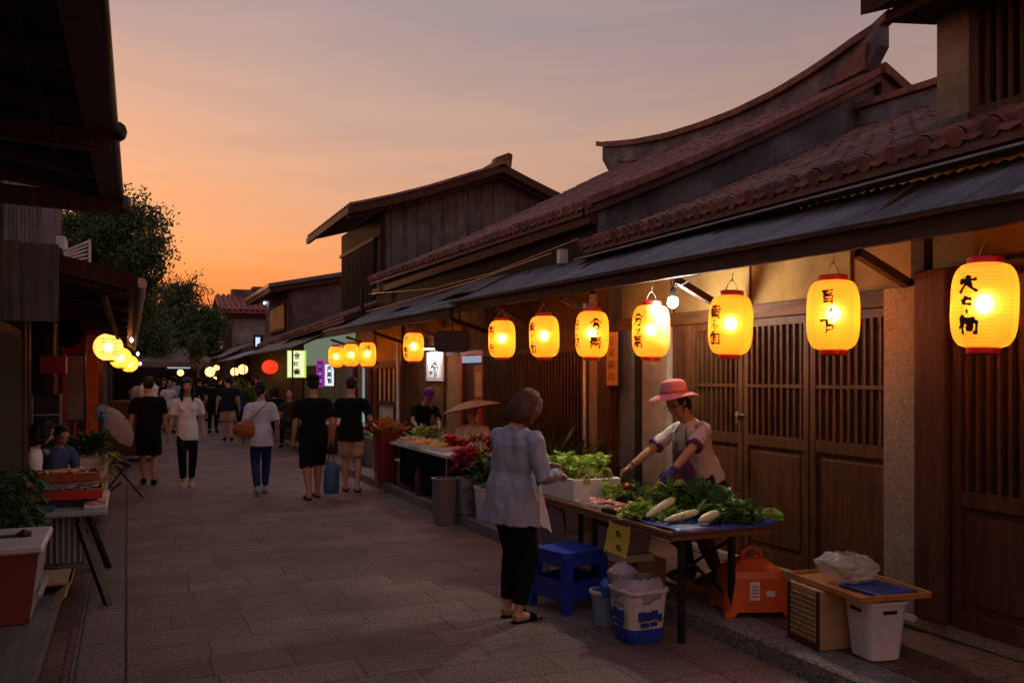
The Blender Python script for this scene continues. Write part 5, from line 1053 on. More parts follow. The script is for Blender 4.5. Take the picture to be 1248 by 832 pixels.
M_leather = pmat('orange_leather', (0.36, 0.11, 0.03), 0.5, 0.2, 8, bump=0.15, bscale=30)
m2 = MB(); m2.loft([(-0.24, -0.05, 0.84), (-0.22, -0.08, 0.92), (-0.2, -0.09, 1.0), (-0.17, -0.09, 1.08)], [(0.15, 0.05), (0.185, 0.06), (0.13, 0.05), (0.05, 0.02)], n=14, up=(0, 1, 0))
bag = part(remesh(m2, 'bag', 0.012, 3, fold(3, 0.006)), 'shoulder_bag', M_leather, i4['root'])
bag.parent = None; bag.location = p; bag.rotation_euler = i4['root'].rotation_euler; tag(bag, 'slouchy orange leather shoulder bag on the back of the pale tee woman', 'bag')
m2 = MB(); sp_ = [(-0.18, -0.1, 1.05), (-0.05, -0.125, 1.18), (0.07, -0.11, 1.31), (0.12, -0.04, 1.385), (0.12, 0.04, 1.37)]; m2.loft(sp_, [(0.016, 0.004)]*5, n=6); m2.build('strap', M_black, bag)
Y = 12.5; p = at_px(382, Y)
i5 = person('man in dark cap, black tee and long black shorts walking away carrying a blue bag', p, (0.0, 1), 1.72, handR=(0.22, 0.0, 0.47*1.72), blen=0.54, hem=0.44, sleeve=0.75, cap=K['black_cloth'], footL=(-0.08, -0.12, 0.085), footR=(0.08, 0.12, 0.08), open_shoe=True, build=1.05, pw=1.08, skin=M_skin2)
b0 = Vector(p) + Vector((0.25, 0.02, 0))
m2 = MB(); m2.loft([b0 + Vector((0, 0, 0.06)), b0 + Vector((0, 0, 0.12)), b0 + Vector((0.01, 0, 0.38)), b0 + Vector((0, 0, 0.50))], [(0.10, 0.05), (0.115, 0.06), (0.11, 0.05), (0.06, 0.012)], n=14, up=(0, 1, 0))
bg_ = remesh(m2, 'bag', 0.012, 2, fold(8, 0.008)); bt = thing('carrier_bag', 'blue cloth carrier bag hanging from the hand of the capped man', 'bag', (0, 0, 0)); part(bg_, 'sack', pmat('blue_bag', (0.02, 0.10, 0.22), 0.5, 0.2, 6, bump=0.2), bt)
m2 = MB(); m2.loft([b0 + Vector((-0.05, 0, 0.48)), b0 + Vector((-0.02, 0, 0.64)), b0 + Vector((0.0, 0, 0.76)), b0 + Vector((0.02, 0, 0.64)), b0 + Vector((0.05, 0, 0.48))], 0.007, n=6); m2.build('handle', M_darkmetal, bt)
Y = 13.3; p = at_px(428, Y)
person('man in black tee and beige shorts walking away, nearest the red bins', p, (0.25, 1), 1.70, bottom='beige_cloth', blen=0.42, hem=0.44, sleeve=0.75, build=1.0, pw=1.05, hp=0.15, handR=(0.26, 0.16, 0.56*1.7), footL=(-0.08, 0.05, 0.077), footR=(0.09, -0.08, 0.08), open_shoe=True, hcR=0.8)
# far walkers
Y = 23.6; p = at_px(278, Y); person('man in navy tee and pale shorts walking away in the far middle of the street', p, (0.05, 1), 1.72, vox=0.016, top='navy_cloth', bottom='beige_cloth', blen=0.42, hem=0.46, build=1.08, pw=1.1, footL=(-0.07, 0.12, 0.08), footR=(0.08, -0.14, 0.09))
Y = 27.0; p = at_px(259, Y); person('woman in black with dark trousers leaning forward, far left of the man in pale shorts', p, (0.3, 1), 1.66, vox=0.018, female=True, blen=0.95, lean=0.22, hair='bob', footR=(0.07, 0.18, 0.08), handR=(0.2, 0.25, 0.9))
Y = 25.0; p = at_px(297, Y); person('person with blue top and dark trousers far off, right of the man in pale shorts', p, (0.3, 1), 1.6, vox=0.018, female=True, top='blue', blen=0.95, hair='tied')
Y = 30.0; p = at_px(212, Y); person('person in pale grey shirt far off between the hand-holding couple', p, (-0.2, 1), 1.7, vox=0.02, top='greywhite', bottom='greywhite', blen=0.95, sleeve=1.5)
Y = 29.0; p = at_px(199, Y); person('person in black far off beside the pale grey shirt', p, (0.2, -1), 1.64, vox=0.02, blen=0.95, hair='long')
Y = 31.0; p = at_px(243, Y); person('person in dark blue far off behind the long haired woman', p, (0.1, 1), 1.68, vox=0.02, top='navy_cloth', blen=0.95)
Y = 33.0; p = at_px(268, Y); person('person in dark cap and black jacket far off, left of the pale shorts', p, (0.5, 1), 1.72, vox=0.02, top='black_cloth', blen=0.95, cap=K['black_cloth'], sleeve=1.8)
Y = 30.0; p = at_px(287, Y); person('person in brown top far off behind the man in navy tee', p, (0.2, 1), 1.74, vox=0.02, top='brown_cloth', bottom='charcoal', blen=0.95, hair='short', hairmat=M_hairb)
Y = 36.0; p = at_px(224, Y); person('person in charcoal clothes, farthest off under the market lamps', p, (0, 1), 1.7, vox=0.022, top='charcoal', blen=0.95)
Y = 35.0; p = at_px(304, Y); person('person in white shirt farthest off beside the palm', p, (0, 1), 1.66, vox=0.022, top='white_cloth', bottom='charcoal', blen=0.95)
crowd = [(205, 27, 'white_cloth', 'beige_cloth', 'person in white tee far off, just right of the man in black tee', 'short'), (234, 26, 'black_cloth', 'black_cloth', 'person in black directly behind the shoulder of the long haired woman', 'tied'),
 (251, 34, 'brown_cloth', 'charcoal', 'person in brown far off, left of the bright far lamps', 'bob'), (290, 34, 'white_cloth', 'jeans', 'person in white and jeans far off, near the pale lamp', 'short'), (192, 33, 'greywhite', 'charcoal', 'person in grey far off beside the white bags', 'bob'),
 (276, 38, 'cream_cloth', 'navy_cloth', 'tiny figure in cream beyond the man in navy tee', 'short'), (310, 28, 'blue', 'charcoal', 'person in blue far off beside the bright palm', 'bob')]
for k, (px, Y, tc_, bc_, lab, hr_) in enumerate(crowd):
    person(lab, at_px(px, Y), ((-1)**k*0.4, 1 if k % 3 else -1), 1.6 + 0.04*(k % 4), vox=0.02, top=tc_, bottom=bc_, blen=0.95 if k % 2 else 0.5, hair=hr_, female=hr_ != 'short', footL=(-0.07, 0.14, 0.08), footR=(0.07, -0.14, 0.09), lean=0.05)
# stall keepers beyond (only dark heads and shoulders seen)
u, v = at_Y(334, 21.0); person('dark haired seated stall keeper with back turned, left of the lit yellow sign', (u, v, 0.1), (0.3, 1), 1.6, vox=0.018, top='black_cloth', blen=0.95, hair='bob', pelvis=(0, 0, 0.62), footL=(-0.12, 0.4, 0.07), footR=(0.12, 0.4, 0.07))
u, v = at_Y(353, 20.5); person('dark haired seated stall keeper directly under the lit yellow sign', (u, v, 0.1), (-0.3, -1), 1.6, vox=0.018, top='charcoal', blen=0.95, hair='short', pelvis=(0, 0, 0.55), footL=(-0.12, 0.4, 0.07), footR=(0.12, 0.4, 0.07))
# flower stall: vendor with purple cap
u, v = 4.30, 13.75
ic = person('stall keeper in black with a purple cap bending over greens, behind the red bins', (u, v, 0.115), (-0.15, -1), 1.62, vox=0.012, female=True, lean=0.55, hp=0.0, top='black_cloth', sleeve=0.75, blen=0.95, hair='tied', cap=K['purple'], pelvis=(0, -0.1, 0.74), handL=(-0.2, 0.52, 0.80), handR=(0.16, 0.52, 0.82), build=1.0, side=-0.1)
# cream shirted vendor under a broad straw hat
u, v = at_Y(578, 11.7)
iw = person('stall keeper in a cream shirt sitting under a very broad straw hat', (u, v, 0.115), (-0.75, -0.8), 1.6, vox=0.010, female=True, lean=0.12, hp=0.0, top='cream_cloth', sleeve=1.6, blen=0.95, bottom='charcoal', hair='short', pelvis=(0, 0, 0.50), footL=(-0.12, 0.42, 0.07), footR=(0.12, 0.42, 0.07), handL=(-0.12, 0.38, 0.62), handR=(0.14, 0.36, 0.62), skin=M_skin2, pw=1.15, build=1.1)
M_straw = pmat('woven_straw', (0.42, 0.27, 0.12), 0.75, 0.25, 14, stretch=(1, 1, 4), bump=0.4, bscale=50)
hatc = iw['root'].matrix_basis @ iw['hv'](0, 0.0, 0.50)
t = thing('straw_hat', 'very broad shallow woven straw hat worn by the cream shirted stall keeper', 'hat', hatc, world=False); t.rotation_euler = (-0.13, -0.15, 0.0); t.scale = (0.9, 0.9, 0.9)
mb = MB(); mb.lathe([(0.42, -0.085), (0.415, -0.08), (0.34, -0.045), (0.24, -0.012), (0.14, 0.012), (0.08, 0.024), (0.02, 0.032), (0.0, 0.033)], n=40, cap=False); mb.lathe([(0.0, 0.024), (0.10, 0.008), (0.28, -0.034), (0.415, -0.088)], n=40, cap=False)
mb.build('brim', M_straw, t, smooth=True)
m2 = MB(); m2.lathe([(0.085, -0.03), (0.095, -0.10), (0.085, -0.11)], n=18); m2.build('inner_band', M_straw, t)

# ---------------- front shopper
fp = (2.47, 5.80, 0.0); hdg = Vector((0.93, 0.36))
def loc_of(pt, base, hd_):          # world point -> person local (x right, y forward)
    f = Vector((hd_[0], hd_[1])).normalized(); r = Vector((f.y, -f.x)); d = Vector((pt[0]-base[0], pt[1]-base[1])); return (d.dot(r), d.dot(f), pt[2]-base[2])
hR = at_Y(682, 6.30) + (zz(577, 6.30),); hL = at_Y(676, 6.8) + (zz(570, 6.8),)
sw = person('short haired woman in a loose grey-blue shirt shopping at the vegetable table', fp, hdg, 1.64, vox=0.0065, detail=True, female=True, lean=0.10, hp=0.55, hy=0.15, top='greyblue', sleeve=1.80, hem=0.41, flare=1.13, blen=0.93,
      hair='bob', hairmat=M_hairb, handR=loc_of(hR, fp, hdg), handL=loc_of(hL, fp, hdg), poleR=(0.6, -1, -0.9), poleL=(-0.6, -1, -0.9), footL=(-0.075, 0.03, 0.073), footR=(0.085, -0.02, 0.073), open_shoe=True, amp=0.022, pw=1.24, build=1.15, hcR=0.9, hcL=0.6, hand_dirR=(-0.3, 1, -0.25), hand_dirL=(0.2, 1, -0.2))
# loose hair strands over the bob
m2 = MB(); rr = random.Random(77); hv = sw['hv']
for k in range(230):
    a = rr.uniform(-2.75, 2.75); ca, sa = math.cos(a), math.sin(a)          # 0 = back of head
    q = 1.0 + rr.uniform(0.0, 0.05); zl = -0.60 + rr.uniform(-.16, .1) + (0.12 if abs(a) > 2 else 0); pts = []
    for t_, rr_, z in ((0, .06, .57), (.2, .24, .50), (.4, .385, .30), (.6, .44, .0), (.8, .47, -.33), (1, .455 + rr.uniform(-.05, .03), zl)):
        pts.append(hv(sa*rr_*q*1.02, -0.10 - ca*rr_*q*(0.95 if ca > 0 else 0.80), z) )
    m2.loft(pts, [0.0016, 0.0024, 0.0026, 0.0026, 0.0022, 0.0006], n=4)
m2.build('hair_strands', M_hairb, sw['root'], smooth=True)
# collar and cuffs
m2 = MB(); ring = [sw['S'](0.292*1.62 + 0.004*math.cos(a), 0.062*math.sin(a), -0.004 + 0.060*math.cos(a)) for a in [2*math.pi*k/20 for k in range(21)]]
m2.loft(ring, [(0.006, 0.013)]*21, n=6, cap=False); m2.build('collar', K['greyblue'], sw['root'], smooth=True)
for s in (-1, 1):
    a = sw['el'][s].lerp(sw['wr'][s], 0.74); b = sw['el'][s].lerp(sw['wr'][s], 0.82); m2 = MB(); m2.loft([a, b], [0.044, 0.045], n=14); m2.build('cuff', K['greyblue'], sw['root'], smooth=True)
# ---------------- vegetable seller
vp = (4.10, 5.92, 0.115); vh = Vector((-1.0, 0.06))
hR = at_Y(764, 7.0) + (zz(572, 7.0),); hL = at_Y(812, 6.55) + (zz(583, 6.55),)
M_tee = K['white_cloth']
vs_ = person('vegetable seller in a pink brimmed hat, white tee and purple apron leaning over her table', vp, vh, 1.58, vox=0.0065, detail=True, female=True, lean=0.34, hp=0.12, hy=-0.05, turn=0.25, top=cloth('seller_tee', (0.50, 0.46, 0.42)), sleeve=0.80, hem=0.50, flare=1.0, blen=0.95, bottom='charcoal', shoes='black_cloth', skin=M_skin2,
      hair='tied', handR=loc_of(hR, vp, vh), handL=loc_of(hL, vp, vh), poleR=(0.9, -0.4, -0.8), poleL=(-0.9, -0.5, -0.6), pelvis=(0, -0.06, 0.80), footL=(-0.13, -0.1, 0.071), footR=(0.12, 0.0, 0.071), amp=0.018, pw=1.18, build=1.12, hcR=0.95, hcL=0.7, hand_dirR=(0.1, 1, -0.45))
root = vs_['root']; hv, Rh, hd, S_ = vs_['hv'], vs_['Rh'], vs_['hd'], vs_['S']
# glove on the left hand
m2 = MB(); e_, w_ = vs_['el'][-1], vs_['wr'][-1]; m2.loft([e_.lerp(w_, 0.88), w_], [0.030, 0.031], n=12)
fd = (w_ - e_).normalized(); mm = MB(); hand_mesh(mm, w_, fd, (0.5, 0, -1), 1.22*1.58/1.68*0.93, curl=0.7, mirror=-1); m2.add(mm.v, mm.f)
part(remesh(m2, 'glove', 0.006, 2), 'glove', pmat('dark_blue_glove', (0.02, 0.02, 0.16), 0.6, 0.2, 20, bump=0.3), root)
# purple sleeve bands
M_purple = cloth('dusky_purple', (0.16, 0.035, 0.11))
for s in (-1, 1):
    a = vs_['sh'][s].lerp(vs_['el'][s], 0.70); b = vs_['sh'][s].lerp(vs_['el'][s], 0.82); m2 = MB(); m2.loft([a, b], [0.0665, 0.0665], n=18); m2.build('sleeve_band', M_purple, root, smooth=True)
# apron: bib on chest + skirt, straps
grid = []
for i in range(9):
    z = 0.225 - i*0.05; row = []
    for j in range(9):
        x = (j/8 - 0.5) * (0.16 if i < 2 else 0.26); yy = 0.118 + 0.025*math.cos(x*9) + (0.022 if i < 4 else 0.0); row.append(tuple(S_(z*1.58*0.8, x, yy + 0.004*math.sin(i*1.7 + j))))
    grid.append(row)
m2 = MB(); m2.sheet(grid, 0.004); ap = m2.build('apron', cloth('apron_purple', (0.17, 0.07, 0.17)), root, smooth=True)
m2 = MB()
for s in (-1, 1): m2.loft([S_(0.285, s*0.07, 0.122), S_(0.36, s*0.06, 0.11), S_(0.42, s*0.052, 0.085), S_(0.455, s*0.05, 0.03), S_(0.455, s*0.03, -0.05)], [(0.010, 0.003)]*5, n=6)
m2.build('apron_strap', M_black, ap)
m2 = MB(); m2.loft([vs_['S'](-0.10), vs_['S'](0.0), vs_['S'](0.06)], [(0.175, 0.135), (0.165, 0.125), (0.150, 0.115)], n=22, up=Vector((0, 1, 0))); m2.build('waist_cloth', K['charcoal'], root, smooth=True)
# bracelet, glasses, chin strap
wr_, el_ = vs_['wr'][1], vs_['el'][1]; m2 = MB(); a = wr_.lerp(el_, 0.12); m2.loft([a, wr_.lerp(el_, 0.17)], [0.029, 0.030], n=14); m2.build('bracelet', K['brown_cloth'], root)
m2 = MB()
for s in (-1, 1):
    m2.loft([hv(s*0.155 + 0.10*math.cos(a), 0.40 - 0.02*abs(math.cos(a)), 0.0 + 0.085*math.sin(a)) for a in [2*math.pi*k/14 for k in range(15)]], 0.0022, n=5, cap=False); m2.loft([hv(s*0.255, 0.36, 0.01), hv(s*0.35, 0.0, 0.02)], 0.002, n=5)
m2.loft([hv(-0.05, 0.42, 0.01), hv(0.05, 0.42, 0.01)], 0.002, n=5); m2.build('glasses', M_black, root)
m2 = MB(); m2.loft([hv(-0.35, 0.0, 0.1), hv(-0.30, 0.08, -0.25), hv(0, 0.16, -0.50), hv(0.30, 0.08, -0.25), hv(0.35, 0.0, 0.1)], 0.0035, n=6); m2.build('chin_strap', M_black, root)
# pink hat
hc = hv(0, -0.02, 0.30); mb = MB()
pr = [(0.185, -0.022), (0.183, -0.018), (0.14, 0.004), (0.104, 0.012), (0.101, 0.03), (0.096, 0.075), (0.085, 0.102), (0.06, 0.116), (0.02, 0.121), (0.0, 0.122)]
n = 48; vs2 = [(r*math.cos(2*math.pi*j/n), r*1.06*math.sin(2*math.pi*j/n), z + (0.012*math.sin(4*math.pi*j/n + 1) if r > 0.15 else 0) + 0.003*math.sin(j*1.9 + z*60)) for r, z in pr for j in range(n)]
mb.add(vs2, [(i*n+j, i*n+(j+1) % n, (i+1)*n+(j+1) % n, (i+1)*n+j) for i in range(len(pr)-1) for j in range(n)])
pr3 = [(0.0, 0.112), (0.08, 0.095), (0.093, 0.03), (0.098, 0.005), (0.182, -0.024)]
mb.add([(r*math.cos(2*math.pi*j/n), r*1.06*math.sin(2*math.pi*j/n), z + (0.012*math.sin(4*math.pi*j/n + 1) if r > 0.15 else 0)) for r, z in pr3 for j in range(n)], [(i*n+j, i*n+(j+1) % n, (i+1)*n+(j+1) % n, (i+1)*n+j) for i in range(len(pr3)-1) for j in range(n)])
mb.v = [tuple(hc + Matrix.Rotation(-0.10, 3, 'X') @ Matrix.Rotation(0.04, 3, 'Y') @ Vector(p)) for p in mb.v]
M_pink = cloth('pink_cotton', (0.60, 0.23, 0.24), s=80); ht = mb.build('hat', M_pink, root, smooth=True)
m2 = MB(); m2.lathe([(0.1035, 0.010), (0.1025, 0.034)], n=40, sy=1.06, cap=False); m2.v = [tuple(hc + Matrix.Rotation(-0.10, 3, 'X') @ Matrix.Rotation(0.04, 3, 'Y') @ Vector(p)) for p in m2.v]; m2.build('hat_band', cloth('pink_band', (0.42, 0.09, 0.12)), ht, smooth=True)

# ---------------- seated pair on the left
u, v = at_Y(27, 8.3)
person('seated woman with black hair and pale top, leaning to the food trays on the left', (u, v, 0.12), (0.95, 0.1), 1.55, vox=0.011, female=True, lean=0.2, hp=0.2, top='white_cloth', sleeve=0.7, blen=0.95, bottom='charcoal', hair='bob', pelvis=(0, 0, 0.47), footL=(-0.12, 0.3, 0.07), footR=(0.12, 0.3, 0.07), handL=(-0.15, 0.34, 0.52), handR=(0.12, 0.34, 0.50), pw=1.1)
u, v = at_Y(66, 9.2)
person('child in a dull blue shirt reaching an arm out, seated behind the trays', (u, v, 0.12), (0.5, -0.9), 1.30, vox=0.010, lean=0.25, hp=0.3, top=cloth('child_tee', (0.06, 0.09, 0.22)), sleeve=0.8, blen=0.9, bottom='navy_cloth', hair='short', pelvis=(0, 0, 0.50), footL=(-0.1, 0.3, 0.06), footR=(0.1, 0.3, 0.06), handR=(0.36, 0.3, 0.86), handL=(-0.1, 0.34, 0.66))
# ================================================================== PROPS
def plastic(name, c, rough=0.4): return pmat(name, c, rough, 0.10, 6, bump=0.04, dirt=0.15)
P_blue = plastic('blue_plastic', (0.015, 0.05, 0.42)); P_orange = plastic('orange_plastic', (0.62, 0.10, 0.012)); P_red = plastic('dark_red_plastic', (0.22, 0.012, 0.015)); P_grey = plastic('grey_plastic', (0.16, 0.15, 0.15)); P_ltgrey = plastic('pale_grey_plastic', (0.34, 0.35, 0.38)); P_white = plastic('white_plastic', (0.66, 0.62, 0.6)); P_ltblue = plastic('light_blue_plastic', (0.22, 0.36, 0.5)); P_dblue = plastic('bright_blue_film', (0.02, 0.12, 0.45))
M_foam = pmat('white_foam', (0.68, 0.66, 0.62), 0.8, 0.06, 20, bump=0.15, bscale=120)
M_card = pmat('cardboard', (0.34, 0.22, 0.11), 0.85, 0.15, 8, bump=0.1)
def bagmat(name, c, alpha=0.75, rough=0.3): return pmat(name, c, rough, 0.15, 6, bump=0.5, bscale=18, trans=0.3, alpha=alpha)
M_film = bagmat('clear_white_film', (0.6, 0.58, 0.58), 0.35); M_bagw = bagmat('cloudy_plastic_bag', (0.48, 0.42, 0.44), 0.93)
def crumple_bag(mb, c, rx, ry, h, seed, n=28, m=12, open_=0.5, topr=0.75):
    vs = []
    for i in range(m + 1):
        t = i / m
        for j in range(n):
            a = 2*math.pi*j/n; q = Vector((math.cos(a)*2.2 + seed, math.sin(a)*2.2, t*3)); k = 1 + 0.16*noise.noise(q*1.6) + 0.09*noise.noise(q*4)
            prof_ = (0.82 + 0.35*math.sin(min(t*1.15, 1)*math.pi*0.62)) * (1 if t < .7 else 1 - (t-.7)/.3*(1-topr)); e = 0.8
            ca, sa = math.cos(a), math.sin(a); sq = (abs(ca)**3 + abs(sa)**3) ** (-1/3)
            vs.append((c[0] + rx*ca*sq*k*prof_*0.9, c[1] + ry*sa*sq*k*prof_*0.9, c[2] + h*t*(1 + (0.16*noise.noise(q*2.1 + Vector((9, 0, 0))) if t > .6 else 0))))
    fs = [(i*n+j, i*n+(j+1) % n, (i+1)*n+(j+1) % n, (i+1)*n+j) for i in range(m) for j in range(n)]; fs.append(tuple(range(n))[::-1])
    mb.add(vs, fs)
def tub(mb, c, r0, r1, h, n=28, wall=0.006, sq=None, rim=0.01, sx=1, sy=1):
    def ring(r, z):
        out = []
        for j in range(n):
            a = 2*math.pi*j/n; ca, sa = math.cos(a), math.sin(a); k = (abs(ca)**sq + abs(sa)**sq)**(-1/sq) if sq else 1
            out.append((c[0] + r*ca*k*sx, c[1] + r*sa*k*sy, c[2] + z))
        return out
    prof_ = [(r0*0.94, 0), (r0, 0.006), (r1, h-0.02), (r1+rim, h-0.018), (r1+rim, h), (r1-wall, h), (r0-wall, 0.012), (r0*0.5, 0.012)]
    vs = [p for r, z in prof_ for p in ring(r, z)]; fs = [(i*n+j, i*n+(j+1) % n, (i+1)*n+(j+1) % n, (i+1)*n+j) for i in range(len(prof_)-1) for j in range(n)]
    fs.append(tuple(range(n))[::-1]); fs.append(tuple((len(prof_)-1)*n+j for j in range(n))); mb.add(vs, fs)
def leaf(mb, a, d, L_, w, bend=0.5, nrm=(0, 0, 1), seg=5, fold_=0.25, ruff=0.0, mi=0):
    """pointed leaf blade from a along d, bending toward -Z"""
    a = Vector(a); d = Vector(d).normalized(); nrm = Vector(nrm); s = d.cross(nrm); s = s.normalized() if s.length > 1e-3 else Vector((1, 0, 0)); up = s.cross(d); vs = []; p = a.copy(); ang = 0
    for i in range(seg + 1):
        t = i/seg; ww = w * (math.sin(math.pi * min(1, t*0.92 + 0.08))**0.75 if i < seg else 0.03) * 0.5; dd = d*math.cos(ang) - up*math.sin(ang)
        r1 = ruff*rnd.uniform(-1, 1); r2 = ruff*rnd.uniform(-1, 1)
        vs += [p - s*ww + up*(fold_*ww + r1), p + up*0.0, p + s*ww + up*(fold_*ww + r2)]; p = p + dd*(L_/seg); ang += bend/seg
    mb.add(vs, [(3*i+k, 3*i+k+1, 3*i+k+4, 3*i+k+3) for i in range(seg) for k in (0, 1)], mi)
def bush(mb, c, r, n, L_, w, up_=0.5, seed=1, bend=0.7, seg=4, ruff=0.0):
    rr = random.Random(seed)
    for k in range(n):
        a = rr.uniform(0, 2*math.pi); e = rr.uniform(-0.1, 1.0); q = rr.random()**0.5
        pos = Vector((c[0] + math.cos(a)*r[0]*q*0.8, c[1] + math.sin(a)*r[1]*q*0.8, c[2] + rr.uniform(0, 1)*r[2])); d = Vector((math.cos(a), math.sin(a), up_ + e*0.6))
        leaf(mb, pos, d, L_*rr.uniform(.7, 1.3), w*rr.uniform(.7, 1.3), bend*rr.uniform(.5, 1.6), seg=seg, ruff=ruff)
def green(name, c, tr=0.2, r=0.5): return pmat(name, c, 0.45, 0.35, 7, bump=0.3, bscale=30, trans=tr, rand=0.35)
V_lettuce = green('lettuce_green', (0.34, 0.52, 0.07), 0.3); V_dark = green('dark_leaf_green', (0.08, 0.20, 0.04)); V_mid = green('leaf_green', (0.19, 0.38, 0.06)); V_yel = green('yellow_green', (0.42, 0.45, 0.12), 0.3)
V_stem = pmat('pale_stem', (0.40, 0.50, 0.22), 0.45, 0.15, 9, bump=0.1); V_daikon = pmat('daikon_white', (0.62, 0.66, 0.42), 0.4, 0.1, 9, bump=0.1, bscale=20); V_cabbage = green('cabbage_outer', (0.08, 0.18, 0.06), 0.1, 0.35); V_house = green('houseplant_leaf', (0.05, 0.11, 0.025)); V_palm = green('palm_frond', (0.06, 0.11, 0.02))
M_meat = pmat('sliced_meat', (0.48, 0.12, 0.10), 0.4, 0.3, 40, bump=0.4, bscale=60, col2=(0.66, 0.40, 0.34)); M_snack = pmat('golden_snack', (0.55, 0.26, 0.08), 0.5, 0.4, 40, bump=0.5, bscale=70, col2=(0.7, 0.45, 0.2))

# ------------------------------------------------------------------ vegetable table
TZ = 0.72; TU0, TU1, TV0, TV1 = 3.14, 3.94, 4.82, 7.15
tb = thing('market_table', 'long folding wooden market table on thin black legs loaded with vegetables', 'table', (3.5, 6.0, 0))
mb = MB(); mb.box(TU0, TU1, TV0, TV1, TZ-0.03, TZ, bev=0.006); mb.box(TU0+0.01, TU1-0.01, TV0+0.012, TV1-0.012, TZ-0.062, TZ-0.031, bev=0.003); mb.build('tabletop', pmat('table_wood', (0.20, 0.085, 0.035), 0.45, 0.35, 5, stretch=(6, .6, 6), bump=0.2), tb)
for u, v, z0 in ((3.25, 4.87, 0), (3.66, 4.90, 0.12), (3.20, 7.05, 0), (3.66, 7.05, 0.12), (3.22, 5.98, 0)):
    mb = MB(); mb.box(u-0.018, u+0.018, v-0.018, v+0.018, z0, TZ-0.062); mb.build('leg', M_darkmetal, tb)
mb = MB(); mb.bar((3.66, 4.92, 0.62), (3.66, 5.35, 0.38), 0.018); mb.bar((3.66, 4.92, 0.24), (3.66, 5.35, 0.38), 0.018); mb.bar((3.66, 5.35, 0.38), (3.66, 5.95, 0.66), 0.018); mb.build('folding_brace', M_darkmetal, tb)
mb = MB(); mb.bar((3.20, 4.90, 0.66), (3.66, 4.90, 0.66), 0.02, 0.03); mb.build('crossbar', M_darkmetal, tb)
# blue cloth under the greens
mb = MB(); g = []
for i in range(13):
    u = 3.16 + (0.80)*i/12; row = []
    for j in range(11): v = 4.80 + 0.62*j/10; row.append((u + 0.006*math.sin(j*2), v, TZ + 0.006 + 0.006*math.sin(i*1.9+j) + (0.006 if j else -0.012) + (0.016 if i == 12 else 0)))
    g.append(row)
mb.sheet(g, 0.004); tag(mb.build('ground_cloth', plastic('blue_sheet', (0.01, 0.04, 0.22)), smooth=True), 'blue plastic sheet spread under the leafy greens at the near table end', 'sheet')
# foam box with lettuce
bx0, bx1, by0, by1 = 3.20, 3.62, 6.28, 6.92
t = thing('foam_box', 'white foam box holding the lettuce heads on the vegetable table', 'box', ((bx0+bx1)/2, (by0+by1)/2, TZ))
mb = MB(); w_ = 0.025
for a in ((bx0, bx1, by0, by0+w_), (bx0, bx1, by1-w_, by1)): mb.box(*a, TZ+0.001, TZ+0.17, bev=0.006)
for a in ((bx0, bx0+w_, by0+w_, by1-w_), (bx1-w_, bx1, by0+w_, by1-w_)): mb.box(*a, TZ+0.001, TZ+0.17)
mb.box(bx0+w_, bx1-w_, by0+w_, by1-w_, TZ+0.001, TZ+0.02); mb.build('box_body', M_foam, t)
def bunch(name, label, c, n, L_, w, mat, stem=True, tilt=(0, 0, 1), spread=0.5, seed=1, ruff=0.01, cat='vegetable', group=None, stemmat=None, sl=0.45):
    rr = random.Random(seed); t = thing(name, label, cat, c, group=group); lf = MB(); st = MB(); T = Vector(tilt).normalized(); A = T.orthogonal().normalized(); B = T.cross(A)
    for k in range(n):
        a = rr.uniform(0, 2*math.pi); q = rr.random()**0.6 * spread; d = (T + A*math.cos(a)*q + B*math.sin(a)*q).normalized(); base = Vector(c) + (A*math.cos(a) + B*math.sin(a))*0.018*rr.uniform(0.3, 1.5)
        l = L_*rr.uniform(.75, 1.15); e = base + d*l*sl
        if stem: st.loft([base, base.lerp(e, .5), e], [(0.011, 0.006), (0.009, 0.005), (0.004, 0.003)], n=6)
        leaf(lf, e - d*0.015, d + Vector((jit(.15), jit(.15), 0)), l*(1-sl)+0.02, w*rr.uniform(.8, 1.3), 0.7 + rr.random()*0.8, nrm=T.cross(d).cross(d) if T.cross(d).length > .05 else (1, 0, 0), seg=6, ruff=ruff)
        if ruff > 0.006:
            for _ in range(3): p = e + d*l*rr.uniform(0.05, .45); leaf(lf, p, (d + Vector((rr.uniform(-1, 1), rr.uniform(-1, 1), rr.uniform(-.3, .8)))).normalized(), l*0.22, w*0.8, 0.9, seg=4, ruff=ruff*1.2)
    lf.build('leaves', mat, t)
    if stem: st.build('stalks', stemmat or V_stem, t, smooth=True)
    return t
for k, (u, v, s_) in enumerate(((3.28, 6.80, 5), (3.44, 6.78, 6), (3.36, 6.62, 7), (3.52, 6.60, 8))):
    bunch('lettuce', ('leftmost upright head of bright green lettuce in the foam box', 'rear upright head of lettuce in the foam box, farthest from the shopper', 'middle head of leafy lettuce in the foam box', 'right head of lettuce next to the pale stalks in the foam box')[k], (u, v, TZ+0.05), 24, 0.27, 0.085, V_lettuce, spread=0.55, seed=s_, ruff=0.014, group='lettuce heads in the foam box', tilt=(0.0, -0.15, 1))
for k, (u, v, s_) in enumerate(((3.34, 6.40, 11), (3.50, 6.38, 12))):
    bunch('pale_cabbage', ('pale yellow cabbage stalks at the right end of the foam box, street side', 'pale yellow cabbage stalks at the right end of the foam box, seller side')[k], (u, v, TZ+0.06), 16, 0.20, 0.06, V_yel, spread=0.7, seed=s_, ruff=0.006, tilt=(0.1, -0.6, 1), stemmat=pmat('cream_stalk', (0.62, 0.60, 0.38), 0.5, 0.1, 9), sl=0.6)
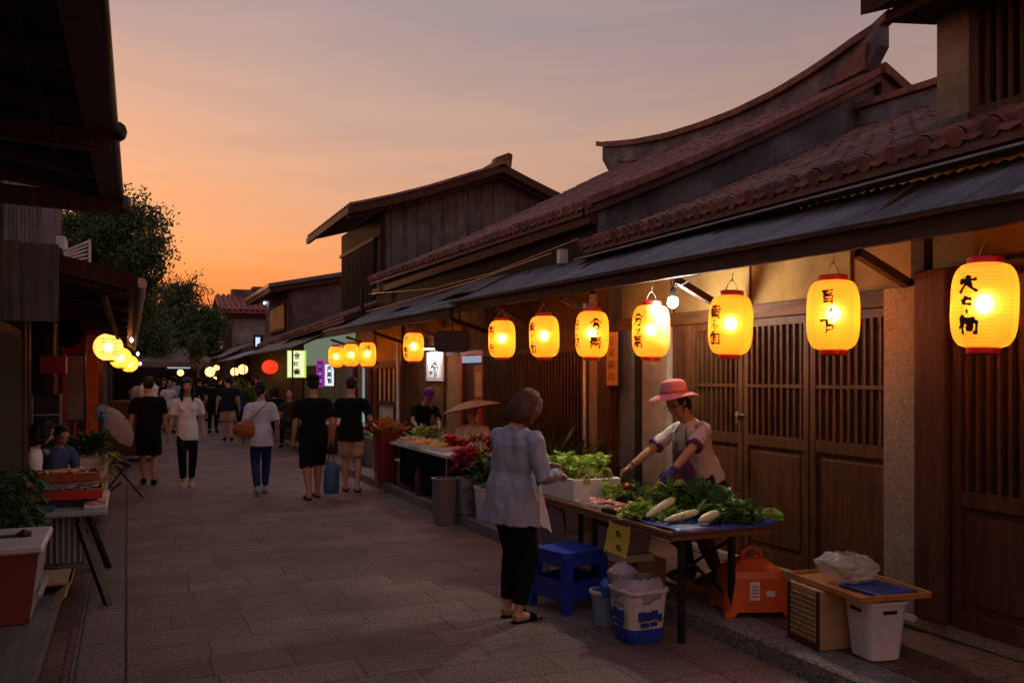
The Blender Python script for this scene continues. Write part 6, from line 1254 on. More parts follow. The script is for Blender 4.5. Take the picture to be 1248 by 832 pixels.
# trays
def tray(name, label, c, sx_, sy_, h, mat, rot=0.0, fill=None, fillmat=None, nf=40, cat='tray', fs=0.02, group=None, fname='food'):
    t = thing(name, label, cat, c, group=group, rotz=rot, world=False); mb = MB(); w_ = 0.006
    mb.box(-sx_/2, sx_/2, -sy_/2, sy_/2, 0, 0.006)
    for a in ((-sx_/2, sx_/2, -sy_/2-0.004, -sy_/2+w_), (-sx_/2, sx_/2, sy_/2-w_, sy_/2+0.004)): mb.box(*a, 0.006, h)
    for a in ((-sx_/2-0.004, -sx_/2+w_, -sy_/2, sy_/2), (sx_/2-w_, sx_/2+0.004, -sy_/2, sy_/2)): mb.box(*a, 0.006, h-0.0005)
    mb.build('tray_body', mat, t)
    if fill:
        m2 = MB(); rr = random.Random(int(c[0]*991 + c[1]*77))
        for k in range(nf):
            x, y = rr.uniform(-.42, .42)*sx_, rr.uniform(-.42, .42)*sy_; z = h*0.6 + rr.random()*fs*1.1; Mx = Matrix.Rotation(rr.uniform(0, 3.1), 3, 'Z') @ Matrix.Rotation(rr.uniform(-.5, .5), 3, 'X')
            if fill == 'slice': m2.ell((x, y, z), (fs*1.5, fs*0.8, fs*0.22), 8, 5, M=Mx)
            elif fill == 'ball': m2.ell((x, y, z), (fs*rr.uniform(.8, 1.1),)*3, 8, 6, M=Mx)
            else: m2.ell((x, y, z), (fs*1.9, fs*0.35, fs*0.3), 7, 5, M=Mx)
        m2.build(fname, fillmat, t)
    return t
tray('meat_tray', 'flat white tray of red sliced meat beside the foam box', (3.30, 6.05, TZ), 0.24, 0.34, 0.025, M_foam, 0.1, 'slice', M_meat, 70, fs=0.024, fname='meat')
tray('meat_tray', 'black tray of pink sliced meat in front of the white wrapped roll', (3.40, 5.76, TZ), 0.20, 0.26, 0.03, M_black, -0.1, 'slice', M_meat, 45, fs=0.022, fname='meat')
tray('snack_tray', 'black tray of golden fried pieces near the street edge of the table', (3.26, 5.62, TZ), 0.19, 0.26, 0.03, M_black, 0.15, 'slice', M_snack, 50, fs=0.020)
tray('herb_tray', 'dark tray with green herbs under the orange flower', (3.66, 6.15, TZ), 0.24, 0.30, 0.04, M_black, 0.1, 'ball', V_dark, 40, fs=0.024, fname='herbs')
bunch('herb_bunch', 'small curly green bunch lying between the foam box and the trays', (3.44, 6.12, TZ+0.02), 16, 0.13, 0.05, V_lettuce, spread=1.0, seed=21, ruff=0.012)
bunch('herb_bunch', 'dark green bunch beside the orange flower', (3.58, 5.98, TZ+0.03), 22, 0.15, 0.045, V_dark, spread=1.1, seed=22, ruff=0.010, tilt=(0.3, -0.4, 0.7))
t = thing('orange_flower', 'bright orange carved flower among the trays', 'flower', (3.60, 6.10, TZ+0.08)); mb = MB()
for k in range(22): a = k*2.4; leaf(mb, (3.60, 6.10, TZ+0.10), (math.cos(a), math.sin(a), 0.35 + 0.9*(k/22)), 0.075, 0.032, 0.4, seg=4)
mb.build('petals', pmat('orange_petal', (0.75, 0.22, 0.02), 0.5, 0.25, 20, trans=0.3), t)
mb = MB(); mb.ell((3.60, 6.10, TZ+0.06), (0.035, 0.035, 0.05), 10, 7); mb.build('calyx', V_mid, t)
mb = MB(); mb.loft([(3.50, 5.60, TZ+0.045), (3.50, 5.61, TZ+0.045), (3.62, 5.80, TZ+0.045), (3.63, 5.81, TZ+0.045)], [0.036, 0.042, 0.042, 0.036], n=18); tag(mb.build('paper_roll', M_foam, smooth=False), 'white wrapped roll lying near the blue glove', 'roll')
# greens at the near end
def daikon(label, a, b, r):
    t = thing('daikon', label, 'vegetable', a, group='daikon radishes'); mb = MB(); a = Vector(a); b = Vector(b); mb.loft([a, a.lerp(b, .08), a.lerp(b, .35), a.lerp(b, .7), a.lerp(b, .93), b], [r*0.4, r*0.85, r, r*0.85, r*0.45, r*0.08], n=16); mb.build('root', V_daikon, t, smooth=True)
    d = (a-b).normalized(); m2 = MB()
    for k in range(12): leaf(m2, a, d + Vector((jit(.5), jit(.5), rnd.uniform(0, .7))), 0.13, 0.035, 0.5, seg=5, ruff=0.006)
    m2.build('leaves', V_mid, t)
daikon('largest daikon, pointing to the street at the near end of the table', (3.48, 5.30, TZ+0.13), (3.19, 5.20, TZ+0.04), 0.032)
daikon('lower daikon lying closest to the table corner', (3.52, 5.08, TZ+0.07), (3.22, 5.03, TZ+0.035), 0.027)
daikon('short greenish daikon at the near corner of the table', (3.60, 4.97, TZ+0.07), (3.40, 4.90, TZ+0.04), 0.033)
def pile(name, label, c, r, n, L_, w, mat, seed, d0=(0, 0, 1), ruff=0.01, bend=0.8, seg=5, cat='vegetable', jitd=0.7):
    rr = random.Random(seed); t = thing(name, label, cat, c); m2 = MB(); D = Vector(d0)
    for k in range(n):
        x, y = rr.gauss(0, .5), rr.gauss(0, .5); hgt = max(0, 1 - (x*x + y*y)); p = Vector((c[0] + x*r[0], c[1] + y*r[1], c[2] + hgt*r[2]*rr.uniform(.2, 1)))
        leaf(m2, p, D + Vector((rr.gauss(0, jitd), rr.gauss(0, jitd), rr.gauss(0.1, jitd*.6))), L_*rr.uniform(.7, 1.2), w*rr.uniform(.7, 1.2), bend*rr.uniform(.4, 1.4), seg=seg, ruff=ruff)
    m2.build('leaves', mat, t); return t
pile('leafy_greens', 'frilly light green heap at the street edge of the table', (3.26, 5.38, TZ+0.01), (0.10, 0.11, 0.07), 150, 0.08, 0.045, V_lettuce, 31, ruff=0.012)
pile('leafy_greens', 'tall mid green leafy heap behind the daikons', (3.55, 5.38, TZ+0.02), (0.15, 0.14, 0.17), 190, 0.13, 0.065, V_mid, 32, ruff=0.010)
pile('leafy_greens', 'curly bright leaves on top of the pile beside the seller glove', (3.50, 5.52, TZ+0.09), (0.10, 0.08, 0.08), 100, 0.08, 0.05, V_lettuce, 36, ruff=0.012)
t = thing('cabbage', 'glossy dark green cabbage heads on top of the vegetable pile', 'vegetable', (3.66, 5.25, TZ+0.1)); m2 = MB()
for (cu, cv, cz, r) in ((3.66, 5.27, TZ+0.13, 0.085), (3.72, 5.14, TZ+0.11, 0.075)):
    for k in range(26):
        a = k*2.39996; e = -0.3 + 1.7*k/26; n_ = Vector((math.cos(a)*math.cos(e), math.sin(a)*math.cos(e), math.sin(e))); leaf(m2, Vector((cu, cv, cz)) + n_*r*0.72 - Vector((0, 0, 0.035)), (Vector((0, 0, 1)) - n_*n_.z*0.8 + n_*0.25), r*1.6, r*1.35, -0.9, nrm=n_, seg=5, ruff=0.003)
m2.build('leaves', V_cabbage, t)
for k, (u, v, s_) in enumerate(((3.66, 5.02, 41), (3.76, 4.99, 42), (3.84, 5.06, 43))):
    bunch('spinach_bunch', ('bundle of long dark stems fanned beside the short daikon', 'middle bundle of dark leafy stems at the near table end', 'bundle of dark stems nearest the seller side of the table end')[k], (u-0.03, v+0.14, TZ+0.05), 26, 0.27, 0.055, V_dark, tilt=(0.25, -1, 0.05), spread=0.35, seed=s_, ruff=0.004, stemmat=pmat('green_stalk', (0.10, 0.22, 0.05), 0.4, 0.2, 9), sl=0.55, group='spinach bundles')
bunch('long_beans', 'pale green stalk bundle hanging over the far right corner of the table', (3.86, 5.10, TZ+0.035), 40, 0.28, 0.018, V_mid, tilt=(0.75, -0.8, 0.0), spread=0.22, seed=44, ruff=0.0, stemmat=pmat('bean_green', (0.22, 0.34, 0.09), 0.45, 0.2, 9), sl=0.85)
pile('leafy_greens', 'broad dark leaves behind the stalk bundles at the table end', (3.83, 5.28, TZ+0.03), (0.10, 0.10, 0.12), 60, 0.14, 0.08, V_dark, 37, ruff=0.006)
pile('leafy_greens', 'dark leaves spilling over the near table edge beside the stalk bundles', (3.74, 4.97, TZ+0.01), (0.14, 0.07, 0.09), 90, 0.11, 0.06, V_dark, 38, ruff=0.006)
pile('leafy_greens', 'small frilly leaves tucked between the daikons', (3.36, 5.14, TZ+0.01), (0.09, 0.07, 0.05), 60, 0.07, 0.04, V_mid, 39, ruff=0.008)
# bag in the shopper's hand and white cloth strip
mb = MB(); g = []; hw = sw['root'].matrix_basis @ sw['wr'][1]; wv = Vector(hw) + Vector((0.10, -0.02, -0.03))
for i in range(12):
    t_ = i/11; g.append([(wv.x + 0.02 + (0.01+0.05*t_)*math.cos(j*1.0) + 0.10*t_*t_, wv.y - 0.02*t_ + (0.008+0.045*t_)*math.sin(j*1.0) + 0.02*t_, wv.z - 0.20*t_ - 0.01*math.sin(j*2)) for j in range(7)])
mb.sheet(g); tag(mb.build('carrier_bag', M_film, smooth=True), 'thin clear plastic bag held open in the shopper right hand', 'bag')
mb = MB(); g = []; b0 = Vector(at_Y(657, 6.28) + (zz(592, 6.28),)); b1 = Vector(at_Y(662, 6.22) + (zz(642, 6.22),))
for i in range(10):
    t_ = i/9; c_ = b0.lerp(b1, t_); wd = 0.012 + 0.045*t_**0.7; g.append([(c_.x + wd*(k-2)/2*0.92, c_.y - wd*(k-2)/2*0.39 + 0.010*math.sin(k*2 + t_*3), c_.z + 0.012*t_*(k % 2) - 0.02*t_*(k-2)) for k in range(5)])
mb.sheet(g, 0.003); tag(mb.build('white_cloth', M_foam, smooth=True), 'white cloth strip hanging from the shopper forearm', 'cloth')
# yellow paper sheet hanging from table edge
yp = thing('yellow_paper', 'yellow paper with ink drawings hanging from the street edge of the table', 'paper', (3.13, 6.0, 0.6)); mb = MB(); g = []
v_a, _ = at_u(768, 3.13); v_b, _ = at_u(742, 3.13)
for i in range(8):
    t_ = i/7; g.append([(3.132 - 0.03*t_*t_, v_a + (v_b-v_a)*(j/6)*(1.0 if t_ < .2 else 1.06) + 0.01*t_, TZ - 0.05 - 0.20*t_ + (0.02 if j in (0, 6) and i == 0 else 0)) for j in range(7)])
mb.sheet(g, 0.002); mb.build('sheet', pmat('yellow_paper', (0.60, 0.48, 0.04), 0.6, 0.1, 6, bump=0.1), yp)
for cx_, cz_, n_ in ((0.5, 0.30, 9), (0.4, 0.76, 7)):
    mb = MB()
    for k in range(n_):
        a = k*2.4; v = v_a + (v_b - v_a)*cx_; z = TZ-0.05-0.2*cz_; uu = 3.126 - 0.03*cz_*cz_ - 0.003; mb.loft([(uu, v + 0.022*math.cos(a), z + 0.016*math.sin(a)), (uu, v + 0.032*math.cos(a+.8), z + 0.022*math.sin(a+.8)), (uu, v+0.012*math.cos(a+1.6), z + 0.010*math.sin(a+1.6))], 0.0025, n=4)
    mb.build('ink_drawing', M_ink, yp)

# ------------------------------------------------------------------ under the table
def stool(label, c, s, h, mat, rot):
    t = thing('plastic_stool', label, 'stool', c, rotz=rot, world=False); mb = MB(); top = s*0.42; bot = s*0.5
    mb.prism([(-top, -top+.03, h), (-top+.03, -top, h), (top-.03, -top, h), (top, -top+.03, h), (top, top-.03, h), (top-.03, top, h), (-top+.03, top, h), (-top, top-.03, h)], (0, 0, -0.035)); mb.build('seat', mat, t)
    for sx in (-1, 1):
        for sy in (-1, 1):
            m2 = MB(); a = Vector((sx*(top-.03), sy*(top-.03), h-0.036)); b = Vector((sx*(bot-.03), sy*(bot-.03), 0)); w0 = 0.034
            vs = []
            for p, w_ in ((a, w0), (b, w0*0.85)):
                for dx, dy in ((1, 1), (-1, 1), (-1, -1), (1, -1)): vs.append((p.x + dx*w_, p.y + dy*w_, p.z))
            m2.add(vs, [(0, 1, 2, 3), (7, 6, 5, 4), (0, 4, 5, 1), (1, 5, 6, 2), (2, 6, 7, 3), (3, 7, 4, 0)]); m2.build('leg', mat, t)
    m2 = MB()
    for zc, hh, k in ((h-0.070, 0.065, 0.0), (h*0.36, h*0.32, 0.5), (h*0.50, 0.02, 0.5)):
        q = top + (bot-top)*(1 - zc/h) - 0.012
        for s_ in (-1, 1): m2.box(-q+0.05, q-0.05, s_*q-0.004, s_*q+0.004, zc-hh/2, zc+hh/2); m2.box(s_*q-0.004, s_*q+0.004, -q+0.05, q-0.05, zc-hh/2, zc+hh/2)
    m2.build('apron_panel', mat, t); return t
stool('square blue plastic stool beside the shopper, under the table', (3.02, 6.0, 0), 0.46, 0.43, P_blue, 0.25)
t = thing('lined_bin', 'whitish bin lined with a cloudy plastic bag under the near table corner, blue printed label', 'bin', (3.05, 5.07, 0)); mb = MB(); tub(mb, (3.05, 5.07, 0), 0.125, 0.155, 0.34, sq=5); mb.build('bin_body', P_white, t, smooth=False)
mb = MB(); crumple_bag(mb, (3.05, 5.07, 0.16), 0.155, 0.155, 0.24, 3, topr=0.8); mb.build('bag_liner', M_bagw, t, smooth=True)
mb = MB(); crumple_bag(mb, (3.0, 5.19, 0.30), 0.09, 0.07, 0.17, 7, topr=0.25); mb.build('bag_loop', M_bagw, t, smooth=True)
mb = MB(); tub(mb, (3.05, 5.07, 0.002), 0.129, 0.137, 0.09, sq=5, rim=0.0); mb.build('blue_base', P_blue, t)
M_lab = plastic('blue_print', (0.01, 0.03, 0.28))
mb = MB()
for k, (y0_, x0_, w_, h_) in enumerate(((0.15, -0.085, 0.05, 0.06), (0.15, -0.03, 0.035, 0.055), (0.155, 0.01, 0.045, 0.06), (0.14, 0.06, 0.025, 0.05), (0.11, -0.07, 0.06, 0.03), (0.115, 0.0, 0.05, 0.028))):
    ang = -2.42; nrm_ = Vector((math.cos(-1.5708), math.sin(-1.5708), 0))
    mb.box(3.05 + x0_, 3.05 + x0_ + w_, 5.07-0.158, 5.07-0.1485, y0_, y0_ + h_, bev=0.003)
    mb.box(3.05 - 0.158, 3.05-0.1485, 5.07 + x0_, 5.07 + x0_ + w_, y0_, y0_ + h_, bev=0.003)
mb.build('printed_label', M_lab, t)
mb = MB(); crumple_bag(mb, (2.93, 5.22, 0.25), 0.07, 0.03, 0.12, 5, topr=0.6); mb.build('blue_bag_edge', P_dblue, t, smooth=True)
t = thing('small_bucket', 'small light blue bucket with white rim between the blue stool and the lined bin', 'bucket', (3.01, 5.44, 0)); mb = MB(); tub(mb, (3.01, 5.44, 0), 0.072, 0.095, 0.235, sq=None, rim=0.001); mb.build('bucket_body', P_ltblue, t, smooth=False)
mb = MB(); mb.lathe([(0.094, 0.215), (0.107, 0.218), (0.108, 0.238), (0.09, 0.24)], n=28, c=(3.01, 5.44, 0), cap=False); mb.build('rim', P_white, t)
t = thing('white_sack', 'crumpled whitish sack with a knotted top left of the blue stool', 'sack', (3.1, 7.0, 0)); mb = MB(); crumple_bag(mb, (3.02, 6.75, 0.0), 0.17, 0.15, 0.34, 11, topr=0.5); mb.build('sack_body', M_bagw, t, smooth=True)
mb = MB(); mb.loft([(2.95, 6.68, 0.34), (2.98, 6.7, 0.40), (3.06, 6.72, 0.37), (3.1, 6.7, 0.33)], [0.03, 0.03, 0.025, 0.015], n=8); mb.build('knot', P_grey, t, smooth=True)
t = thing('parcel_rack', 'grey bin with folded papers on a low wooden crate under the table', 'crate', (3.6, 5.9, 0.12))
mb = MB(); tub(mb, (3.52, 6.05, 0.36), 0.15, 0.18, 0.20, sq=6); mb.build('grey_bin', P_ltgrey, t)
mb = MB(); mb.box(3.38, 3.68, 5.88, 6.22, 0.30, 0.355); mb.build('papers', M_foam, t); mb = MB(); mb.box(3.55, 3.80, 5.9, 6.2, 0.121, 0.298); mb.build('crate_body', M_card, t)
t = thing('hanging_cloth', 'purplish translucent cloth hanging under the far end of the table', 'cloth', (3.2, 7.0, 0.4)); mb = MB(); g = []
for i in range(8): g.append([(3.18 + 0.02*math.sin(j*1.3+i*.3) + 0.02*i/7, 6.45 + 0.62*j/12, 0.655 - 0.40*i/7) for j in range(13)])
mb.sheet(g, 0.003); mb.build('cloth_body', pmat('mauve_sheet', (0.16, 0.11, 0.14), 0.6, 0.2, 5, bump=0.2), t, smooth=True)

# ------------------------------------------------------------------ orange step stool
u0, v0 = 3.88, 4.98
t = thing('orange_stool', 'bright orange plastic step stool with a loop handle, on the sidewalk behind the table', 'stool', (u0, v0, 0.12), world=False, rotz=-0.35); t.scale = (1.13, 1.13, 1.1)
def shell(w0, d0, w1, d1, h, z0=0.0, th=0.006): return [[(-w0/2, -d0/2, z0), (w0/2, -d0/2, z0), (w0/2, d0/2, z0), (-w0/2, d0/2, z0)], [(-w1/2, -d1/2, h), (w1/2, -d1/2, h), (w1/2, d1/2, h), (-w1/2, d1/2, h)]]
mb = MB(); 
secs = [(0.40, 0.34, 0.03), (0.375, 0.315, 0.15), (0.36, 0.30, 0.225), (0.33, 0.265, 0.262), (0.24, 0.18, 0.29), (0.14, 0.10, 0.325)]
vs = []; nn = 32
for w_, d_, z in secs:
    for j in range(nn):
        a = 2*math.pi*j/nn; ca, sa = math.cos(a), math.sin(a); k = (abs(ca)**6+abs(sa)**6)**(-1/6); vs.append((w_/2*ca*k, d_/2*sa*k, z))
mb.add(vs, [(i*nn+j, i*nn+(j+1) % nn, (i+1)*nn+(j+1) % nn, (i+1)*nn+j) for i in range(len(secs)-1) for j in range(nn)] + [tuple((len(secs)-1)*nn+j for j in range(nn))]); mb.build('stool_body', P_orange, t, smooth=False)
for sx in (-1, 1):
    for sy in (-1, 1): m2 = MB(); m2.prism([(sx*0.13, sy*0.172, 0.03), (sx*0.205, sy*0.172, 0.03), (sx*0.208, sy*0.175, 0), (sx*0.155, sy*0.175, 0)], (0, -sy*0.05, 0)); m2.build('foot', P_orange, t)
m2 = MB(); m2.loft([(-0.06, 0, 0.31), (-0.052, 0, 0.36), (0, 0, 0.39), (0.052, 0, 0.36), (0.06, 0, 0.31)], [0.017, 0.015, 0.014, 0.015, 0.017], n=10); m2.build('loop_handle', P_orange, t, smooth=True)
m2 = MB(); m2.box(-0.06, 0.0, -0.1655, -0.1625, 0.10, 0.21); m2.box(0.04, 0.09, -0.164, -0.161, 0.12, 0.155); m2.build('paper_sticker', M_foam, t)
m2 = MB()
for k in range(4): m2.box(-0.05, -0.01, -0.1668, -0.1660, 0.12+k*0.02, 0.126+k*0.02)
m2.build('sticker_print', M_redpaint, t)

# ------------------------------------------------------------------ crate, tray, bag and white bin (right)
ub, vb = 3.88, 4.20
t = thing('woven_crate', 'wooden box with a woven cane front on the kerb stones at the lower right', 'crate', (ub, vb, 0.12), world=False, rotz=-0.12)
M_cane = pmat('woven_cane', (0.30, 0.19, 0.07), 0.55, 0.3, 20, bump=0.3)
mb = MB(); mb.box(-0.20, 0.16, -0.15, 0.17, 0, 0.34, bev=0.004); mb.build('box_body', M_card, t)
mb = MB()
for zc in np.arange(0.05, 0.31, 0.030):
    for y in np.arange(-0.12, 0.15, 0.034): o_ = 0.012 if int(round(zc/0.030)) % 2 else 0; mb.ell((-0.206, y+o_, zc), (0.009, 0.015, 0.010), 8, 5)
for y in np.arange(-0.12, 0.15, 0.034): mb.loft([(-0.204, y+0.008, 0.035), (-0.204, y+0.008, 0.32)], 0.005, n=5)
mb.build('woven_panel', M_cane, t)
mb = MB(); 
for a in ((-0.145, -0.125), (0.145, 0.165)): mb.box(-0.212, -0.20, a[0], a[1], 0.0, 0.34)
mb.box(-0.2125, -0.2005, -0.125, 0.145, 0.0, 0.03); mb.build('panel_frame', M_wood, t)
t2 = thing('wooden_tray', 'orange-brown wooden tray lying across the woven crate and the white bin', 'tray', (ub+0.08, vb-0.1, 0.465), world=False, rotz=-0.12)
M_traywood = pmat('orange_wood', (0.38, 0.16, 0.045), 0.45, 0.3, 5, stretch=(6, .6, 6), bump=0.15)
mb = MB(); mb.box(-0.25, 0.20, -0.36, 0.32, 0.0, 0.012, bev=0.004)
for a in ((-0.26, 0.21, -0.372, -0.355), (-0.26, 0.21, 0.315, 0.332)): mb.box(*a, 0.0, 0.034, bev=0.004)
for a in ((-0.262, -0.246, -0.355, 0.315), (0.196, 0.212, -0.355, 0.315)): mb.box(*a, 0.0, 0.034)
mb.build('tray_body', M_traywood, t2)
mb = MB(); mb.box(ub-0.08, ub+0.2, vb-0.44, vb-0.12, 0.479, 0.50, bev=0.006); tag(mb.build('blue_tray', plastic('navy_tray', (0.01, 0.03, 0.22))), 'shallow dark blue tray under the clear plastic bag', 'tray')
t3 = thing('clear_bag', 'crumpled clear plastic bag of food on the wooden tray', 'bag', (ub, vb-0.1, 0.50)); mb = MB(); crumple_bag(mb, (ub+0.02, vb-0.08, 0.505), 0.14, 0.16, 0.15, 17, n=44, m=18, topr=0.45); mb.build('film', bagmat('shiny_film', (0.62, 0.6, 0.58), 0.42, 0.15), t3, smooth=True)
mb = MB(); rr = random.Random(9)
for k in range(10): mb.ell((ub+0.02+rr.uniform(-.08, .08), vb-0.08+rr.uniform(-.09, .09), 0.53+rr.uniform(0, .05)), (0.035, 0.03, 0.022), 8, 6)
mb.build('food', pmat('mixed_food', (0.30, 0.10, 0.05), 0.5, 0.5, 12, col2=(0.16, 0.24, 0.06)), t3)
t = thing('white_bin', 'square white plastic bin with a dark handle slot under the wooden tray', 'bin', (3.89, 3.89, 0.12), world=False, rotz=-0.15); mb = MB(); tub(mb, (0, 0, 0), 0.098, 0.125, 0.335, sq=6, sy=1.05, n=40); mb.build('bin_body', P_white, t)
mb = MB(); mb.box(-0.045, 0.045, -0.1335, -0.128, 0.265, 0.285, bev=0.006); mb.box(-0.128, -0.122, -0.05, 0.05, 0.265, 0.285, bev=0.006); mb.build('handle_slot', M_void, t)

# ------------------------------------------------------------------ potted palm behind table
def frond_plant(name, label, c, n, L_, w, mat, pot, group=None, seed=1, up_=1.0):
    t = thing(name, label, 'plant', c, group=group); rr = random.Random(seed); m2 = MB()
    for k in range(n):
        a = rr.uniform(0, 2*math.pi); sp_ = rr.uniform(.15, 1.0); leaf(m2, (c[0]+0.04*math.cos(a), c[1]+0.04*math.sin(a), c[2]+pot[1]), (math.cos(a)*sp_, math.sin(a)*sp_, up_), L_*rr.uniform(.65, 1.1), w*rr.uniform(.8, 1.2), rr.uniform(.6, 1.7), seg=8, fold_=0.4)
    m2.build('fronds', mat, t); m2 = MB(); tub(m2, c, pot[0]*0.75, pot[0], pot[1]); m2.build('pot', pot[2], t); return t
u, v = at_Y(676, 9.6); frond_plant('potted_palm', 'bushy potted plant with long arching leaves behind the lettuce box', (u, v, 0.115), 110, 0.72, 0.045, V_palm, (0.17, 0.48, P_grey), seed=3)
u, v = at_Y(702, 9.3); frond_plant('potted_palm', 'thinner arching potted plant against the dark slat wall', (u, v, 0.115), 60, 0.65, 0.035, V_palm, (0.14, 0.46, P_grey), seed=6)
# ------------------------------------------------------------------ flower stall
t = thing('stall_table', 'low stall table with a black drape carrying orange produce', 'table', (4.0, 11.4, 0.12))
mb = MB(); mb.box(3.55, 4.30, 10.35, 12.9, 0.70, 0.74, bev=0.005); mb.build('tabletop', M_white, t)
mb = MB(); g = []
for i in range(2): g.append([(3.56 + 0.02*math.sin(j*1.9), 10.40 + 2.0*j/30, 0.70 - 0.5*i) for j in range(31)])
mb.sheet(g, 0.004); mb.box(3.57, 4.28, 10.37, 10.375, 0.2, 0.70); mb.build('drape', K['black_cloth'], t)
for u, v in ((3.6, 12.8), (4.25, 12.8), (4.25, 10.45), (3.62, 10.45)): mb = MB(); mb.box(u-.02, u+.02, v-.02, v+.02, 0.12, 0.70); mb.build('leg', M_darkmetal, t)
M_orangefood = pmat('orange_produce', (0.80, 0.36, 0.05), 0.5, 0.3, 30, bump=0.3, col2=(0.85, 0.6, 0.15))
for k, (v, u, mt, lab) in enumerate(((12.4, 3.75, M_snack, 'pile of pale yellow slices at the far end of the stall table'), (11.7, 3.72, M_orangefood, 'orange fruit pile on the stall table, middle of the row'), (11.1, 3.8, M_orangefood, 'orange fruit pile nearest the red flowers'), (12.0, 4.05, V_mid, 'green vegetable tray before the purple capped keeper'))):
    tray('produce_tray', lab, (u, v, 0.741), 0.36, 0.45, 0.05, M_foam, 0, 'ball', mt, 60, fs=0.036, group='produce trays on the stall table', fname='produce')
pile('cabbage_heap', 'heap of green and white cabbages beside the purple capped keeper', (4.05, 12.75, 0.76), (0.2, 0.25, 0.16), 120, 0.16, 0.09, V_yel, 55, ruff=0.01)
def cyl_bin(name, label, c, r, h, mat, sq=5, cat='bin'):
    t = thing(name, label, cat, c); m2 = MB(); tub(m2, c, r*0.86, r, h, sq=sq); m2.build('bin_body', mat, t); return t
cyl_bin('tall_bin', 'tall dark red tapered bin full of dried orange leaves', (3.62, 13.3, 0.12), 0.20, 0.74, P_red)
t = thing('dried_leaves', 'spiky heap of dried orange leaves on top of the tall red bin', 'leaves', (3.62, 13.3, 0.8)); m2 = MB(); rr = random.Random(2)
for k in range(130): a = rr.uniform(0, 6.28); q = rr.random(); leaf(m2, (3.60+0.22*q*math.cos(a), 13.3+0.26*q*math.sin(a), 0.84), (math.cos(a)*q*1.3, math.sin(a)*q*1.3, 0.75), 0.25*rr.uniform(.6, 1.2), 0.07, 0.5, seg=4, ruff=0.01)
m2.build('leaves', pmat('dried_orange', (0.50, 0.20, 0.05), 0.7, 0.4, 9, trans=0.2, rand=0.3), t)
t = thing('red_cooler', 'dark red cooler box with a white lid beside the tall red bin', 'cooler', (3.75, 12.4, 0.12)); mb = MB(); mb.box(3.60, 4.1, 12.0, 12.75, 0.12, 0.46, bev=0.02); mb.build('box_body', P_red, t); mb = MB(); mb.box(3.58, 4.12, 11.98, 12.77, 0.461, 0.50, bev=0.012); mb.build('lid', P_white, t)
t = thing('jug', 'dark bottle shaped jug standing in front of the red cooler', 'jug', (3.62, 11.5, 0.12)); mb = MB(); mb.lathe([(0.10, 0), (0.11, 0.02), (0.11, 0.26), (0.07, 0.36), (0.03, 0.42), (0.03, 0.47)], n=20, c=(3.62, 11.5, 0.12)); mb.build('jug_body', plastic('dark_red_brown', (0.10, 0.02, 0.02)), t, smooth=True); mb = MB(); mb.loft([(3.62, 11.42, 0.46), (3.62, 11.34, 0.42), (3.62, 11.36, 0.30)], 0.012, n=6); mb.build('handle', P_grey, t)
for k, (u, v) in enumerate(((3.66, 11.0), (3.80, 10.9))):
    t = thing('paper_sack', ('small yellowish paper sack with a crumpled white top in front of the drape', 'second smaller paper sack just right of the first')[k], 'sack', (u, v, 0.12)); mb = MB(); crumple_bag(mb, (u, v, 0.12), 0.10, 0.09, 0.30-0.05*k, 21+k, n=18, topr=0.8); mb.build('sack_body', pmat('kraft_yellow', (0.32, 0.20, 0.05), 0.8, 0.2, 8), t, smooth=True)
    mb = MB(); crumple_bag(mb, (u, v, 0.38-0.05*k), 0.085, 0.07, 0.07, 31+k, n=18, topr=0.5); mb.build('top_lining', M_foam, t, smooth=True)
cyl_bin('grey_bin', 'tall dark grey bin at the street edge of the flower stall', (3.36, 9.85, 0.0), 0.13, 0.53, P_grey); cyl_bin('grey_bin', 'paler grey bin just right of the dark grey one', (3.62, 9.72, 0.12), 0.14, 0.42, plastic('mid_grey_plastic', (0.24, 0.25, 0.29)))
cyl_bin('cream_bin', 'cream box bin half hidden behind the shopper back', (3.68, 9.25, 0.12), 0.15, 0.36, P_white)
t = thing('flower_bunch', 'big bunch of red and magenta flowers leaning over the stall table', 'flowers', (3.75, 10.2, 0.6)); rr = random.Random(12); m2 = MB(); m3 = MB()
for k in range(30):
    px_, py_ = rr.uniform(546, 606), rr.uniform(534, 574); Yk = 10.7 + rr.uniform(-.25, .25)
    if px_ > 580 and py_ > 560: continue
    uu, vv = at_Y(px_, Yk); c = Vector((uu, vv, zz(py_, Yk)))
    for j in range(20): a = j*2.4; d = Vector((math.cos(a), math.sin(a), rr.uniform(-.1, 1.1))) + Vector((-.5, -.4, 0)); leaf(m2 if k % 3 else m3, c, d, 0.10, 0.055, rr.uniform(.3, 1.2), seg=4, ruff=0.006)
m2.build('red_blossoms', pmat('crimson_petal', (0.50, 0.015, 0.03), 0.5, 0.3, 9, trans=0.2, rand=0.3), t); m3.build('pink_blossoms', pmat('magenta_petal', (0.55, 0.03, 0.16), 0.5, 0.3, 9, trans=0.2, rand=0.3), t)
t = thing('leafy_plant', 'tall dark leafy plant with yellow tips right of the red flowers', 'plant', (3.8, 9.6, 0.5)); m2 = MB(); rr = random.Random(14)
for k in range(230):
    px_ = rr.gauss(594, 14); py_ = rr.uniform(556, 618); Yk = 10.3 + rr.gauss(0, .15); uu, vv = at_Y(px_, Yk); leaf(m2, (uu, vv, zz(py_, Yk)), (rr.gauss(0, 1), rr.gauss(-.4, 1), rr.gauss(.2, .7)), 0.14*rr.uniform(.6, 1.3), 0.06, 0.8, seg=4)
m2.build('leaves', V_house, t); m2 = MB(); uu, vv = at_Y(594, 10.3)
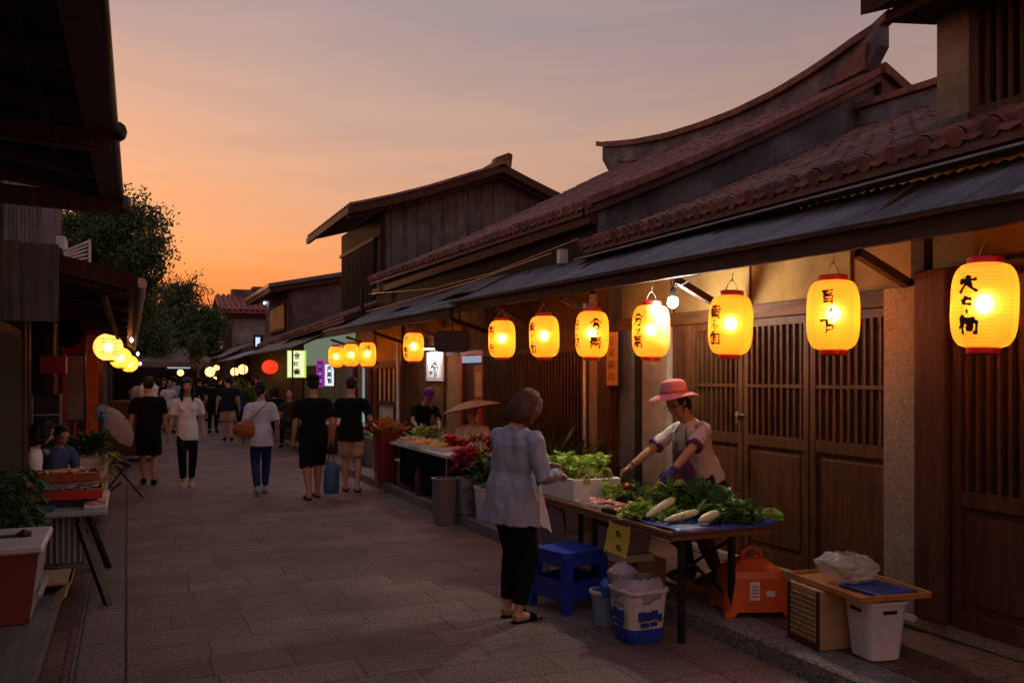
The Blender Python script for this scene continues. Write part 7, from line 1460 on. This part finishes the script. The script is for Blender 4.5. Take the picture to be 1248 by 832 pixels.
for k in range(5): m2.loft([(uu+jit(.05), vv+jit(.05), 0.45), (uu+jit(.1), vv+jit(.1), 0.7), (uu+jit(.18), vv+jit(.18), 1.05)], 0.008, n=5)
m2.build('stems', V_dark, t)
# things further along the right-hand stalls
for k, (px, Y, lab) in enumerate(((446, 16.5, 'low grey crate of goods between the walkers and the red bin'), (462, 16.0, 'blue-lidded crate of goods by the red bin'))):
    u, v = at_Y(px, Y); t = thing('goods_crate', lab, 'crate', (u, v, 0.12), group='low goods crates'); mb = MB(); mb.box(u-.2, u+.2, v-.3, v+.3, 0.12, 0.62, bev=0.01); mb.build('crate_body', P_grey, t); mb = MB(); rr = random.Random(k+60)
    for j in range(26): mb.ell((u+rr.uniform(-.17, .17), v+rr.uniform(-.26, .26), 0.64+rr.uniform(0, .1)), (0.06, 0.05, 0.045), 8, 5)
    mb.build('goods', (plastic('blue_goods', (0.2, 0.3, 0.45)), V_mid)[k], t)
for k, (u, v, s_, lab) in enumerate(((4.0, 19.6, 9, 'stall counter piled with pale bagged goods under the lit yellow sign'), (4.0, 23.5, 15, 'dark stall counter with golden goods left of the lit yellow sign'), (3.9, 28.5, 17, 'farthest stall counter near the red round lantern'))):
    t = thing('stall_counter', lab, 'counter', (u, v, 0.12), group='far stall counters'); mb = MB(); mb.box(u-.35, u+.4, v-1.2, v+1.2, 0.12, 0.66, bev=0.01); mb.build('counter_body', (M_void, M_dwood, M_dwood)[k], t)
    rr = random.Random(s_); m2 = MB()
    for j in range(60): m2.ell((u+rr.uniform(-.3, .3), v+rr.uniform(-1.1, 1.1), 0.70+rr.random()*0.22), (rr.uniform(.05, .11), rr.uniform(.06, .12), rr.uniform(.04, .09)), 8, 6)
    m2.build('goods', (M_cream, M_snack, M_orangefood)[k], t)
u, v = at_Y(311, 25.0); frond_plant('potted_palm', 'bright green palm with upright fronds beside the far warm lamps', (u, v, 0.115), 80, 1.35, 0.07, green('bright_palm', (0.12, 0.22, 0.03), 0.4), (0.2, 0.5, P_grey), seed=9, up_=1.6)
# ------------------------------------------------------------------ signs
def sign_box(name, label, px0, px1, py0, py1, Y, mat, frame, d=0.10, glyph=None, fw=0.02, cat='sign', gm=None):
    u0, v0 = at_Y(px0, Y); u1, v1 = at_Y(px1, Y); z0, z1 = zz(py1, Y), zz(py0, Y); W_ = (px1-px0)*Y/F; H_ = z1 - z0
    t = thing(name, label, cat, ((u0+u1)/2, (v0+v1)/2, z0), world=False, rotz=-TH)
    mb = MB(); mb.box(-W_/2, W_/2, 0, d, 0, H_); mb.build('light_panel', mat, t)
    mb = MB()
    for a in ((-W_/2-fw, -W_/2, -0.008, d+0.008, -fw, H_+fw), (W_/2, W_/2+fw, -0.008, d+0.008, -fw, H_+fw), (-W_/2, W_/2, -0.008, d+0.008, -fw, 0), (-W_/2, W_/2, -0.008, d+0.008, H_, H_+fw)): mb.box(*a)
    mb.build('frame', frame, t)
    if glyph:
        m2 = MB()
        for g, cx_, cy_, s_, w_ in glyph:
            for st in G[g]: flat_stroke(m2, [(-W_/2 + cx_*W_ + (x-.5)*s_*W_, cy_*H_ + (y-.5)*s_*W_) for x, y in st], w_*W_)
        m2.build('characters', gm or M_ink, t)
    return t
def flat_stroke(mb, pts, w_, y0=-0.003):
    for (x0, z0), (x1, z1) in zip(pts[:-1], pts[1:]):
        d = Vector((x1-x0, 0, z1-z0)); n_ = Vector((-d.z, 0, d.x)).normalized()*w_/2; a = Vector((x0, y0, z0)); b = Vector((x1, y0, z1)); d = d.normalized()*w_*0.3
        mb.add([a-n_-d, b-n_*0.8+d, b+n_*0.8+d, a+n_-d], [(0, 1, 2, 3)])
sign_box('sign_box', 'glowing pale green and yellow sign box with three small characters, hanging from the awning', 351, 371, 428, 459, 23.0, emat('pale_green_light', (0.72, 0.82, 0.42), 0.7), emat('lime_edge', (0.45, 0.62, 0.05), 0.7), glyph=[('gou', .55, .82, .35, .07), ('ko', .5, .5, .3, .07), ('sachi', .55, .2, .36, .07)], gm=pmat('brown_print', (0.25, 0.10, 0.05), 0.7, 0.3, 8))
sign_box('sign_box', 'upright white lit sign with dark characters beside the purple lit panel', 396, 407, 444, 470, 20.5, emat('white_sign_light', (0.75, 0.82, 1.0), 0.6), M_darkmetal, glyph=[('dai', .5, .82, .5, .12), ('man', .5, .52, .55, .10), ('iku', .5, .22, .55, .10)], fw=0.008)
sign_box('led_panel', 'purple and magenta lit panel left of the white upright sign', 387, 393.5, 440, 470, 21.5, emat('purple_led', (0.22, 0.04, 0.45), 0.22), emat('magenta_led', (0.7, 0.04, 0.35), 0.35), fw=0.025, glyph=[('ko', .5, .8, .6, .1), ('kai', .5, .5, .6, .1), ('ryou', .5, .2, .6, .1)], gm=emat('violet_marks', (0.6, 0.3, 0.9), 0.35))
u, v = at_Y(318, 37); 
sign_box('round_sign', 'small oval bluish lit sign above the pale cloth awning', 311.5, 317, 411, 422, 33, emat('oval_sign_light', (0.45, 0.6, 1.0), 0.8), M_dwood, fw=0.09, cat='sign')
# framed poster with lamp above
v0, Y = at_u(541, UW-0.02); v1, _ = at_u(520, UW-0.02); z0, z1 = zz(464, Y*1.04), zz(429, Y*1.04)
t = thing('framed_poster', 'white framed ink picture lit from above on the ochre wall left of the red doorway', 'poster', (UW-0.02, v0, z0))
mb = MB(); mb.box(UW-0.03, UW-0.005, v0, v1, z0, z1); mb.build('poster_frame', M_white, t)
mb = MB(); mb.box(UW-0.034, UW-0.0305, v0+0.08, v1-0.08, z0+0.05, z1-0.05); mb.build('paper', pmat('poster_paper', (0.75, 0.75, 0.7), 0.7, 0.08, 6, bump=0), t)
mb = MB(); rr = random.Random(5)
for k in range(26):
    a = rr.uniform(0, 6.28); cy_ = v0 + (v1-v0)*rr.uniform(.3, .7); cz_ = z0 + (z1-z0)*rr.uniform(.15, .75); q = [(cy_, cz_)]
    for j in range(4): a += rr.uniform(-1, 1); q.append((q[-1][0] + 0.05*math.cos(a), q[-1][1] + 0.035*math.sin(a)))
    for (y0_, z0_), (y1_, z1_) in zip(q[:-1], q[1:]): mb.bar((UW-0.036, y0_, z0_), (UW-0.036, y1_, z1_), 0.003, 0.012)
mb.build('ink_picture', M_ink, t)
tl = thing('picture_light', 'small cool spotlight above the framed ink picture', 'lamp', (UW-0.15, (v0+v1)/2, z1+0.06)); mb = MB(); mb.box(UW-0.20, UW-0.12, v0+0.15, v1-0.15, z1+0.05, z1+0.09, bev=0.01); mb.build('lamp_head', M_darkmetal, tl); mb = MB(); mb.box(UW-0.19, UW-0.13, v0+0.17, v1-0.17, z1+0.040, z1+0.0495); mb.build('lens', emat('cool_spot', (0.9, 0.92, 1.0), 45), tl); mb = MB(); mb.bar((UW-0.12, (v0+v1)/2, z1+0.07), (UW-0.0, (v0+v1)/2, z1+0.07), 0.02); mb.build('arm', M_darkmetal, tl)
# red notice calligraphy
t = thing('red_banner', 'narrow red vertical notice with pale brush characters in the red doorway', 'sign', (UW, 12.4, 1.0)); mb = MB(); mb.box(UW-0.008, UW-0.002, 12.27, 12.57, 0.96, 1.37); mb.build('banner', pmat('banner_red', (0.55, 0.01, 0.01), 0.5, 0.1, 8), t); mb = MB()
for g, zc in (('shou', 1.28), ('sachi', 1.16), ('kai', 1.04)):
    for st in G[g]:
        for (x0, y0_), (x1, y1_) in zip(st[:-1], st[1:]): mb.bar((UW-0.010, 12.47-(x0-.5)*0.16, zc+(y0_-.5)*0.10), (UW-0.010, 12.47-(x1-.5)*0.16, zc+(y1_-.5)*0.10), 0.003, 0.013)
mb.build('characters', pmat('pale_characters', (0.7, 0.55, 0.5), 0.6, 0.1, 8), t)
# orange plaque on the post
v0, Y = at_u(752, UW-0.10); v1, _ = at_u(739.5, UW-0.10); z0, z1 = zz(470, Y), zz(404, Y)
t = thing('wall_plaque', 'narrow orange wooden plaque with vertical characters on the brown post', 'sign', (UW-0.1, v0, z0)); mb = MB(); mb.box(UW-0.105, UW-0.083, v0, v1, z0, z1, bev=0.004); mb.build('board', pmat('orange_plaque', (0.50, 0.22, 0.05), 0.6, 0.2, 6, bump=0.1), t); mb = MB(); hh = (z1-z0)/4.6; ww = (v1-v0)*0.62
for k, g in enumerate(('gou', 'man', 'ryou', 'kai')):
    zc = z1 - hh*(k+0.8)
    for st in G[g]:
        for (x0, y0_), (x1, y1_) in zip(st[:-1], st[1:]): mb.bar((UW-0.107, (v0+v1)/2-(x0-.5)*ww, zc+(y0_-.5)*hh*.75), (UW-0.107, (v0+v1)/2-(x1-.5)*ww, zc+(y1_-.5)*hh*.75), 0.003, 0.007)
mb.build('characters', pmat('brown_ink', (0.12, 0.04, 0.015), 0.8, 0.2, 8), t)
# black hanging board
v, Y = at_u(551, 4.15); z0, z1 = zz(429, Y), zz(403, Y); W_ = 44*Y/F
t = thing('hanging_board', 'blank black rounded hanging board under the awning', 'sign', (4.15, v, z0), world=False, rotz=-TH); mb = MB(); H_ = z1-z0; r_ = 0.09; pts = []
for cx_, cz_, a0 in ((W_/2-r_, H_-r_, 0), (-W_/2+r_, H_-r_, 90), (-W_/2+r_, r_, 180), (W_/2-r_, r_, 270)):
    for k in range(6): a = R(a0 + 18*k); pts.append((cx_ + r_*math.cos(a), -0.03, cz_ + r_*math.sin(a)))
mb.prism(pts, (0, 0.06, 0)); mb.build('board', M_black, t); mb = MB(); mb.loft([(0, 0, H_), (0, 0, 2.52-z0)], 0.012, n=8); mb.build('rod', M_darkmetal, t)

# ------------------------------------------------------------------ LEFT foreground
mb = MB(); mb.box(-1.6, -0.40, 2.0, 7.0, 0.20, 0.27, bev=0.008); mb.box(-1.6, -0.46, 2.0, 7.0, 0.0, 0.199); tag(mb.build('wooden_step', pmat('grey_step_planks', (0.11, 0.095, 0.085), 0.8, 0.35, 4, stretch=(6, .6, 6), bump=0.3)), 'grey plank step at the lower left corner', 'step')
mb = MB(); mb.box(-0.60, -0.34, 6.62, 7.1, 0.325, 0.34); mb.prism([(-0.44, 6.2, 0.272), (-0.425, 6.2, 0.272), (-0.345, 6.2, 0.34), (-0.36, 6.2, 0.34)], (0, 0.9, 0.0)); tag(mb.build('cardboard_sheet', M_card), 'bent cardboard sheet behind the cooler on the step', 'cardboard')
MB_SHIFT[:] = [0, 0.93, 0.055]
t = thing('cooler_box', 'red-brown cooler box with a white lid, nearest object at the lower left', 'cooler', (-0.85, 5.2, 0.22)); mb = MB()
mb.prism([(-1.25, 4.95, 0.22), (-0.52, 4.95, 0.22), (-0.47, 4.95, 0.62), (-1.25, 4.95, 0.62)], (0, 0.012, 0)); mb.prism([(-1.25, 4.962, 0.22), (-0.535, 4.962, 0.22), (-0.49, 4.962, 0.60), (-1.25, 4.962, 0.60)], (0, 0.66, 0)); mb.build('box_body', pmat('rust_red_plastic', (0.20, 0.04, 0.025), 0.45, 0.15, 6, dirt=0.3), t)
mb = MB(); mb.prism([(-0.53, 4.968, 0.23), (-0.487, 4.968, 0.60), (-0.487, 5.615, 0.60), (-0.53, 5.615, 0.23)], (0.012, 0, 0)); mb.build('side_panel', P_ltgrey, t)
mb = MB(); mb.box(-1.28, -0.445, 4.92, 5.66, 0.622, 0.67, bev=0.012); mb.build('lid', P_white, t)
mb = MB(); mb.bar((-0.47, 5.0, 0.36), (-0.47, 5.55, 0.36), 0.02); mb.build('handle', P_ltgrey, t)
mb = MB(); mb.loft([(-0.95, 5.2, 0.682), (-0.62, 5.26, 0.682), (-0.58, 5.27, 0.69), (-0.54, 5.28, 0.682)], [0.008, 0.009, 0.028, 0.02], n=10); tag(mb.build('ladle', M_black), 'dark ladle lying on the white cooler lid', 'ladle')
MB_SHIFT[:] = [0, 0, 0]
MB_SHIFT[:] = [0, 0.62, 0]
t = thing('stall_table', 'grey trestle table with splayed legs under the food trays on the left', 'table', (-0.5, 7.4, 0)); mb = MB(); mb.box(-1.0, -0.14, 6.75, 8.1, 0.66, 0.70, bev=0.01); mb.build('tabletop', P_ltgrey, t)
for (a, b) in (((-0.36, 6.95, 0.655), (-0.13, 6.72, 0.0)), ((-0.36, 7.95, 0.655), (-0.15, 8.15, 0.0)), ((-0.80, 6.95, 0.655), (-0.95, 6.75, 0.0)), ((-0.80, 7.95, 0.655), (-0.95, 8.15, 0.0))): m2 = MB(); m2.bar(a, b, 0.045, 0.035); m2.build('leg', M_darkmetal, t)
mb = MB(); mb.box(-0.95, -0.30, 6.93, 6.95, 0.28, 0.655); mb.build('apron_board', pmat('striped_board', (0.08, 0.09, 0.10), 0.7, 0.7, 3, stretch=(9, 9, .3), bump=0.3), t)
m2 = MB()
for k in range(16): m2.box(-0.93+k*0.04, -0.913+k*0.04, 6.922, 6.9295, 0.30, 0.64)
m2.build('slats', P_ltgrey, t); mb = MB(); mb.box(-0.97, -0.25, 6.9, 8.0, 0.22, 0.25); mb.build('lower_shelf', M_greywood, t)
mb = MB(); mb.box(-0.95, -0.50, 6.85, 7.2, 0.701, 0.735, bev=0.005); tag(mb.build('blue_tray', plastic('dull_blue_tray', (0.03, 0.10, 0.2))), 'dull blue tray lying on the left stall table', 'tray')
tray('red_tray', 'red tray of dark wrapped food on the left stall table', (-0.44, 7.25, 0.76), 0.52, 0.50, 0.07, plastic('bright_red_plastic', (0.48, 0.02, 0.015)), 0.0, 'slice', pmat('wrapped_food', (0.10, 0.08, 0.08), 0.3, 0.5, 30, col2=(0.35, 0.33, 0.33)), 70, fs=0.03)
mb = MB(); mb.box(-0.68, -0.22, 7.05, 7.45, 0.7015, 0.759, bev=0.004); tag(mb.build('tray_stand', M_black), 'black block under the red tray', 'stand')
tray('food_basket', 'dark red basket of orange snacks, raised behind the red tray', (-0.46, 7.72, 0.84), 0.46, 0.40, 0.07, plastic('rust_basket', (0.28, 0.05, 0.02)), 0.1, 'stick', M_snack, 80, fs=0.03)
mb = MB(); mb.box(-0.66, -0.26, 7.55, 7.9, 0.701, 0.838, bev=0.01); tag(mb.build('white_tub', P_white), 'white tub carrying the basket of orange snacks', 'tub')
tray('snack_plate', 'shallow pale plate with pink snacks at the street corner of the left table', (-0.22, 7.0, 0.701), 0.15, 0.28, 0.03, P_white, 0.0, 'slice', M_meat, 25, fs=0.02)
MB_SHIFT[:] = [0, 0, 0]
t = thing('leafy_pot_plant', 'leafy green plant at the left edge behind the cooler box', 'plant', (-0.85, 6.1, 0.1)); m2 = MB(); rr = random.Random(33)
for k in range(230):
    px_ = rr.uniform(-25, 52); py_ = rr.uniform(572, 638) + abs(px_-15)*0.25; Yk = 6.15 + rr.gauss(0, .12); uu, vv = at_Y(px_, Yk); leaf(m2, (uu, vv, zz(py_, Yk)), (rr.gauss(.3, .8), rr.gauss(-.5, .7), rr.gauss(.25, .6)), 0.10*rr.uniform(.6, 1.3), 0.05, 0.9, seg=5, fold_=0.3)
m2.build('leaves', V_house, t); m2 = MB(); uu, vv = at_Y(15, 6.15); tub(m2, (uu, vv, 0.13), 0.11, 0.15, 0.42); m2.build('pot', P_grey, t); m2 = MB()
for k in range(6): m2.loft([(uu+jit(.05), vv+jit(.03), 0.5), (uu+jit(.12), vv+jit(.05), 0.72), (uu+jit(.2), vv+jit(.08), 0.95)], 0.006, n=5)
m2.build('stems', V_dark, t)
t = thing('planter_box', 'white planter box with a dense green plant and yellow leaves, behind the seated pair', 'planter', (-0.4, 10.2, 0.1)); mb = MB(); uu, vv = at_Y(106, 10.6)
mb.box(uu-0.25, uu+0.22, vv-0.25, vv+0.25, 0.125, 0.76, bev=0.015); mb.build('box_body', P_white, t); m2 = MB(); bush(m2, (uu, vv, 0.76), (0.26, 0.26, 0.22), 210, 0.15, 0.055, seed=4); m2.build('leaves', V_house, t); m2 = MB(); bush(m2, (uu+0.22, vv-0.18, 0.52), (0.08, 0.08, 0.30), 50, 0.12, 0.05, seed=5, up_=-0.2); m2.build('yellow_leaves', green('yellow_leaf', (0.45, 0.36, 0.04), 0.3), t)
uu, vv = at_Y(125, 12.0); t = thing('blue_flowers', 'small bright blue flower bunch above the planter', 'flowers', (uu, vv, 1.0)); m2 = MB(); rr = random.Random(3)
for k in range(50): leaf(m2, (uu+rr.gauss(0, .05), vv+rr.gauss(0, .05), zz(504, 12)+rr.gauss(0, .05)), (rr.gauss(0, 1), rr.gauss(-.5, 1), rr.gauss(0, 1)), 0.06, 0.045, 0.5, seg=3)
m2.build('petals', pmat('turquoise_petal', (0.10, 0.45, 0.60), 0.5, 0.3, 8, trans=0.3), t); m2 = MB(); m2.loft([(uu, vv, 0.12), (uu, vv, 1.15)], 0.02, n=6); m2.build('stem', V_dark, t)
# parasol lying open on a dark folding stand
uu, vv = at_Y(141, 12.4); t = thing('parasol', 'beige parasol lying open on its side by the left shop', 'parasol', (uu, vv, 1.02), world=False); t.rotation_euler = Vector((0.80, -0.32, 0.60)).to_track_quat('Z', 'Y').to_euler(); t.scale = (0.85, 0.85, 0.85); mb = MB(); n_ = 8; vs = []; fs = []
for i in range(9):
    th_ = R(58)*i/8; 
    for j in range(n_*4):
        a = 2*math.pi*j/(n_*4); sc_ = 1 - 0.05*abs(math.sin(a*n_/2)); vs.append((0.42*math.sin(th_)*math.cos(a)*sc_/math.sin(R(58)), 0.42*math.sin(th_)*math.sin(a)*sc_/math.sin(R(58)), 0.36*(math.cos(th_)-math.cos(R(58)))))
for i in range(8):
    for j in range(n_*4): fs.append((i*n_*4+j, i*n_*4+(j+1) % (n_*4), (i+1)*n_*4+(j+1) % (n_*4), (i+1)*n_*4+j))
mb.add(vs, fs); mb.build('canopy', pmat('beige_canopy', (0.42, 0.30, 0.22), 0.8, 0.1, 5, bump=0.1, trans=0.25), t, smooth=True)
mb = MB(); mb.loft([(0, 0, -0.5), (0, 0, 0.22)], 0.01, n=6); 
for j in range(8): a = 2*math.pi*j/8; mb.loft([(0, 0, 0.155), (0.22*math.cos(a), 0.22*math.sin(a), 0.10), (0.41*math.cos(a), 0.41*math.sin(a), 0.0)], 0.003, n=4)
mb.build('ribs', M_darkmetal, t)
uu, vv = at_Y(146, 12.6); t = thing('folding_stand', 'black folding stand with splayed legs under the beige parasol', 'stand', (uu, vv, 0)); mb = MB()
mb.loft([(uu-0.22, vv, 0.62), (uu-.05, vv, 0.58), (uu+0.14, vv-.02, 0.44)], [(0.10, 0.05), (0.13, 0.06), (0.06, 0.03)], n=10); mb.build('bag_seat', M_black, t)
for a, b in (((-.1, 0, .52), (.30, -.1, 0)), ((.08, 0, .45), (-.24, .05, 0.0)), ((-.1, .2, .52), (.26, .3, 0)), ((.02, -.02, .22), (-.25, -.12, 0.0))): m2 = MB(); m2.bar((uu+a[0], vv+a[1], a[2]), (uu+b[0], vv+b[1], b[2]), 0.03, 0.022); m2.build('leg', M_black, t)
# menu board, red and black round sign, shelf cooler
sign_box('menu_board', 'plain grey-white menu board with faint lines by the left shop', 76, 103, 433, 512, 12.5, pmat('menu_board', (0.38, 0.36, 0.36), 0.6, 0.1, 3, bump=0), M_darkmetal, d=0.03, fw=0.012)
uu, vv = at_Y(89, 12.38); mb = MB()
for k in range(5): mb.box(-0.09, 0.04+0.02*(k % 2), -0.006, -0.001, 0.25+k*0.11, 0.256+k*0.11)
o = mb.build('menu_line', M_darkmetal); o.parent = bpy.data.objects['menu_board']
t = sign_box('shop_sign', 'dark hanging sign with a black disc on red, above the menu board', 72, 104, 391, 431, 12.3, pmat('sign_red', (0.5, 0.03, 0.02), 0.5, 0.1, 5), M_dwood, d=0.03, fw=0.008)
mb = MB(); mb.lathe([(0.19, -0.012), (0.19, 0.0)], n=36); mb.v = [(max(-0.175, x-0.05), z-0.002, min(max(0.0, y+0.27), 0.43)) for x, y, z in mb.v]; o = mb.build('black_disc', M_black, t)
uu, vv = at_Y(58, 9.6); t = thing('drink_fridge', 'narrow black shelf unit with pale edges in the left shop opening', 'shelf', (uu, vv, 0.12)); mb = MB(); mb.box(uu-.14, uu+.12, vv, vv+.4, 0.12, 1.5, bev=0.01); mb.build('cabinet', M_black, t); mb = MB(); mb.box(uu-.15, uu-.135, vv-.01, vv, 0.5, 1.5); mb.box(uu-.13, uu+.13, vv-.012, vv-.002, 1.28, 1.295); mb.box(uu+.115, uu+.13, vv-.01, vv, 0.5, 1.5); mb.build('trim', P_ltgrey, t)
mb = MB(); uu, vv = at_Y(64, 9.0); mb.box(uu-.12, uu+.12, vv, vv+.25, 1.72, 1.90, bev=0.01); tag(mb.build('red_box', plastic('maroon_box', (0.25, 0.02, 0.02))), 'small maroon box on the shelf above the black unit', 'box')
# bags on the far left stall
for k, (px, py, lab) in enumerate(((166, 468, 'pale bluish bag on the far left stall'), (176, 466, 'taller white bag right of the pale bluish bag'), (184, 469, 'small white bag nearest the man in black tee'))):
    uu, vv = at_Y(px, 18.0); t = thing('plastic_bag', lab, 'bag', (uu, vv, 0.9), group='bags on the far left stall'); mb = MB(); crumple_bag(mb, (uu, vv, 1.2), 0.13, 0.1, 0.30+0.04*k, 40+k, n=18, topr=0.3); mb.build('bag_body', (M_bagw, M_foam, M_foam)[k], t, smooth=True)
uu, vv = at_Y(172, 18.0); mb = MB(); mb.box(uu-.6, uu+.30, vv-.1, vv+.9, 0.12, 1.2, bev=0.01); tag(mb.build('goods_counter', M_dwood), 'brown counter carrying plastic bags on the far left', 'counter')

# ------------------------------------------------------------------ loose pieces of a part become parts of their own
def split_loose(o):
    me = o.data; bm = bmesh.new(); bm.from_mesh(me); bm.verts.ensure_lookup_table(); seen = {}; k = 0
    for v in bm.verts:
        if v.index in seen: continue
        st = [v]; seen[v.index] = k
        while st:
            x = st.pop()
            for e in x.link_edges:
                y = e.other_vert(x)
                if y.index not in seen: seen[y.index] = k; st.append(y)
        k += 1
    bm.free()
    if k < 2: return
    base = o.name.split('.')[0]
    for q in range(k):
        idx = [i for i in range(len(me.vertices)) if seen[i] == q]; mp_ = {i: j for j, i in enumerate(idx)}
        n2 = bpy.data.meshes.new(base); n2.from_pydata([me.vertices[i].co[:] for i in idx], [], [[mp_[i] for i in p.vertices] for p in me.polygons if seen[p.vertices[0]] == q])
        for m in me.materials: n2.materials.append(m)
        n2.update(); c = bpy.data.objects.new(base, n2); COL.objects.link(c); c.parent = o.parent; c.location = o.location; c.rotation_euler = o.rotation_euler
    bpy.data.objects.remove(o)
for o in list(bpy.data.objects):
    if o.type == 'MESH' and o.name.split('.')[0] in ('door_post', 'awning_bracket', 'wall_post', 'door_jamb', 'shelf_frame', 'corner_board', 'printed_label', 'handle_slot') or (o.type == 'MESH' and o.name.split('.')[0] == 'frame' and o.parent and o.parent.name.split('.')[0] in ('market_canopy', 'sheet_awning', 'cloth_awning')):
        split_loose(o)
